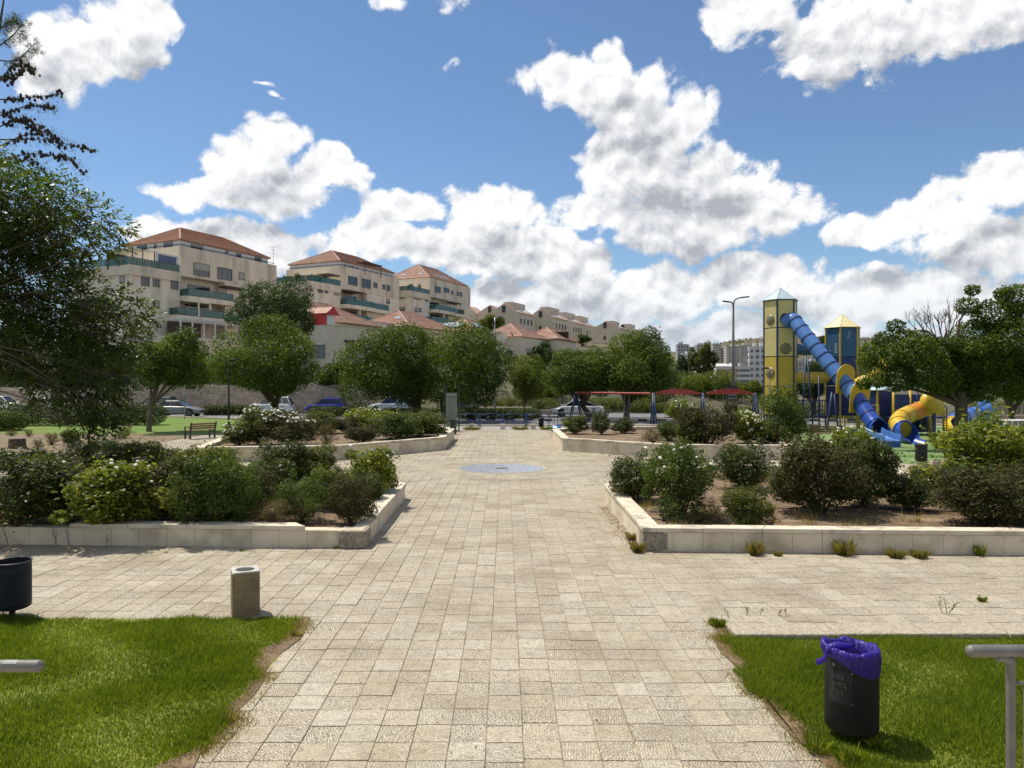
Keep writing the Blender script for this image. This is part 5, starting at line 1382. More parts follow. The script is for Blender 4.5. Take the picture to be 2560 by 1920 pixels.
for lb, px, py, D, rl, hu, hv, rh, wh in (('house with the widest tiled hip roof and a white skylight', 997, 778, 136, 5.2, 6.6, 6.6, 3.4, 8), ('house with solar panels on its tiled hip roof', 1158, 797, 158, 3.0, 6.6, 6.6, 3.4, 8),
        ('house with satellite dish and tiled hip roof beside the lamp post', 1275, 810, 140, 3.4, 4.6, 4.6, 2.7, 7), ('house with a dark dormer in its tiled hip roof', 1366, 820, 150, 3.6, 4.2, 4.2, 2.5, 7)):
    hb, ap, ze = house(lb, px, py, D, rl, hu, hv, rh, wh)
    if px == 997: MB().obox((-3.2, -2.0, ze + 1.9), (1.2, .9, .1), (0, 1, 0), (.88, 0, .47), (-.47, 0, .88)).build('skylight', 'solar', hb)
    if px == 1158:
        for sy, dr_ in ((-4.2, (0, .88, .46)), ): MB().obox((1.5, -3.2, ze + 1.95), (5.5, 2.6, .1), (1, 0, 0), (0, .89, .46), (0, -.46, .89)).build('solar_panel', 'solar', hb)
        MB().obox((-3.4, .6, ze + 1.95), (4.6, 2.6, .1), (0, 1, 0), (.89, 0, .46), (-.46, 0, .89)).build('solar_panel', 'solar', hb)
    if px == 1366:
        MB().box(1.6, 3.2, -3.6, -1.2, ze + .6, ze + 1.7).build('dormer', 'dark_void', hb); MB().box(1.3, 3.5, -3.9, -.6, ze + 1.7, ze + 1.82).build('dormer_roof', 'roof_tile_pale', hb)
    if px == 1275:
        dsh = MB().lathe([(.05, 0), (.35, .08), (.5, .22)], 14, cap=False).build('satellite_dish', 'grey_metal', hb, loc=(-4.4, -2.2, ze + .6)); dsh.rotation_euler = (R(60), 0, R(30))
# wing of that house with window, balcony and red awning
d = 132; hw = thing('house', 'stone house wing with a square dark window, teal balcony and red awning', 'house', (X(1310, d), d, 0), RZ, 'red roofed houses on the slope'); zt = Z(845, d)
MB().box(0, 8.5, 0, 7, zt - 8, zt).box(-.02, 6, 4.5, 11, zt - 8, zt + .0).build('wall', 'house_stone', hw)
window(hw, 'r', 0.0, 1.0, 3.9, zt - 3.6, zt - 1.8, 'plain')
balcony(hw, -2.6, -.02, .8, 6.5, zt - 4.6); MB().box(-2.8, -.03, .5, 6.8, zt - 6.9, zt - 5.9).build('awning', 'red_paint', hw)
MB().box(-.12, -.02, 2.2, 3.4, zt - 4.6, zt - 2.2).build('balcony_door', 'teal_metal', hw)
d = 128; hv_ = thing('house', 'pale curved house wall left of the stone wing with balcony', 'house', (X(1225, d), d, 0), RZ, 'red roofed houses on the slope'); zt = Z(828, d)
MB().box(0, 7, 0, 7, zt - 8, zt).build('wall', 'render_pale', hv_); MB().box(-.1, 7.1, -.1, 7.1, zt, zt + .12).build('cornice', 'limestone', hv_)

def gable_house(label, cpx, cpy, apx, apy, D, length, wins, block=True):
    c = at(cpx, cpy, D); b = thing('gabled_house', label, 'house', (c.x, c.y, 0), RZ, 'gabled houses on the hill top')
    st = Site(c.x, c.y); q, za = st.face_l(apx, apy, 0.0); q = min(max(q, 3.0), 6.0); w = 2 * q; ze = c.z
    m = MB(); base = ze - 9
    m.add([(0, 0, base), (0, w, base), (0, w, ze), (0, q, za), (0, 0, ze), (length, 0, base), (length, w, base), (length, w, ze), (length, q, za), (length, 0, ze)],
          [(0, 4, 3, 2, 1), (5, 6, 7, 8, 9), (0, 5, 9, 4), (1, 2, 7, 6), (0, 1, 6, 5), (4, 9, 8, 3), (3, 8, 7, 2)])
    m.build('wall', 'house_stone', b)
    sl = (Vector((0, 0, ze)) - Vector((0, q, za))); r = MB()
    up = Vector((0, -(za - ze), q)).normalized() * -1; up = Vector((0, -(za - ze), q)).normalized()
    e0, e1 = Vector((.25, -.25, ze - .12)), Vector((length + .2, -.25, ze - .12)); t0, t1 = Vector((.25, q, za + .12)), Vector((length + .2, q, za + .12))
    r.add([e0 + up * .1, e1 + up * .1, t1 + up * .1, t0 + up * .1, e0, e1, t1, t0], [(0, 1, 2, 3), (7, 6, 5, 4), (4, 5, 1, 0), (5, 6, 2, 1), (7, 4, 0, 3), (6, 7, 3, 2)])
    rf = r.build('roof', 'roof_tile_pale', b)
    up2 = Vector((0, (za - ze), q)).normalized(); e0, e1 = Vector((.25, w + .25, ze - .12)), Vector((length + .2, w + .25, ze - .12))
    MB().add([t0 + up2 * .1, t1 + up2 * .1, e1 + up2 * .1, e0 + up2 * .1, t0, t1, e1, e0], [(0, 1, 2, 3), (7, 6, 5, 4), (4, 5, 1, 0), (5, 6, 2, 1), (7, 4, 0, 3), (6, 7, 3, 2)]).build('roof', 'roof_tile_pale', b)
    if block:
        MB().box(1.2, length - 1.0, q * .55, q + .6, ze + .5, za + .65).build('roof_block', 'house_stone', b)
        c2 = Vector((length * .5, q * .28, ze + (za - ze) * .28 + .22)); MB().obox(c2, (length * .62, q * .42, .1), (1, 0, 0), (0, q, za - ze), up).build('solar_panel', 'solar', b)
    for i in range(4): window(b, 'r', 0.0, length * (.1 + .22 * i), length * (.1 + .22 * i) + .9, ze - 3.0, ze - 1.5, 'plain')
    window(b, 'l', 0.0, q - .6, q + .5, ze + .2, ze + 2.0, 'plain'); window(b, 'l', 0.0, q - .4, q + .4, ze - 3.2, ze - 2.2, 'plain')
    return b
gable_house('gabled stone house nearest the farthest block, with roof block and antenna', 1296, 781, 1259, 760, 200, 11, 0)
gable_house('second gabled stone house along the hill top', 1386, 794, 1351, 772, 212, 11, 0)
gable_house('third gabled stone house along the hill top', 1429, 805, 1397, 785, 236, 11, 0)
gable_house('fourth gabled stone house along the hill top', 1464, 813, 1432, 794, 250, 11, 0)
gable_house('gabled stone house partly behind the domed tree', 1551, 821, 1512, 807, 222, 9, 0)
gable_house('last gabled house roof above the domed tree', 1590, 826, 1556, 814, 245, 9, 0)
gable_house('rear gabled house with lower roof behind the first gable', 1258, 782, 1224, 764, 212, 8, 0, block=False)
gable_house('small gabled house right of the farthest block', 1190, 784, 1172, 766, 215, 6, 0, block=False)

# ------------------------------------------------------------------ the town on the far hill
def city(label, px0, px1, y0, y1, D, mat, cols, rows_, tower=None, wm='pane', rot=0.0, wfrac=.42):
    b = thing('town_building', label, 'building', (X((px0 + px1) / 2, D), D, 0), rot, 'white town on the far hill')
    w = (px1 - px0) * D / F; zt, zb = Z(y0, D), Z(y1, D)
    MB().box(-w/2, w/2, 0, w * .8, zb - 25, zt).build('wall', mat, b)
    m = MB(); cwid = w / cols; rh = (zt - zb) / rows_
    random.seed(int(px0 * 7 + y0))
    for i in range(cols):
        if random.random() < .12: continue
        ww = cwid * random.uniform(wfrac * .7, wfrac * 1.2)
        for j in range(rows_):
            cx_ = -w/2 + cwid * (i + .5); cz = zt - rh * (j + .6)
            m.box(cx_ - ww/2, cx_ + ww/2, -.12, .05, cz - rh * .24, cz + rh * .24)
    for j in range(rows_):
        for i in range(2): m.box(-w/2 - .1, -w/2 + .05, w * (.15 + .35 * i), w * (.3 + .35 * i), zt - rh * (j + .85), zt - rh * (j + .4))
    o = m.build('windows', wm, b); o['kind'] = 'stuff'
    r = MB().box(-w/2 - .15, w/2 + .15, -.15, w * .8, zt, zt + rh * .18)
    for i in range(2): x_ = random.uniform(-.35, .25) * w; r.box(x_, x_ + w * .16, w * .2, w * .45, zt + rh * .18, zt + rh * .8)
    r.build('roof_parapet', mat, b)
    return b
city('pale stepped block at the left end of the far town', 1694, 1722, 862, 905, 640, 'city_grey', 4, 5)
city('broad pale apartment block with small windows in the far town', 1706, 1742, 868, 890, 650, 'city_white', 7, 4)
city('tan apartment slab left of the tall slab in the far town', 1742, 1772, 863, 905, 620, 'city_grey', 5, 6)
city('tall narrow grey tower rising highest in the far town', 1769, 1778, 856, 905, 610, 'city_grey', 1, 6)
city('tall tan apartment slab with even windows in the far town', 1782, 1802, 860, 908, 600, 'city_beige', 4, 8)
city('balconied beige block right of the tall tan slab', 1801, 1820, 870, 905, 630, 'city_beige', 4, 6, wfrac=.6)
city('wide beige terraced block behind the street lamp', 1816, 1858, 866, 905, 620, 'city_beige', 8, 6, wfrac=.5)
city('pale block with flat crenellated roof under the hill', 1850, 1895, 863, 890, 680, 'city_beige', 8, 4)
city('low white school block with grouped windows', 1708, 1745, 885, 912, 520, 'city_white', 9, 3)
city('small white block right of the school block', 1746, 1768, 887, 910, 515, 'city_white', 5, 3)
city('white five storey office block with square windows beside the tower', 1874, 1926, 868, 960, 420, 'city_white', 4, 6, rot=-.25, wfrac=.5)
city('low white building with ochre panels and window bands', 1790, 1876, 918, 958, 380, 'city_white', 3, 3, wfrac=.9)
city('low white houses below the school block', 1690, 1730, 905, 925, 500, 'city_white', 5, 2)
city('white block seen between the slide and the yellow tower', 1985, 2066, 905, 960, 400, 'city_grey', 8, 5)
city('pale block at the hill foot right of the blue tower', 2090, 2160, 895, 960, 430, 'city_beige', 8, 5)
o = bpy.data.objects.get('town_building.011')
if o:
    D = 380; w = 86 * D / F
    MB().box(-w/2 + 1, -w/2 + 10.5, -.25, -.13, Z(945, D), Z(924, D)).build('ochre_panel', 'ochre', o)
    MB().box(-w/2 + 4.5, -w/2 + 6, -.32, -.26, Z(942, D), Z(928, D)).build('pane', 'pane', o)
D = 470; dm = thing('domed_hall', 'white domed roof hall in front of the far town', 'building', (X(1788, D), D, 0), 0)
MB().lathe([(13, Z(925, D) - 12), (13, Z(920, D)), (11, Z(914, D)), (7, Z(910, D)), (.1, Z(909, D))], 20).build('dome', 'city_white', dm, smooth=True)
MB().box(-13.5, 13.5, -13.6, -12.2, Z(935, D), Z(922, D)).build('wall', 'city_white', dm)
# far hill pines
for i, (px, py, s_, lb) in enumerate(((1872, 852, 5, 'small dark tree on the far hill crest left of the yellow tower'), (1900, 850, 3.5, 'smaller dark tree beside it on the far hill crest'), (1820, 862, 3, 'low dark tree on the far hill slope above the beige block'), (2042, 832, 5, 'pine on the hill crest between the towers, left one'), (2056, 828, 7, 'tallest pine on the hill crest between the towers'), (2028, 838, 4, 'low tree on the hill crest next to the slide'))):
    D = 900; c = at(px, py, D); c.z = float(ht(c.x, c.y)) + s_ * 1.5
    make_tree(lb, (c.x, c.y, c.z - s_ * 1.6), (c.x, c.y, c.z), (s_, s_, s_ * .8), .3, mat='leaf_dark_tree', leaves=900, leaf=1.3, clumps=8, seed=70 + i, group='trees on the far hill')

# ------------------------------------------------------------------ stone wall, fence and stairs across the road
random.seed(9)
YW = 74.2
def stone_wall(label, x0, x1, y, z0, zt, ch=.27, thick=.45):
    t = thing('stone_wall', label, 'wall', ((x0 + x1) / 2, y, z0), 0, 'stone walls across the road')
    L_ = x1 - x0; hgt = zt - z0; n = round(hgt / ch); m = MB(); rn = []
    for j in range(n):
        x = -L_/2 - random.random() * .3; zz0, zz1 = hgt * j / n, hgt * (j + 1) / n
        while x < L_/2:
            w = random.uniform(.32, .75); a, b = max(x, -L_/2), min(x + w, L_/2)
            if b - a > .06: m.box(a + .012, b - .012, -random.uniform(.0, .05), .2, zz0 + .012, zz1 - .012); rn += [random.random()] * 6
            x += w
    o = m.build('block', 'wall_block', t); o['kind'] = 'stuff'; o.data.attributes.new('rnd', 'FLOAT', 'FACE').data.foreach_set('value', rn)
    MB().box(-L_/2, L_/2, .02, thick, -.1, hgt - .01).build('core', 'joint', t)
    k = max(1, round(L_ / 1.2))
    for i in range(k): MB().box(-L_/2 + L_ * i / k + .005, -L_/2 + L_ * (i + 1) / k - .005, -.08, thick + .05, hgt, hgt + .09).build('coping_stone', 'limestone', t)
    return t
stone_wall('long coursed stone retaining wall behind the parked cars', X(318, YW), X(935, YW), YW, 0, 2.7)
stone_wall('stone retaining wall at the left behind the white hatchback', X(-160, YW), X(72, YW), YW, 0, 2.45)
stone_wall('low stone retaining wall below the trimmed hedge', X(1195, 70.3), X(1328, 70.3), 70.3, 0, .62, .3)
stone_wall('lower stepped stone wall behind the white fastback car', X(1329, 71), X(1500, 71), 71.0, 0, .35, .3)
wp = thing('plaster_wall', 'smooth pale wall panel left of the outdoor stairs', 'wall', (X(172, YW), YW, 0), 0)
MB().box(X(73, YW) - X(172, YW), X(272, YW) - X(172, YW), 0, .4, 0, 2.4).build('wall', 'render_beige', wp); MB().box(X(73, YW) - X(172, YW), X(272, YW) - X(172, YW), -.06, .46, 2.4, 2.5).build('coping', 'limestone', wp)
stt = thing('outdoor_stairs', 'stone stairs climbing through the gap in the retaining wall', 'stairs', (X(295, YW), YW + .3, 0), 0)
for i in range(14): MB().box(-1.0, 1.0, i * .3, i * .3 + .32, -.1 if i < 2 else i * .165 - .3, (i + 1) * .165).build('step', 'coping', stt)
MB().tube([(.95, 0, .95), (.95, 4.2, 3.25)], .03, 6).build('handrail', 'grey_metal', stt)
MB().box(-1.4, -1.01, 0, 5, -.1, 2.5).build('side_wall', 'render_beige', stt)
def bar_fence(label, x0, x1, y, z0, h, mat, step=.14, post=2.4, ydep=None):
    t = thing('fence', label, 'fence', ((x0 + x1) / 2, y, z0), 0, 'metal fences'); L_ = x1 - x0; m = MB(); n = int(L_ / step)
    for i in range(n): c = -L_/2 + step * (i + .5); m.box(c - .012, c + .012, -.012, .012, .1, h - .05)
    o = m.build('bars', mat, t); o['kind'] = 'stuff'
    k = max(1, round(L_ / post))
    for i in range(k + 1): c = -L_/2 + L_ * i / k; MB().box(c - .035, c + .035, -.035, .035, 0, h + .05).build('post', mat, t)
    for zz in (.08, h - .06): MB().box(-L_/2, L_/2, -.02, .02, zz, zz + .04).build('rail', mat, t)
    return t
bar_fence('dark railing on top of the long stone retaining wall', X(318, 74.4), X(935, 74.4), 74.4, 2.79, 1.15, 'dark_metal')
bar_fence('dark railing above the left stone wall', X(-160, 74.4), X(272, 74.4), 74.4, 2.55, 1.15, 'dark_metal')
stone_wall('low stone wall below the pale fence at the far right', X(2360, 92), X(2700, 92), 92, -2.4, -1.05, .3)
bar_fence('pale metal fence on the far right wall behind the play slides', X(2360, 92.2), X(2700, 92.2), 92.2, -.96, 1.1, 'grey_metal', .16)
bar_fence('pale metal railing of the slope path behind the white fastback', X(1412, 78), X(1452, 78), 78, float(ht(7, 78)), 1.1, 'grey_metal', .25)

# ------------------------------------------------------------------ playground
pmat('play_blue', (.018, .075, .40), (.012, .055, .32), .9, .28, coord='Object')
pmat('play_blue_faded', (.085, .20, .48), (.06, .155, .42), .8, .30, coord='Object')
pmat('play_blue_ring', (.010, .022, .085), None, rough=.45)
pmat('play_navy', (.010, .024, .12), (.014, .034, .16), 2, .45)
pmat('play_teal', (.020, .085, .19), (.03, .105, .22), 2, .55)
pmat('play_yellow', (.62, .42, .03), (.54, .35, .022), 1.2, .35, coord='Object')
pmat('play_yellow_panel', (.56, .40, .055), (.50, .345, .04), 2, .6)
pmat('play_yellow_faded', (.62, .535, .23), (.55, .46, .18), 2, .65)
pmat('play_cream', (.72, .64, .36), (.66, .57, .30), 4, .6)
pmat('play_orange', (.62, .20, .015), (.52, .16, .012), 1, .35, coord='Object')
pmat('play_pale_blue', (.42, .53, .58), (.34, .45, .51), 6, .55, .4, 20)
pmat('post_blue', (.009, .030, .095), (.013, .04, .12), 2, .45)
pmat('bubble', (.34, .29, .17), (.24, .20, .12), 2, .25, alpha=.7)
pmat('wood_slat', (.20, .125, .07), (.12, .075, .045), 6, .7, stretch=(1, 8, 8))
pmat('swing_red', (.28, .022, .025), (.36, .06, .055), 5, .6)
pmat('rubber', (.018, .018, .02), None, rough=.8)

def hole_panel(w, h, hx, hz, r, th=.04, n=32):
    """upright board (x across, z up, centred) with a round hole"""
    angs = sorted(set([2*PI*i/n for i in range(n)] + [math.atan2(sz*h/2 - hz, sx*w/2 - hx) % (2*PI) for sx in (-1, 1) for sz in (-1, 1)]))
    inn, outp = [], []
    for a in angs:
        c, s = math.cos(a), math.sin(a); inn.append((hx + r*c, hz + r*s))
        t = min([((w/2 if c > 0 else -w/2) - hx) / c if abs(c) > 1e-9 else 1e9, ((h/2 if s > 0 else -h/2) - hz) / s if abs(s) > 1e-9 else 1e9])
        outp.append((hx + t*c, hz + t*s))
    m = MB(); k = len(angs)
    vs = [(p[0], -th/2, p[1]) for p in inn] + [(p[0], -th/2, p[1]) for p in outp] + [(p[0], th/2, p[1]) for p in inn] + [(p[0], th/2, p[1]) for p in outp]
    fs = []
    for i in range(k):
        j = (i+1) % k
        fs += [(i, k+i, k+j, j), (2*k+i, 2*k+j, 3*k+j, 3*k+i), (i, j, 2*k+j, 2*k+i), (k+i, 3*k+i, 3*k+j, k+j)]
    return m.add(vs, fs)
def play_tower(label, px, D, rad, a0, ze, za, zs, mats, post, roof, holes={}, skip=()):
    t = thing('play_tower', label, 'play tower', (X(px, D), D, 0), 0, 'playground towers')
    P = [Vector((rad * math.cos(R(a0 + 60*k)), rad * math.sin(R(a0 + 60*k)), 0)) for k in range(6)]
    for p in P: MB().tube([p, p + Vector((0, 0, ze))], .055, 10).build('post', post, t, smooth=True, sharp=50)
    for li in range(len(zs) - 1):
        z1, z0 = zs[li], zs[li + 1]
        for k in range(6):
            if (li, k) in skip: continue
            p, q = P[k], P[(k+1) % 6]; w = (q - p).length - .12; h = z1 - z0 - .06; c = (p + q) / 2
            hl = holes.get((li, k)); mt = mats[li] if not isinstance(mats[li], dict) else mats[li].get(k, mats[li]['*'])
            m = hole_panel(w, h, hl[0] * w, hl[1] * h, hl[2]) if hl else MB().box(-w/2, w/2, -.02, .02, -h/2, h/2)
            o = m.build('panel', mt, t); o.location = (c.x, c.y, (z0 + z1) / 2); o.rotation_euler = (0, 0, math.atan2(q.y - p.y, q.x - p.x))
            if not hl and k in (4, 5, 0):
                g = MB()          # moulded brick relief
                for rr in range(int(h / .16)):
                    zz = -h/2 + .1 + rr * .16
                    g.box(-w/2 + .04, w/2 - .04, -.024, -.020, zz, zz + .012)
                    for cc in range(4): xx = -w/2 + .1 + (cc + .5 * (rr % 2)) * w/4.4; g.box(xx, xx + .012, -.024, -.020, zz + .012, zz + .16)
                g.build('relief', mt, o)
            if hl and len(hl) > 3:
                bb = MB().lathe([(hl[2] + .03, 0), (hl[2] + .03, .02), (hl[2] * .8, .05), (hl[2] * .4, .075), (.001, .08)], 20, cap=False).build('bubble_window', 'bubble', o, smooth=True)
                bb.location = (hl[0] * w, -.02, hl[1] * h); bb.rotation_euler = (R(90), 0, 0)
        MB().add([tuple(p * .97 + Vector((0, 0, z0 + .01))) for p in P] + [tuple(p * .97 + Vector((0, 0, z0 - .04))) for p in P], [tuple(range(6)), tuple(range(11, 5, -1))] + [(i, 6 + i, 6 + (i+1) % 6, (i+1) % 6) for i in range(6)]).build('deck', 'play_navy', t)
    Q = [p * 1.10 + Vector((0, 0, ze)) for p in P]; ap = Vector((0, 0, za))
    r = MB(); r.add([tuple(q) for q in Q] + [tuple(ap)], [(i, (i+1) % 6, 6) for i in range(6)] + [tuple(range(5, -1, -1))]); ro = r.build('roof', roof, t)
    rb = MB()
    for i in range(6): rb.tube([Q[i], ap], .025, 5).tube([Q[i], Q[(i+1) % 6]], .03, 5)
    rb.build('roof_edge', roof, ro)
    return t
D1 = 47.0
tw1 = play_tower('tall yellow play tower with blue posts and pale blue pyramid roof', 1950.5, D1, 1.03, -120, 8.2, 9.0, [8.15, 6.42, 4.62, 2.76, .95], ['play_yellow_faded', 'play_yellow_faded', 'play_yellow_panel', 'play_yellow_panel'], 'post_blue', 'play_pale_blue',
    {(0, 5): (0, -.22, .30, 1), (1, 0): (0, -.24, .33, 1), (2, 5): (0, -.05, .32, 1), (0, 0): (0, -.2, .36)})
tw2 = play_tower('blue play tower with yellow posts and cream pyramid roof', 2106, 47.5, 1.06, -121.5, 6.5, 7.35, [6.45, 4.62, 2.76, .95], [{'*': 'play_teal'}, {'*': 'play_navy'}, {'*': 'play_navy'}], 'play_yellow', 'play_cream')
tw3 = play_tower('low navy play tower with pale blue roof half hidden by the big tree', 2196, 43.5, .85, -120, 2.55, 3.05, [2.5, 1.1], ['play_navy'], 'play_yellow', 'play_pale_blue')
# white faded emblem on the teal panel and on the navy one
for zc, xo, sc in ((5.2, 0, 1),):
    em = MB()
    for i in range(5): em.box(.12, .30, -.006, .006, -.30 + .13 * i, -.26 + .13 * i)
    em.box(.14, .17, -.006, .006, -.32, .32)
    for i in range(10): a = R(100 + 16 * i); em.bar((-.08 + .22 * math.cos(a), 0, .22 * math.sin(a)), (-.08 + .22 * math.cos(a + .2), 0, .22 * math.sin(a + .2)), .02)
    pl = [c for c in tw2.children if c.name.startswith('panel')][5]
    o = em.build('emblem', 'play_pale_blue', pl); o.location = (0.05, -.028, -.35)
    st_ = MB()
    for i in range(5): st_.box(-.02 + .03 * i, .12 + .03 * i, -.004, .004, .1 * i, .1 * i + .03)
    p0 = [c for c in tw2.children if c.name.startswith('panel')][0]
    o = st_.build('emblem', 'play_pale_blue', p0); o.location = (-.1, -.028, .25)

def sub_path(pts, a, b):
    """part of a polyline between arc lengths a and b"""
    out_, acc = [], 0.0
    for i in range(len(pts) - 1):
        L_ = (pts[i+1] - pts[i]).length
        for tt in (a, b):
            if acc <= tt < acc + L_ and tt == a: out_.append(pts[i].lerp(pts[i+1], (tt - acc) / L_))
        if a < acc + L_ < b: out_.append(pts[i+1])
        if acc < b <= acc + L_: out_.append(pts[i].lerp(pts[i+1], (b - acc) / L_))
        acc += L_
    return out_
def arc_sweep(pts, r, a0, a1, n=14, th=.03):
    """open trough: arc of a circle swept along pts; angle 270 is straight down"""
    m = MB(); vs = []; k = len(pts)
    for i in range(k):
        t = (pts[min(i+1, k-1)] - pts[max(i-1, 0)]).normalized(); sx = t.cross(Vector((0, 0, 1))).normalized(); up = sx.cross(t)
        rr = r[i] if hasattr(r, '__len__') else r; s0, s1 = (a0[i], a1[i]) if hasattr(a0, '__len__') else (a0, a1)
        for q, ro in ((0, rr), (1, rr - th)):
            for j in range(n + 1):
                a = R(s0 + (s1 - s0) * j / n); vs.append(pts[i] + sx * math.cos(a) * ro + up * math.sin(a) * ro)
    w = 2 * (n + 1)
    for i in range(k - 1):
        for j in range(n):
            a, b = i*w + j, (i+1)*w + j; m.f.append((a, a+1, b+1, b)); a += n+1; b += n+1; m.f.append((a, b, b+1, a+1))
        for j in (0, n):
            a, b = i*w + j, (i+1)*w + j; m.f.append((a, b, b + n+1, a + n+1))
    for i in (0, k-1):
        for j in range(n): a = i*w + j; m.f.append((a, a+1, a+n+2, a+n+1))
    m.v = [tuple(v) for v in vs]
    return m
def tube_slide(label, pts, r, seg, matf, ring, exit_mat, group='tube slides', scoop=1.3):
    base = Vector((pts[-1].x, pts[-1].y, 0)); t = thing('tube_slide', label, 'slide', base, 0, group)
    P = [p - base for p in smooth_path(pts, 10)]
    tot = sum((P[i+1] - P[i]).length for i in range(len(P) - 1)); n = max(1, round((tot - scoop) / seg)); body = tot - scoop
    for i in range(n):
        q = sub_path(P, body * i / n, body * (i + 1) / n)
        if len(q) < 2: continue
        k = len(q); d0 = q
        MB().tube(q, r, 24, cap=False).build('tube_segment', matf(i, n), t, smooth=True)
        c = body * (i + 1) / n; q2 = sub_path(P, c - .035, c + .035)
        if len(q2) >= 2: MB().tube(q2, r + .03, 24).build('flange', ring, t, smooth=True, sharp=50)
    q = sub_path(P, body, tot); k = len(q)
    a0 = [90 + 120 * min(1, 1.6 * i / (k-1)) - 5 for i in range(k)]; a1 = [450 - 120 * min(1, 1.6 * i / (k-1)) + 5 for i in range(k)]
    arc_sweep(q, [r + .02 + .12 * i / k for i in range(k)], a0, a1, 20).build('exit_trough', exit_mat, t, smooth=True, sharp=60)
    lip = [q[0] + (Vector((0, 0, 0))) for _ in range(1)]
    tt = (q[1] - q[0]).normalized(); sx = tt.cross(Vector((0, 0, 1))).normalized(); up = sx.cross(tt)
    MB().tube([q[0] + sx * math.cos(2*PI*i/28) * (r + .03) + up * math.sin(2*PI*i/28) * (r + .03) for i in range(29)], .05, 8, cap=False).build('lip', exit_mat, t, smooth=True)
    return t, P, base
def leg(mb, top, foot, r=.045): mb.tube([top, foot], r, 8)
# long blue slide from the tall tower
pts = [at(1962, 805, 46.3), at(1982, 799, 45.9), at(1996, 815, 45.5), at(2030, 858, 44.5), at(2085, 925, 43.2), at(2138, 990, 41.9), at(2166, 1032, 41.0), at(2190, 1064, 40.2), at(2204, 1074, 39.6), at(2214, 1078, 39.0)]
sl1, P1, bs = tube_slide('long blue tube slide descending from the tall yellow tower', pts, .43, .76, lambda i, n: 'play_blue_faded' if i < n * .72 else 'play_blue', 'play_blue_ring', 'play_blue')
for (px, py, d, sc) in ((2116, 945, 42.2, 1.12), (2146, 992, 41.3, 1.2)):
    c = at(px, py, d) - bs; i = min(range(len(P1) - 1), key=lambda j: (P1[j] - c).length); tt = (P1[i+1] - P1[i]).normalized(); c = P1[i]
    tv = Vector((.34, -.90, -.12)).normalized(); sx = tv.cross(Vector((0, 0, 1))).normalized(); up = sx.cross(tv)
    prof = [(-.56, -.50), (.56, -.50)] + [(.60 * math.cos(R(a)), .42 + .58 * math.sin(R(a))) for a in range(0, 181, 12)]
    m = MB(); k = len(prof)
    m.add([tuple(c + sx * x * sc + up * y * sc + tv * e) for e in (-.02, .02) for x, y in prof], [tuple(range(k))[::-1], tuple(range(k, 2*k))] + [(j, (j+1) % k, k + (j+1) % k, k + j) for j in range(k)])
    m.build('guard_plate', 'play_yellow', sl1)
m = MB()
for (x0, y0), (x1, y1), d in (((2015, 890), (2003, 1072), 45.0), ((2019, 890), (2033, 1078), 44.6), ((2080, 980), (2066, 1078), 43.4), ((2086, 985), (2096, 1080), 43.0), ((2047, 940), (2048, 1078), 44.2)):
    a, b = at(x0, y0, d) - bs, at(x1, y1, d) - bs; b.z = 0
    MB().tube([a, b], .05, 8).build('support_leg', 'post_blue', sl1, smooth=True)
# crawl tubes between the towers
def crawl(label, a, b, r, mat):
    a, b = Vector(a), Vector(b); t = thing('crawl_tube', label, 'play tube', a, 0, 'crawl tubes'); L_ = (b - a)
    for i in range(3): MB().tube([L_ * (i / 3), L_ * ((i + 1) / 3)], r, 22, cap=False).build('tube_segment', mat, t, smooth=True)
    for i in range(4): MB().tube([L_ * (i / 3) - L_.normalized() * .03, L_ * (i / 3) + L_.normalized() * .03], r + .03, 22).build('flange', mat, t, smooth=True, sharp=50)
crawl('grey blue crawl tube joining the two towers up high', at(1984, 874, 47.4), at(2070, 874, 47.8), .37, 'play_teal')
crawl('yellow crawl tube joining the two towers lower down', at(1984, 944, 47.2), at(2068, 944, 47.6), .36, 'play_yellow_panel')
# yellow tubes twisting behind the tree
def spiral(label, c, r, z0, z1, a0, turns, tr, mat, D):
    pts = [Vector((c[0] + r * math.cos(R(a0) + 2*PI*turns*i/14), c[1] + r * math.sin(R(a0) + 2*PI*turns*i/14), z0 + (z1 - z0) * i/14)) for i in range(15)]
    return tube_slide(label, pts, tr, .8, lambda i, n: mat, 'play_yellow_panel', mat)
spiral('yellow spiral tube slide twisting down behind the blue tower', (X(2168, 46.5), 46.6), .95, 5.3, .6, 150, -1.6, .38, 'play_yellow', 46)
# yellow and orange slide with blue mouth
pts = [at(2340, 1004, 38.9), at(2318, 1016, 38.6), at(2290, 1029, 38.3), at(2263, 1039, 37.9), at(2246, 1054, 37.4), at(2253, 1070, 36.8), at(2272, 1082, 36.1), at(2297, 1090, 35.5)]
sl2, P2, b2s = tube_slide('short curved yellow and orange tube slide with a blue mouth', pts, .42, .75, lambda i, n: ('play_yellow', 'play_orange', 'play_orange', 'play_yellow', 'play_yellow')[min(i, 4)], 'play_yellow', 'play_blue', scoop=1.15)
m = MB(); c = at(2328, 1006, 38.2) - b2s
dome = MB().lathe([(.02, -.44), (.24, -.41), (.42, -.32), (.54, -.16), (.58, .0), (.54, .16), (.44, .27)], 24, cap=True).build('hood', 'play_yellow', sl2, smooth=True); dome.location = c; dome.rotation_euler = (R(78), 0, R(12))
for (px, d, zt) in ((2333, 38.6, 1.5), (2262, 37.3, .55), (2285, 36.6, .3), (2337, 39.6, 1.7)):
    a = Vector((X(px, d), d, zt)) - b2s; MB().tube([a, (a.x, a.y, 0)], .055 if zt > 1 else .035, 8).build('support_leg', 'post_blue', sl2)
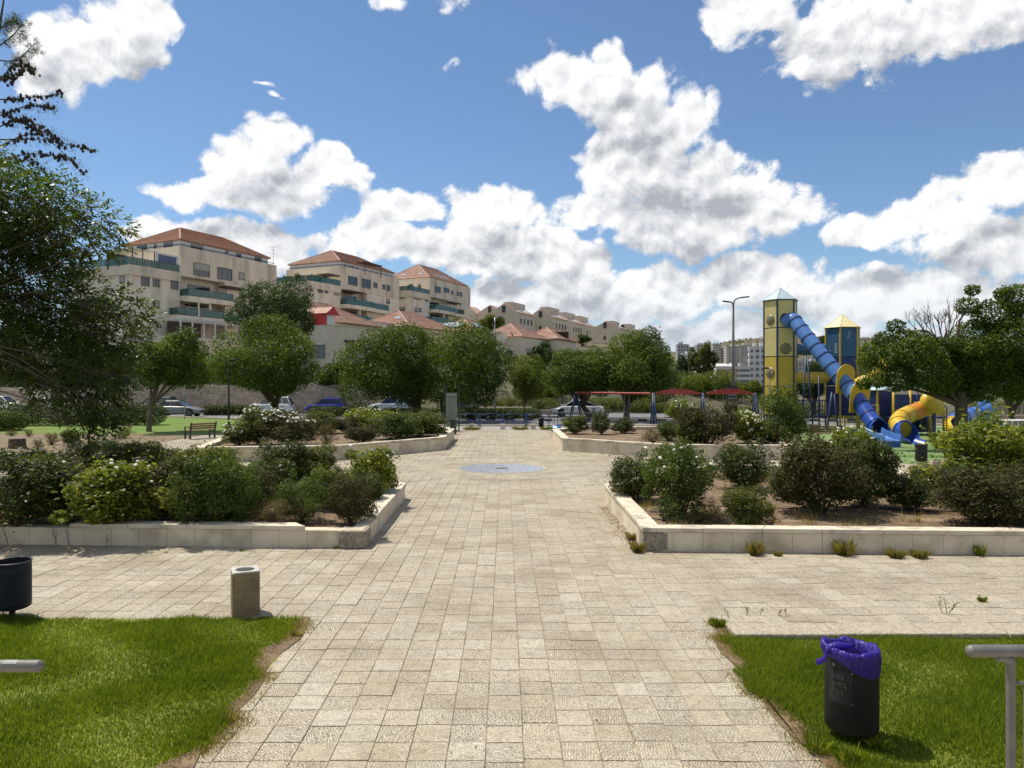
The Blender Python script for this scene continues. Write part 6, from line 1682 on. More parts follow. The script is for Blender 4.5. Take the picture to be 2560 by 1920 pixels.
# right blue slide ending in a yellow mouth
pts = [at(2468, 1024, 43.5), at(2440, 1036, 43.2), at(2412, 1042, 42.6), at(2388, 1052, 41.8), at(2386, 1068, 41.0), at(2402, 1080, 40.6), at(2415, 1082, 40.4)]
sl3, P3, b3s = tube_slide('blue tube slide behind the big tree trunk with a yellow mouth', pts, .44, .8, lambda i, n: 'play_blue_faded', 'play_blue', 'play_yellow', scoop=1.1)
MB().lathe([(.02, -.28), (.4, -.22), (.66, -.05), (.68, .05), (.5, .12)], 22).build('hood', 'play_blue_faded', sl3, smooth=True, loc=at(2462, 1028, 43.3) - b3s).rotation_euler = (R(80), 0, R(20))
for (px, d, zt) in ((2440, 43.2, 1.1), (2398, 41.2, .5)):
    a = Vector((X(px, d), d, zt)) - b3s; MB().tube([a, (a.x, a.y, 0)], .05, 8).build('support_leg', 'post_blue', sl3)
# little blue open slide end in front
bx0 = at(2229, 1118, 33.9); sl4 = thing('small_slide', 'wide glossy blue slide end resting on the turf', 'slide', (bx0.x, bx0.y, 0), 0, 'tube slides')
pp = [Vector((-.34, 1.0, .60)), Vector((-.24, .7, .47)), Vector((-.12, .35, .37)), Vector((0, -.1, .31))]
q = smooth_path(pp, 5); tr = MB(); k = len(q)
for i, c in enumerate(q):
    for x_, z_ in ((-.42, .28), (-.38, .30), (-.34, .02), (.34, .02), (.38, .30), (.42, .28), (.42, -.05), (-.42, -.05)): tr.v.append((c.x + x_, c.y, c.z + z_ - .02))
for i in range(k - 1):
    for j in range(8): tr.f.append((i*8 + j, i*8 + (j+1) % 8, (i+1)*8 + (j+1) % 8, (i+1)*8 + j))
tr.f += [tuple(range(8))[::-1], tuple(range((k-1)*8, k*8))]
tr.build('chute', 'play_blue_faded', sl4, bevel=.015)
MB().box(-.36, .36, -.12, .2, 0, .22).build('foot', 'play_blue', sl4)
# bridge railing, platforms, climbing frames
br = thing('play_bridge', 'navy railed bridge between the two play towers', 'play bridge', (X(2028, 46.6), 46.6, 0), 0)
MB().box(-1.05, 1.0, -.35, .5, .78, .9).build('deck', 'play_navy', br)
MB().box(-1.05, 1.0, -.38, -.33, 1.85, 1.92).box(-1.05, 1.0, -.38, -.33, .92, .97).build('rail', 'play_navy', br)
for i in range(15): MB().box(-1.02 + i * .142, -.985 + i * .142, -.375, -.34, .97, 1.85).build('bar', 'play_navy', br)
for x_ in (-.95, .9): MB().tube([(x_, 0, 0), (x_, 0, .8)], .05, 8).build('post', 'post_blue', br)
pf = thing('play_platform', 'lower play platform with yellow posts and navy panels behind the slides', 'play platform', (X(2270, 42.5), 42.5, 0), 0)
for x_ in (-1.15, -.2, .9, 1.7): MB().tube([(x_, -.6, 0), (x_, -.6, 2.6)], .06, 8).build('post', 'play_yellow', pf, smooth=True)
for x_ in (-1.15, .9, 1.7): MB().tube([(x_, .7, 0), (x_, .7, 2.6)], .06, 8).build('post', 'play_navy', pf, smooth=True)
MB().box(-1.2, 1.75, -.6, .7, .95, 1.05).build('deck', 'play_navy', pf)
MB().box(-1.1, -.25, -.62, -.58, 1.1, 2.2).build('panel', 'play_navy', pf); MB().box(.0, .85, -.62, -.58, 1.1, 1.9).build('panel', 'play_yellow_panel', pf); MB().box(.95, 1.65, -.62, -.58, 1.1, 2.3).build('panel', 'play_yellow_panel', pf)
MB().box(-1.1, 1.65, .68, .72, .1, 2.3).build('back_panel', 'play_navy', pf)
rmp = MB().tube([(-1.9, -1.6, .72), (.75, -.7, 2.0)], .05, 8).build('climbing_pole', 'dark_metal', pf)
MB().tube([(-1.85, -1.6, 0), (-1.85, -1.6, .74)], .05, 8).build('post', 'post_blue', pf)
net = thing('climbing_net', 'yellow framed climbing ladder beside the blue slide', 'climbing frame', (X(2178, 42.2), 42.2, 0), 0)
for x_ in (-.38, .42): MB().tube([(x_, 0, 0), (x_, 0, 1.75)], .035, 7).build('post', 'play_yellow_panel', net)
for z_ in (.4, .75, 1.1, 1.4, 1.72): MB().tube([(-.38, 0, z_), (0, 0, z_ - .05), (.42, 0, z_)], .02, 6).build('rung', 'play_yellow_panel', net)
lad = thing('climbing_grid', 'small dark climbing grid beside the orange slide', 'climbing frame', (X(2318, 41.0), 41, 0), 0)
for x_ in (-.32, 0, .34): MB().tube([(x_, 0, 0), (x_, 0, 1.1)], .022, 6).build('post', 'dark_metal', lad)
for z_ in (.35, .6, .85, 1.08): MB().tube([(-.32, 0, z_), (.34, 0, z_)], .018, 6).build('rung', 'dark_metal', lad)
rp_ = thing('rung_pole', 'dark arched pole with many rungs left of the big tree', 'climbing frame', (X(2362, 40), 40, 0), 0)
MB().tube(smooth_path([(.1, 0, 0), (.1, 0, 1.5), (.02, 0, 1.72), (-.1, 0, 1.65)], 5), .025, 7).build('pole', 'dark_metal', rp_)
for i in range(9): MB().box(-.13, .14, -.03, .03, .12 + .13 * i, .15 + .13 * i).build('rung', 'dark_metal', rp_)

# ------------------------------------------------------------------ swings
def swing(label, a, b, zt, arch, mat, legs=(True, True)):
    a, b = Vector((X(a[0], a[1]), a[1], 0)), Vector((X(b[0], b[1]), b[1], 0))
    t = thing('swing_set', label, 'swing', a, 0, 'swing sets'); dv = b - a; pr = Vector((-dv.y, dv.x, 0)).normalized()
    if arch:
        m = MB(); k = 16; vs = []
        for i in range(k + 1):
            u = .03 + .94 * i / k; c = dv * u; hz = zt + .02 + .30 * math.sin(PI * i / k)
            for s_ in (-.05, .05): vs += [tuple(c + pr * s_ + Vector((0, 0, zt - .07))), tuple(c + pr * s_ + Vector((0, 0, hz)))]
        fs = []
        for i in range(k):
            q = i * 4; fs += [(q, q+4, q+5, q+1), (q+2, q+3, q+7, q+6), (q+1, q+5, q+7, q+3), (q, q+2, q+6, q+4)]
        fs += [(0, 1, 3, 2), (k*4, k*4+2, k*4+3, k*4+1)]
        m.add(vs, fs).build('arch_beam', mat, t)
    else: MB().tube([Vector((0, 0, zt - .03)), dv + Vector((0, 0, zt - .03))], .075, 10).build('beam', mat, t)
    for e, on in ((0.0, legs[0]), (1.0, legs[1])):
        if not on: continue
        c = dv * e
        for s_ in (-1, 1):
            for w_ in (-.12, .12): MB().tube([c + dv.normalized() * w_ * .3 + Vector((0, 0, zt)), c + dv.normalized() * w_ + pr * s_ * .75], .055, 8).build('leg', 'post_blue', t, smooth=True)
    for u in (.3, .7):
        c = dv * u
        for s_ in (-.22, .22): MB().tube([c + dv.normalized() * s_ + Vector((0, 0, zt - .1)), c + dv.normalized() * s_ + Vector((0, 0, .55))], .012, 5).build('chain', 'grey_metal', t)
        MB().obox(c + Vector((0, 0, .53)), (.5, .2, .05), dv, pr, (0, 0, 1)).build('seat', 'rubber', t)
    return t
swing('long straight red swing beam across the kinked tree', (1440, 58), (1626, 53), 2.25, False, 'swing_red', (True, False))
swing('red arched swing left of the street lamp', (1634, 52.6), (1757, 52.3), 2.25, True, 'swing_red', (True, True))
swing('red arched swing in front of the street lamp', (1762, 52.2), (1888, 52.0), 2.25, True, 'swing_red', (False, True))

# ------------------------------------------------------------------ benches
def bench(label, px, d, rz, w=1.5, frame='dark_metal', slat='wood_slat', group='park benches'):
    t = thing('bench', label, 'bench', (X(px, d), d, 0), rz, group)
    for s_ in (-1, 1):
        x_ = s_ * (w/2 - .06); m = MB()
        m.box(x_ - .03, x_ + .03, -.04, .04, 0, .43).box(x_ - .03, x_ + .03, .38, .47, 0, .43).box(x_ - .03, x_ + .03, -.04, .47, .38, .43)
        m.bar((x_, .44, .40), (x_, .56, .88), .06).box(x_ - .025, x_ + .025, -.04, .48, .62, .66).box(x_ - .025, x_ + .025, -.04, .01, .43, .62)
        m.build('leg_frame', frame, t)
    for i in range(4): MB().box(-w/2, w/2, .0 + i * .108, .09 + i * .108, .432, .462).build('slat', slat, t, bevel=.006)
    for i in range(3):
        z_ = .56 + i * .115; y_ = .44 + (z_ - .4) * .25
        MB().obox((0, y_ - .035, z_), (w, .028, .09), (1, 0, 0), (0, 1, -.25), (0, .25, 1)).build('slat', slat, t, bevel=.006)
    return t
bench('black framed wooden bench on the path beside the left lawn', 494, 39.5, R(-122), 1.6)
bench('wooden bench at the turf edge beside the tall green shrub', 2003, 38.0, R(200), 1.5)
bench('wooden bench whose back shows above the big brownish shrub', 2062, 37.0, R(165), 1.5)

# ------------------------------------------------------------------ bins, rails, street furniture
pmat('bin_black', (.006, .008, .014), (.010, .013, .02), 4, .5, spec=.25)
pmat('bin_grey', (.018, .019, .020), (.026, .027, .028), 5, .55, spec=.25)
pmat('bin_hole', (.003, .003, .003), None, rough=1)
pmat('bin_lettering', (.075, .07, .062), None, rough=.6)
pmat('concrete', (.30, .215, .125), (.19, .14, .08), 5, .95, .5, 60, c3=(.34, .26, .165), c3scale=3)
pmat('concrete_top', (.52, .50, .46), (.42, .40, .37), 9, .95, .6, 70)
pmat('galvanised', (.17, .167, .157), (.125, .122, .115), 9, .6, metal=.25)
pmat('bin_green', (.012, .035, .028), (.018, .045, .036), 3, .5)
pmat('sign_pale', (.25, .255, .225), (.21, .215, .19), 4, .6)
pmat('sign_ink', (.05, .06, .055), None, rough=.7)
pmat('fence_blue', (.025, .065, .24), (.02, .05, .19), 2, .4)
pmat('car_white', (.72, .73, .74), None, rough=.22, spec=.6); pmat('car_silver', (.23, .225, .22), None, rough=.28, metal=.5); pmat('car_grey', (.085, .09, .10), None, rough=.25, metal=.4)
pmat('car_blue', (.010, .022, .28), None, rough=.2, spec=.7); pmat('car_pale', (.50, .55, .60), None, rough=.22, spec=.6); pmat('car_glass', (.012, .015, .018), None, rough=.05, spec=.9)
pmat('car_red', (.35, .015, .015), None, rough=.3); pmat('car_lamp', (.65, .67, .70), None, rough=.1); pmat('rim', (.38, .39, .40), None, rough=.35, metal=.7)
pmat('bus_orange', (.55, .13, .035), None, rough=.4)
def bag_mat():
    m, nt, out = nodemat('bag'); N = nt.nodes; L = nt.links
    b = N.new('ShaderNodeBsdfPrincipled'); b.inputs['Base Color'].default_value = (.052, .026, .32, 1); b.inputs['Roughness'].default_value = .24; b.inputs['Specular IOR Level'].default_value = .6
    t = N.new('ShaderNodeBsdfTranslucent'); t.inputs['Color'].default_value = (.12, .05, .6, 1)
    mx = N.new('ShaderNodeMixShader'); mx.inputs[0].default_value = .45
    tc = N.new('ShaderNodeTexCoord'); nb = N.new('ShaderNodeTexNoise'); nb.inputs['Scale'].default_value = 22; nb.inputs['Detail'].default_value = 3; nb.inputs['Distortion'].default_value = 1.5
    L.new(tc.outputs['Object'], nb.inputs['Vector']); bp = N.new('ShaderNodeBump'); bp.inputs['Strength'].default_value = .7; bp.inputs['Distance'].default_value = .02
    L.new(nb.outputs[0], bp.inputs['Height']); L.new(bp.outputs[0], b.inputs['Normal'])
    L.new(b.outputs[0], mx.inputs[1]); L.new(t.outputs[0], mx.inputs[2]); L.new(mx.outputs[0], out.inputs['Surface'])
bag_mat()

# --- perforated bin with the purple bag
d = 6.08; pb = thing('litter_bin', 'dark perforated bin lined with a shiny purple bag on the right lawn', 'bin', (X(2129, d), d, 0))
r = .205
MB().lathe([(.0, .09), (r - .012, .085), (r, .10), (r, .70), (r + .004, .725), (r - .012, .725), (r - .016, .12)], 48, cap=False).build('body', 'bin_grey', pb, smooth=True, sharp=45)
MB().tube([(0, .0, -.15), (0, .0, .09)], .03, 10).build('post', 'bin_grey', pb)
hm = MB(); nh = 78
for j in range(37):
    z_ = .185 + j * .0145
    for i in range(nh):
        a = 2 * PI * i / nh; deg = math.degrees(a)
        if 190 < deg < 247 and .33 < z_ < .60: continue
        if (j % 1): continue
        dx, dy = math.cos(a), math.sin(a); tx, ty = -dy, dx; s_ = .0036; rr = r + .0008
        c = (dx * rr, dy * rr)
        hm.add([(c[0] - tx*s_, c[1] - ty*s_, z_ - s_), (c[0] + tx*s_, c[1] + ty*s_, z_ - s_), (c[0] + tx*s_, c[1] + ty*s_, z_ + s_), (c[0] - tx*s_, c[1] - ty*s_, z_ + s_)], [(0, 1, 2, 3)])
o = hm.build('perforation', 'bin_hole', pb); o['kind'] = 'stuff'
lp = MB()
for a in range(-27, 28, 6): pass
k = 10; vs = []
for i in range(k + 1):
    a = R(192 + 53 * i / k)
    for z_ in (.335, .595): vs.append((math.cos(a) * (r + .0025), math.sin(a) * (r + .0025), z_))
lp.add(vs, [(2*i, 2*i + 2, 2*i + 3, 2*i + 1) for i in range(k)]); plate = lp.build('name_plate', 'bin_grey', pb, smooth=True)
for txt, z_, aa in (('תמוב', .53, 216), ('ש תיב', .47, 219), ('הייקנ', .41, 214)):
    cu = bpy.data.curves.new('lettering', 'FONT'); cu.body = txt; cu.size = .05; cu.align_x = 'CENTER'; cu.extrude = .0008
    cu.materials.append(MATS['bin_lettering']); o = bpy.data.objects.new('lettering', cu); col.objects.link(o); bpy.context.view_layer.update()
    lme = bpy.data.meshes.new_from_object(o.evaluated_get(bpy.context.evaluated_depsgraph_get())); bpy.data.objects.remove(o); lme.materials.clear(); lme.materials.append(MATS['bin_lettering']); o = link('lettering', lme, plate)
    a = R(aa); o.location = (math.cos(a) * (r + .005), math.sin(a) * (r + .005), z_); o.rotation_euler = (R(90), 0, a + R(90))
for a, z_ in ((246, .59), (246, .345), (205, .63)):
    a = R(a); MB().lathe([(.007 if z_ < .62 else .016, 0), (.006 if z_ < .62 else .013, .004)], 12).build('rivet', 'galvanised', pb, loc=(math.cos(a) * (r + .002), math.sin(a) * (r + .002), z_)).rotation_euler = (R(90), 0, a + R(90))
# bag: skirt over the rim, gathered and knotted on the left
random.seed(21); nA = 96; prof = 15; bg = MB(); vs = []
ph = [random.uniform(0, 6.28) for _ in range(8)]
for j in range(prof):
    for i in range(nA):
        a = 2 * PI * i / nA
        wr = .003 * math.sin(9*a + ph[0]) + .0025 * math.sin(17*a + ph[1] + j*.5) + .003 * math.sin(31*a + ph[2] - j*.7) + random.uniform(-.0012, .0012)
        low = .60 + .07 * math.cos(a - R(172)) + .02 * math.sin(3*a + ph[3])
        if j <= 6:
            t_ = j / 6; rr = r + .006 + .004 * math.sin(PI * t_) + wr * (.4 + t_); z_ = low + (.735 - low) * t_
        elif j <= 9:
            t_ = (j - 6) / 3; rr = r + .012 - .045 * t_ + wr * 1.4; z_ = .735 + .018 * math.sin(PI * min(1, t_ * .9)) + .008 * math.sin(5*a + ph[4]) + .9 * wr
        else:
            t_ = (j - 9) / 5; rr = r - .035 - .09 * t_ + wr * 2.2; z_ = .745 - .30 * t_ + wr
        g = math.exp(-((a - R(165)) / .5) ** 2); rr += .02 * g * (1 if j > 3 else .3); z_ += .035 * g * (1 if 5 <= j <= 10 else .2)
        vs.append((rr * math.cos(a), rr * math.sin(a), z_))
bg.add(vs, [(j*nA + i, j*nA + (i+1) % nA, (j+1)*nA + (i+1) % nA, (j+1)*nA + i) for j in range(prof - 1) for i in range(nA)])
bag = thing('bin_bag', 'shiny crumpled purple bag tied over the rim of the perforated bin', 'bag', (X(2129, d), d, 0))
bg.build('sheet', 'bag', bag, smooth=True)
kn = MB(); kx, ky = (r + .02) * math.cos(R(195)), (r + .02) * math.sin(R(195))
kn.lathe([(.004, -.03), (.022, -.018), (.027, .0), (.02, .016), (.006, .028)], 10, (kx, ky, .735))
kn.tube(smooth_path([(kx, ky, .74), (kx + .05, ky + .01, .765), (kx + .13, ky - .005, .772), (kx + .22, ky + .03, .765)], 4), [.026, .028, .026, .03, .028, .03, .032, .028, .024, .022, .018, .012, .008], 9)
kn.build('knot', 'bag', bag, smooth=True)
tl = MB(); tp = smooth_path([(kx, ky, .73), (kx - .02, ky - .005, .69), (kx - .055, ky - .01, .655), (kx - .10, ky, .635)], 4); wd = [.012, .013, .015, .017, .018, .02, .021, .022, .023, .024, .024, .022, .018]
vs = []
for i, p in enumerate(tp): vs += [(p.x - wd[i] * .3, p.y - .004, p.z + wd[i]), (p.x + wd[i] * .2, p.y + .010, p.z), (p.x + wd[i] * .3, p.y - .004, p.z - wd[i])]
tl.add(vs, [(3*i + j, 3*i + j + 1, 3*i + j + 4, 3*i + j + 3) for i in range(len(tp) - 1) for j in range(2)]); tl.build('tail', 'bag', bag, smooth=True)

# --- ribbed black bin at the left edge
d = 9.2; lb_ = thing('litter_bin', 'black ribbed metal bin cut by the left picture edge', 'bin', (X(31, d), d, 0)); r = .205
prof = [(.0, .125), (r - .03, .12), (r, .14)]
for i in range(16):
    z_ = .18 + i * .026; prof += [(r, z_), (r + .005, z_ + .007), (r, z_ + .014)]
prof += [(r, .66), (r + .003, .695), (r - .01, .70), (r - .014, .66), (r - .02, .15)]
MB().lathe(prof, 48, cap=False).build('body', 'bin_black', lb_, smooth=True, sharp=50)
MB().lathe([(r - .02, .15), (.001, .15)], 32, cap=False).build('floor', 'bin_black', lb_)
MB().tube([(0, 0, -.1), (0, 0, .13)], .035, 10).build('post', 'bin_black', lb_)
MB().lathe([(r + .008, .688), (r + .008, .702), (r - .008, .704)], 48, cap=False).build('rim_ring', 'dark_metal', lb_, smooth=True)

# --- concrete bin
d = 9.36; cb = thing('concrete_bin', 'square weathered concrete bin with a round opening at the lawn corner', 'bin', (X(613, d), d, 0), R(24))
s_ = .165; rc = .035; pts_ = []
for cx_, cy_, a0 in ((s_ - rc, s_ - rc, 0), (-s_ + rc, s_ - rc, 90), (-s_ + rc, -s_ + rc, 180), (s_ - rc, -s_ + rc, 270)):
    for a in range(0, 91, 18): pts_.append((cx_ + rc * math.cos(R(a0 + a)), cy_ + rc * math.sin(R(a0 + a))))
    e_ = pts_[-1]; nx_ = {0: (-1, 0), 90: (0, -1), 180: (1, 0), 270: (0, 1)}[a0]
    for q in range(1, 8): pts_.append((e_[0] + nx_[0] * 2 * (s_ - rc) * q / 8, e_[1] + nx_[1] * 2 * (s_ - rc) * q / 8))
n = len(pts_); m = MB(); hr = .115
rings = [[(x_, y_, 0.0) for x_, y_ in pts_], [(x_, y_, .545) for x_, y_ in pts_]]
m.add([v for rg in rings for v in rg], [(i, (i+1) % n, n + (i+1) % n, n + i) for i in range(n)]); m.build('body', 'concrete', cb, smooth=True, sharp=40)
m = MB(); tp_ = [[(x_, y_, .545) for x_, y_ in pts_], [(x_ * .965, y_ * .965, .56) for x_, y_ in pts_], [(hr * 1.07 * math.cos(math.atan2(y_, x_)), hr * 1.07 * math.sin(math.atan2(y_, x_)), .561) for x_, y_ in pts_], [(hr * math.cos(math.atan2(y_, x_)), hr * math.sin(math.atan2(y_, x_)), .552) for x_, y_ in pts_], [(hr * math.cos(math.atan2(y_, x_)), hr * math.sin(math.atan2(y_, x_)), .18) for x_, y_ in pts_]]
m.add([v for rg in tp_ for v in rg], [(q*n + i, q*n + (i+1) % n, (q+1)*n + (i+1) % n, (q+1)*n + i) for q in range(4) for i in range(n)] + [tuple(range(4*n, 5*n))]); m.build('top', 'concrete_top', cb, smooth=True, sharp=40)

# --- other bins
def small_bin(label, px, d, r, z0, z1, mat, lid=True):
    t = thing('litter_bin', label, 'bin', (X(px, d), d, 0))
    MB().lathe([(.0, z0), (r - .01, z0), (r, z0 + .02), (r * 1.02, z1), (r * .9, z1), (r * .88, z0 + .05)], 24, cap=False).build('body', mat, t, smooth=True, sharp=45)
    if lid: MB().lathe([(r * 1.1, z1 - .01), (r * 1.1, z1 + .03), (r * .9, z1 + .06), (.001, z1 + .065)], 24, cap=False).build('lid', mat, t, smooth=True, sharp=40)
    MB().tube([(0, 0, -.05), (0, 0, z0 + .02)], .035, 8).build('post', mat, t)
    return t
tb = small_bin('dark lidded bin standing on the green turf before the slides', 2303, 27.6, .205, .04, .62, 'bin_grey')
MB().lathe([(.018, 0), (.015, .006)], 10).build('lock', 'galvanised', tb, loc=(-.07, -.205, .44)).rotation_euler = (R(90), 0, 0)
small_bin('small black bin on a post at the far end of the plaza', 1353, 47.4, .165, .16, .68, 'bin_black')
small_bin('dark green bin beside the notice board', 1133, 42.8, .185, .02, .82, 'bin_green', lid=False)

# --- guard rails beside the camera
def guard(label, s_, px, z_, ypx):
    t = thing('guard_rail', label, 'railing', (s_ * 2.3, 3.7, .45), 0, 'steel guard rails by the steps'); zr = z_ - .45
    pts_ = [(s_ * .028, 0, zr), (s_ * 1.4, 0, zr - .0), (s_ * 4.5, 0, zr)]
    MB().tube(pts_, .030, 16).build('top_rail', 'galvanised', t, smooth=True, sharp=60)
    MB().lathe([(.030, 0), (.024, .012), (.012, .02), (.001, .022)], 16, cap=False).build('end_cap', 'galvanised', t, smooth=True, loc=(s_ * .028, 0, zr)).rotation_euler = (0, R(-90 * s_), 0)
    for x_ in ((.23, 1.7, 3.2) if s_ > 0 else (.62, 1.9, 3.2)):
        MB().tube(smooth_path([(s_ * (x_ - .07), 0, zr - .03), (s_ * (x_ - .01), 0, zr - .05), (s_ * x_, 0, zr - .13), (s_ * x_, 0, 0)], 6), .0215, 12).build('post', 'galvanised', t, smooth=True)
    m = MB()
    for i in range(26): m.tube([(s_ * (.30 + i * .11), 0, zr - .16), (s_ * (.30 + i * .11), 0, .08)], .007, 6)
    o = m.build('mesh_bars', 'galvanised', t); o['kind'] = 'stuff'
    MB().tube([(s_ * .23, 0, zr - .16), (s_ * 3.2, 0, zr - .16)], .010, 8).tube([(s_ * .23, 0, .08), (s_ * 3.2, 0, .08)], .010, 8).build('infill_rail', 'galvanised', t)
    return t
gl = guard('galvanised guard rail end with a torn sticker at the left edge', -1, 0, 1.49, 0); guard('galvanised guard rail with bent post at the right edge', 1, 0, 1.565, 0)
m = MB(); vs = []
for i in range(9):
    a = R(40 + 100 * i / 8)
    for x_ in (-.20, -.13): vs.append((x_ - .0, -math.cos(a) * .0308 * -1, 1.04 + math.sin(a) * .0308))
m.add([(v[0], -abs(v[1]) if i < 10 else v[1], v[2]) for i, v in enumerate(vs)], [(2*i, 2*i + 1, 2*i + 3, 2*i + 2) for i in range(8)]); m.build('sticker', 'white_paint', gl)

# --- notice board
d = 45.4; nb = thing('notice_board', 'tall pale notice board with rows of small print between dark posts', 'sign', (X(1129, d), d, 0))
for x_ in (-.43, .45): MB().tube([(x_, 0, 0), (x_, 0, 2.9)], .04, 8).build('post', 'bin_green', nb)
bd = MB().box(-.34, .33, -.03, .03, .28, 2.35).build('board', 'sign_pale', nb)
m = MB()
for i in range(13): m.box(-.24, .10 + .06 * ((i * 7) % 3) / 3, -.036, -.031, 1.95 - i * .1, 1.965 - i * .1)
m.build('print_line', 'sign_ink', bd)['kind'] = 'stuff'
m = MB()
for i in range(13): m.box(.17, .205, -.036, -.031, 1.94 - i * .1, 1.975 - i * .1)
m.build('print_dot', 'sign_ink', bd)['kind'] = 'stuff'
MB().box(-.30, .30, -.036, -.031, 2.08, 2.13).box(-.06, .0, -.036, -.031, 2.0, 2.03).build('heading', 'sign_ink', bd)['kind'] = 'stuff'
MB().box(-.30, .28, -.045, -.031, .60, .66).build('shelf', 'play_navy', bd)
d = 60; nb2 = thing('bus_shelter_panel', 'grey louvred panel across the road behind the notice board', 'panel', (X(1172, 68), 68, 0))
MB().box(-1.0, .75, -.05, .05, .75, 2.5).build('frame', 'grey_metal', nb2)
for i in range(8): MB().box(-.95, .7, -.09, -.055, .85 + i * .2, .97 + i * .2).build('louvre', 'sign_pale', nb2)
for x_ in (-.95, .7): MB().tube([(x_, 0, 0), (x_, 0, 2.5)], .04, 6).build('post', 'grey_metal', nb2)

# --- blue arched road fence
fx0, fx1 = X(1035, 50.6), X(1374, 50.6); n = 6; rf = thing('road_fence', 'blue fence of arched panels between the plaza and the road', 'fence', ((fx0 + fx1) / 2, 50.6, 0))
pw = 1.6; n = int((fx1 - fx0) / pw)
for i in range(n):
    x1_ = (fx1 - fx0) / 2 - i * pw; x0_ = x1_ - pw
    for x_ in (x0_ + .05, x1_ - .05): MB().box(x_ - .03, x_ + .03, -.03, .03, 0, .9).build('post', 'fence_blue', rf)
    for z_ in (.78, .33): MB().tube([(x0_ + .05 + (pw - .1) * t_ / 8, 0, z_ + .10 * math.sin(PI * t_ / 8)) for t_ in range(9)], .022, 6).build('arched_rail', 'fence_blue', rf, smooth=True)
df = thing('road_fence', 'dark barred fence right of the blue arched panels', 'fence', (X(1440, 50.2), 50.2, 0))
MB().box(-1.5, 1.6, -.02, .02, .86, .90).box(-1.5, 1.6, -.02, .02, .12, .16).build('rail', 'play_navy', df)
for i in range(14): MB().box(-1.5 + i * .235, -1.465 + i * .235, -.018, .018, 0, .9).build('bar', 'play_navy', df)
gr_ = thing('pale_railing', 'pale tubular railing along the road behind the swings', 'railing', (X(1640, 56), 56, 0))
for i in range(9): MB().tube([(-8 + i * 2, 0, -.4), (-8 + i * 2, 0, .75)], .03, 6).build('post', 'galvanised', gr_)
for z_ in (.74, .35): MB().tube([(-8, 0, z_), (8, 0, z_)], .028, 6).build('rail', 'galvanised', gr_)
gr2 = thing('pale_railing', 'pale tubular railing behind the yellow green bush at the right', 'railing', (X(2480, 46), 46, 0))
for i in range(6): MB().tube([(-4.5 + i * 2, 0, -.3), (-4.5 + i * 2, 0, .55)], .03, 6).build('post', 'galvanised', gr2)
for z_ in (.53, .15): MB().tube([(-4.5, 0, z_), (5.5, 0, z_)], .026, 6).build('rail', 'galvanised', gr2)
for px, w_ in ((1179, 'leftmost'), (1256.5, 'middle'), (1333, 'rightmost')):
    o = MB().box(-.15, .15, -.15, .15, -.02, .34).build('stone_cube', 'coping', None, bevel=.015, loc=(X(px, 47.4), 47.4, 0)); tag(o, f'pale stone cube bollard, {w_} of three at the plaza end', 'bollard', 'stone cube bollards')

# --- lamps
def lamp(label, px, d, yb, ytop, r0, arms, mat='galvanised', z0=0.0):
    t = thing('street_lamp', label, 'street lamp', (X(px, d), d, z0), 0, 'lamps'); zt = Z(ytop, d) - z0
    MB().tube([(0, 0, -.1), (0, 0, zt * .5), (0, 0, zt)], [r0, r0 * .8, r0 * .6], 10).build('pole', mat, t, smooth=True)
    for (dx, dz, ln) in arms:
        MB().tube(smooth_path([(0, 0, zt - .05), (dx * .25, 0, zt + dz * .7), (dx, 0, zt + dz)], 5), r0 * .4, 6).build('arm', mat, t, smooth=True)
        MB().obox((dx + math.copysign(ln * .4, dx), 0, zt + dz + .02), (ln, .3, .1), (1, 0, .12 * (1 if dx > 0 else -1)), (0, 1, 0), (0, 0, 1)).build('lamp_head', 'dark_metal', t, bevel=.02)
    return t
lm = lamp('tall grey double armed street lamp left of the yellow tower', 1833, 62, 1050, 762, .15, ((.70, .62, .7), (-.42, .26, .5)), z0=-.6)
sg = thing('road_sign_board', 'dark advertising board fixed below the tall street lamp', 'sign', (X(1832, 61.6), 61.6, 0)); bd = MB().box(-.55, .40, -.06, .06, .55, 2.75).build('board', 'dark_metal', sg)
for i, z_ in enumerate((2.35, 1.95, 1.65, 1.1)): MB().box(-.42, .26 if i != 3 else .3, -.072, -.061, z_, z_ + (.08 if i != 3 else .32)).build('print', 'sign_pale', bd)
MB().tube([(0, 0, -.7), (0, 0, .6)], .06, 8).build('post', 'galvanised', sg)
lamp('slim lamp post with flood heads in front of the red roofed house', 1237, 62, 1035, 795, .10, ((.3, .05, .42), (-.2, .02, .3)), 'grey_metal')
lamp('slim dark park lamp standing on the left lawn behind the bench', 572, 50, 1070, 902, .075, ((.18, .04, .5),), 'dark_metal')
lamp('plain grey lamp post in front of the big playground tree', 2443, 34.5, 1090, 900, .06, ((.2, .05, .4),), 'grey_metal')
lamp('short lamp post with small head in front of the yellow tower', 1924, 44, 1090, 922, .05, ((-.12, .02, .22),), 'galvanised')
def signpost(label, px, d, y0, y1):
    t = thing('sign_post', label, 'post', (X(px, d), d, 0), 0, 'thin sign posts')
    MB().tube([(0, 0, 0), (0, 0, Z(y0, d))], .035, 6).build('pole', 'grey_metal', t); MB().box(-.12, .12, -.05, -.036, Z(y0, d) - .5, Z(y0, d) - .05).build('plate', 'sign_pale', t)
signpost('thin post with a small plate in front of the silver car', 462, 60, 990, 1040); signpost('thin post beside the outdoor stairs', 344, 60, 962, 1040); signpost('thin post by the stairs, left one', 312, 62, 972, 1040)

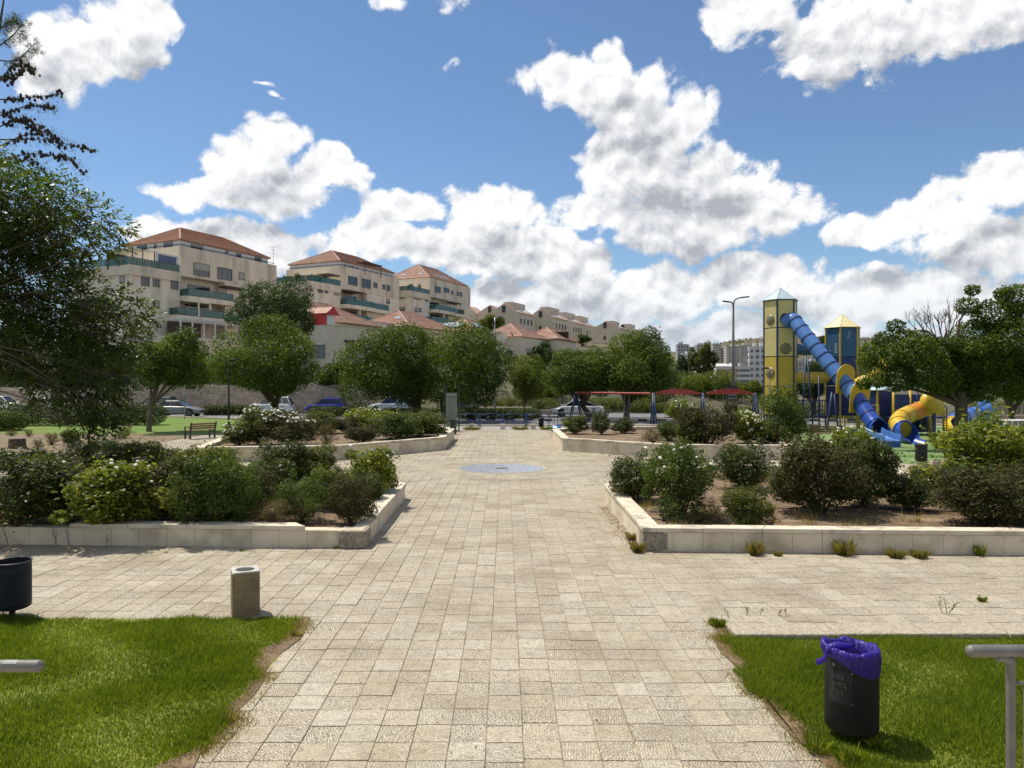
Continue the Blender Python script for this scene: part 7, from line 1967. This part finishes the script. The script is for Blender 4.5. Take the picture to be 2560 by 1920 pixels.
# --- cars
def car(label, kind, px, d, z0, rz, paint, L_=None, group='cars on the road'):
    spec = {'sedan': (4.5, 1.43, -1.65, 1.15, -.80, .28, .95, .80), 'suv': (4.45, 1.66, -2.12, 1.05, -1.75, .25, 1.02, .95), 'hatch': (3.9, 1.50, -1.85, .95, -1.40, .15, .96, .86), 'fastback': (4.7, 1.46, -2.0, 1.30, -.55, .40, .96, .78)}[kind]
    ln, zr, g0, g1, r0, r1, zb, zh = spec; hw = .89
    t = thing('car', label, 'car', (X(px, d), d, z0), rz, group)
    h = ln / 2
    st_ = [(-h, .48, .62, .72), (-h + .06, .30, zb * .86, .84), (-h + .35, .22, zb * .98 if kind != 'sedan' else .95, hw), (g0 * .5, .20, zb, hw), (0, .20, zb - .01, hw), (g1 - .1, .20, zb - .03, hw), (g1 + .25, .20, zh + .04, hw * .98), (h - .45, .21, zh - .06, hw * .95), (h - .10, .26, zh - .16, .80), (h, .42, .58, .62)]
    m = MB(); sec = []
    for x_, zl, zt_, w in st_:
        zm = zl + (zt_ - zl) * .45
        sec.append([(x_, -w * .88, zl), (x_, -w, zl + .10), (x_, -w * 1.01, zm), (x_, -w * .97, zt_ - .06), (x_, -w * .86, zt_), (x_, w * .86, zt_), (x_, w * .97, zt_ - .06), (x_, w * 1.01, zm), (x_, w, zl + .10), (x_, w * .88, zl)])
    k = 10; m.add([v for s_ in sec for v in s_], [(i*k + j, (i+1)*k + j, (i+1)*k + (j+1) % k, i*k + (j+1) % k) for i in range(len(sec) - 1) for j in range(k)] + [tuple(range(k)), tuple(range((len(sec)-1)*k, len(sec)*k))[::-1]])
    m.build('body', paint, t, smooth=True, sharp=38)
    wb, wt = hw * .86, hw * .66; zb2 = zb - .06
    gv = [(g0, -wb, zb2), (g1, -wb, zb2 - .02), (g1, wb, zb2 - .02), (g0, wb, zb2), (r0, -wt, zr - .03), (r1, -wt, zr - .03), (r1, wt, zr - .03), (r0, wt, zr - .03)]
    MB().add(gv, [(0, 1, 5, 4), (1, 2, 6, 5), (2, 3, 7, 6), (3, 0, 4, 7), (4, 5, 6, 7)]).build('windows', 'car_glass', t)
    rm = MB(); xs_ = np.linspace(r0 - .05, r1 + .06, 6)
    sec = [[(x_, -wt - .03, zr - .05), (x_, -wt * .9, zr + .0), (x_, 0, zr + .03), (x_, wt * .9, zr + .0), (x_, wt + .03, zr - .05), (x_, 0, zr - .04)] for x_ in xs_]
    rm.add([v for s_ in sec for v in s_], [(i*6 + j, (i+1)*6 + j, (i+1)*6 + (j+1) % 6, i*6 + (j+1) % 6) for i in range(5) for j in range(6)] + [tuple(range(6)), tuple(range(30, 36))[::-1]]); rm.build('roof', paint, t, smooth=True, sharp=40)
    for s_ in (-1, 1):
        pm = MB()
        mid_b, mid_t = (g0 + g1) / 2 - .1, (r0 + r1) / 2
        for (xa, xb, w) in ((g1, r1, .07), (mid_b, mid_t, .09), (g0, r0, .12)):
            pm.bar((xa, s_ * (wb + .01), zb2 - .02), (xb, s_ * (wt + .012), zr - .03), w, .03)
        if kind == 'suv': pm.bar((g0 + .75, s_ * (wb + .01), zb2), (r0 + .55, s_ * (wt + .012), zr - .03), .09, .03)
        pm.build('pillar', paint, t)
        MB().obox((g1 - .25, s_ * (hw + .06), zb + .06), (.1, .16, .12), (1, 0, 0), (0, 1, 0), (0, 0, 1)).build('mirror', paint, t)
        MB().obox((h - .14, s_ * .62, zh - .20), (.22, .34, .12), (1, 0, 0), (-.3 * s_, 1, 0), (0, 0, 1)).build('headlight', 'car_lamp', t)
        MB().obox((-h + .07, s_ * .66, zb * .80), (.14, .26, .16), (1, 0, 0), (0, 1, 0), (0, 0, 1)).build('taillight', 'car_red', t)
        MB().box(g0 * .35 - .01, g0 * .35 + .01, s_ * hw * 1.0 - .008, s_ * hw * 1.0 + .008, .3, zb - .08).box(g1 * .75 - .01, g1 * .75 + .01, s_ * hw * 1.0 - .008, s_ * hw * 1.0 + .008, .3, zb - .10).build('door_gap', 'rubber', t)
        for wx in (-ln * .295, ln * .305):
            wh = MB().lathe([(.20, -.11), (.31, -.10), (.33, -.06), (.33, .06), (.31, .10), (.20, .11)], 20).build('wheel', 'rubber', t, smooth=True, sharp=40); wh.location = (wx, s_ * (hw - .10), .33); wh.rotation_euler = (R(90), 0, 0)
            rr_ = MB().lathe([(.205, -.005), (.19, .0), (.06, -.02), (.05, .0), (.001, .0)], 16, cap=False).build('rim', 'rim', wh); rr_.location = (0, 0, -s_ * .113); rr_.rotation_euler = (0, 0 if s_ < 0 else PI, 0)
            ar = MB().lathe([(.395, -.01), (.395, .01)], 20).build('wheel_arch', 'rubber', t); ar.location = (wx, s_ * (hw - .012), .35); ar.rotation_euler = (R(90), 0, 0)
    MB().box(h - .02, h + .015, -.55, .55, .40, .52).build('grille', 'rubber', t); MB().box(-h - .01, -h + .02, -.26, .26, .55, .66).build('licence_plate', 'sign_pale', t)
    return t
car('silver grey sedan driving right behind the lawn tree', 'sedan', 444, 66.5, 0, 0.0, 'car_silver', group='cars on the road')
car('dark grey SUV parked at the wall behind the silver sedan', 'suv', 386, 71.5, 0, PI, 'car_grey', group='parked cars')
car('white SUV with red tail lamp parked at the wall behind the broad tree trunk', 'suv', 677, 71.5, 0, PI, 'car_white', group='parked cars')
car('bright blue hatchback parked at the stone wall', 'hatch', 816, 72.5, 0, PI, 'car_blue', group='parked cars')
car('pale blue grey SUV parked below the pair of broad trees', 'suv', 978, 73, 0, PI, 'car_pale', group='parked cars')
car('white fastback car driving left beside the long swing beam', 'fastback', 1443, 66.5, 0, PI, 'car_white', group='cars on the road')
car('white hatchback parked in front of the left stone wall at the picture edge', 'hatch', 10, 72, .2, 0.0 + PI * 0, 'car_white', group='parked cars')
car('pale sedan parked before the smooth wall panel', 'sedan', 118, 71, .15, PI, 'car_pale', group='parked cars')
car('white car nose at the left edge in front of the white hatchback', 'sedan', -25, 67.5, .1, 0.0, 'car_white', group='cars on the road')
car('white SUV parked beyond the railing at the right edge', 'suv', 2545, 56, -1.45, R(12), 'car_white', group='parked cars')
for i, (px, d_, rz, pt, kd, lb) in enumerate(((1786, 112, 80, 'car_white', 'suv', 'white car parked leftmost in the lot behind the arched swing'), (1803, 116, 85, 'car_pale', 'hatch', 'pale car second in the lot behind the arched swing'), (1822, 108, 70, 'car_white', 'suv', 'white van-like car in the lot under the advertising board'), (1832, 118, 85, 'car_silver', 'sedan', 'silver car at the back of the lot behind the lamp'))):
    car(lb, kd, px, d_, float(ht(X(px, d_), d_)) , R(rz), pt, group='cars in the far lot')
wc = car('white car parked on the high ground behind the left wall railing', 'suv', 12, 84, 3.3, R(20), 'car_white', group='parked cars')
d = 118; bus = thing('bus', 'white bus with an orange roof band behind the arched swing', 'bus', (X(1888, d), d, -2.0), R(4))
MB().box(-4.5, 4.5, -1.25, 1.25, .35, 2.25).build('body', 'car_white', bus, bevel=.08); MB().box(-4.5, 4.5, -1.24, 1.24, 2.25, 2.75).build('roof_band', 'bus_orange', bus, bevel=.06); MB().box(-4.3, 4.3, -1.15, 1.15, 2.75, 3.0).build('roof', 'car_white', bus, bevel=.08)
for i in range(6): MB().box(-4.3 + i * 1.45, -2.95 + i * 1.45, -1.27, -1.255, 1.0, 2.15).build('window', 'car_glass', bus)
for x_ in (-2.8, 2.7):
    w_ = MB().lathe([(.3, -.13), (.48, -.12), (.48, .12), (.3, .13)], 18).build('wheel', 'rubber', bus); w_.location = (x_, -1.15, .48); w_.rotation_euler = (R(90), 0, 0)

# --- small things on the ground
st_ = thing('tree_stump', 'dark weathered tree stump in the dry bed on the left', 'stump', (X(43, 33.4), 33.4, 0)); m = MB()
m.lathe([(.42, -.05), (.36, .10), (.34, .40), (.33, .44)], 16).build('trunk', 'bark', st_, smooth=True, sharp=40); MB().lathe([(.325, .441), (.15, .45), (.001, .448)], 16, cap=False).build('cut_top', 'bark_pale', st_)
NP = np.random.default_rng(5); random.seed(5)
def rock(label, px, py, s):
    x_, y_ = ground_at(px, py); m = MB(); m.lathe([(.02, 1.0), (.55, .92), (.85, .62), (.95, .3), (.98, -.1)], 11)
    m.v = [(v[0] * s[0] * random.uniform(.82, 1.12), v[1] * s[1] * random.uniform(.85, 1.1), v[2] * s[2] * random.uniform(.88, 1.06)) for v in m.v]
    o = m.build('boulder', 'rough_stone', None, loc=(x_, y_, 0)); return tag(o, label, 'boulder', 'boulders at the turf edge')
rock('pale boulder at the path edge right of the turf bin, left one', 2338, 1180, (.26, .25, .42)); rock('pale boulder at the path edge partly behind the yellow green bush', 2370, 1184, (.30, .25, .55))
pm = thing('rubbish_bag', 'small dark crumpled rubbish on the dry bed', 'rubbish', (X(226, 33), 33, 0)); m = MB().lathe([(.02, .24), (.2, .2), (.34, .08), (.36, -.02)], 12); m.v = [(v[0] * random.uniform(.7, 1.3), v[1] * random.uniform(.7, 1.3), v[2] * random.uniform(.7, 1.2)) for v in m.v]; m.build('sack', 'rubber', pm)
bb_ = thing('blue_bag', 'light blue plastic bag at the dark fence foot', 'bag', (X(1393, 47), 47, 0)); m = MB().lathe([(.02, .30), (.22, .26), (.34, .12), (.33, -.01)], 12); m.v = [(v[0] * random.uniform(.75, 1.25), v[1] * random.uniform(.75, 1.25), v[2] * random.uniform(.75, 1.15)) for v in m.v]; m.build('sack', 'play_blue_faded', bb_)
for lb, pts_ in (('thin black irrigation hose on the soil near the planter corner', [(2.75, 14.6), (3.1, 14.2), (3.0, 13.7), (3.5, 13.5), (4.1, 13.9)]), ('thin black irrigation hose crossing the right planter', [(4.2, 16.0), (6.0, 15.7), (7.4, 15.9), (8.8, 15.2), (10.2, 15.4)]), ('thin black irrigation hose between the left planter shrubs', [(-8.2, 13.8), (-6.8, 13.75), (-5.6, 13.9), (-4.4, 13.7)])):
    o = MB().tube(smooth_path([(x_, y_, .272 + .01 * math.sin(3 * x_)) for x_, y_ in pts_], 6), .010, 6).build('irrigation_hose', 'rubber', None, smooth=True); tag(o, lb, 'hose', 'irrigation hoses')
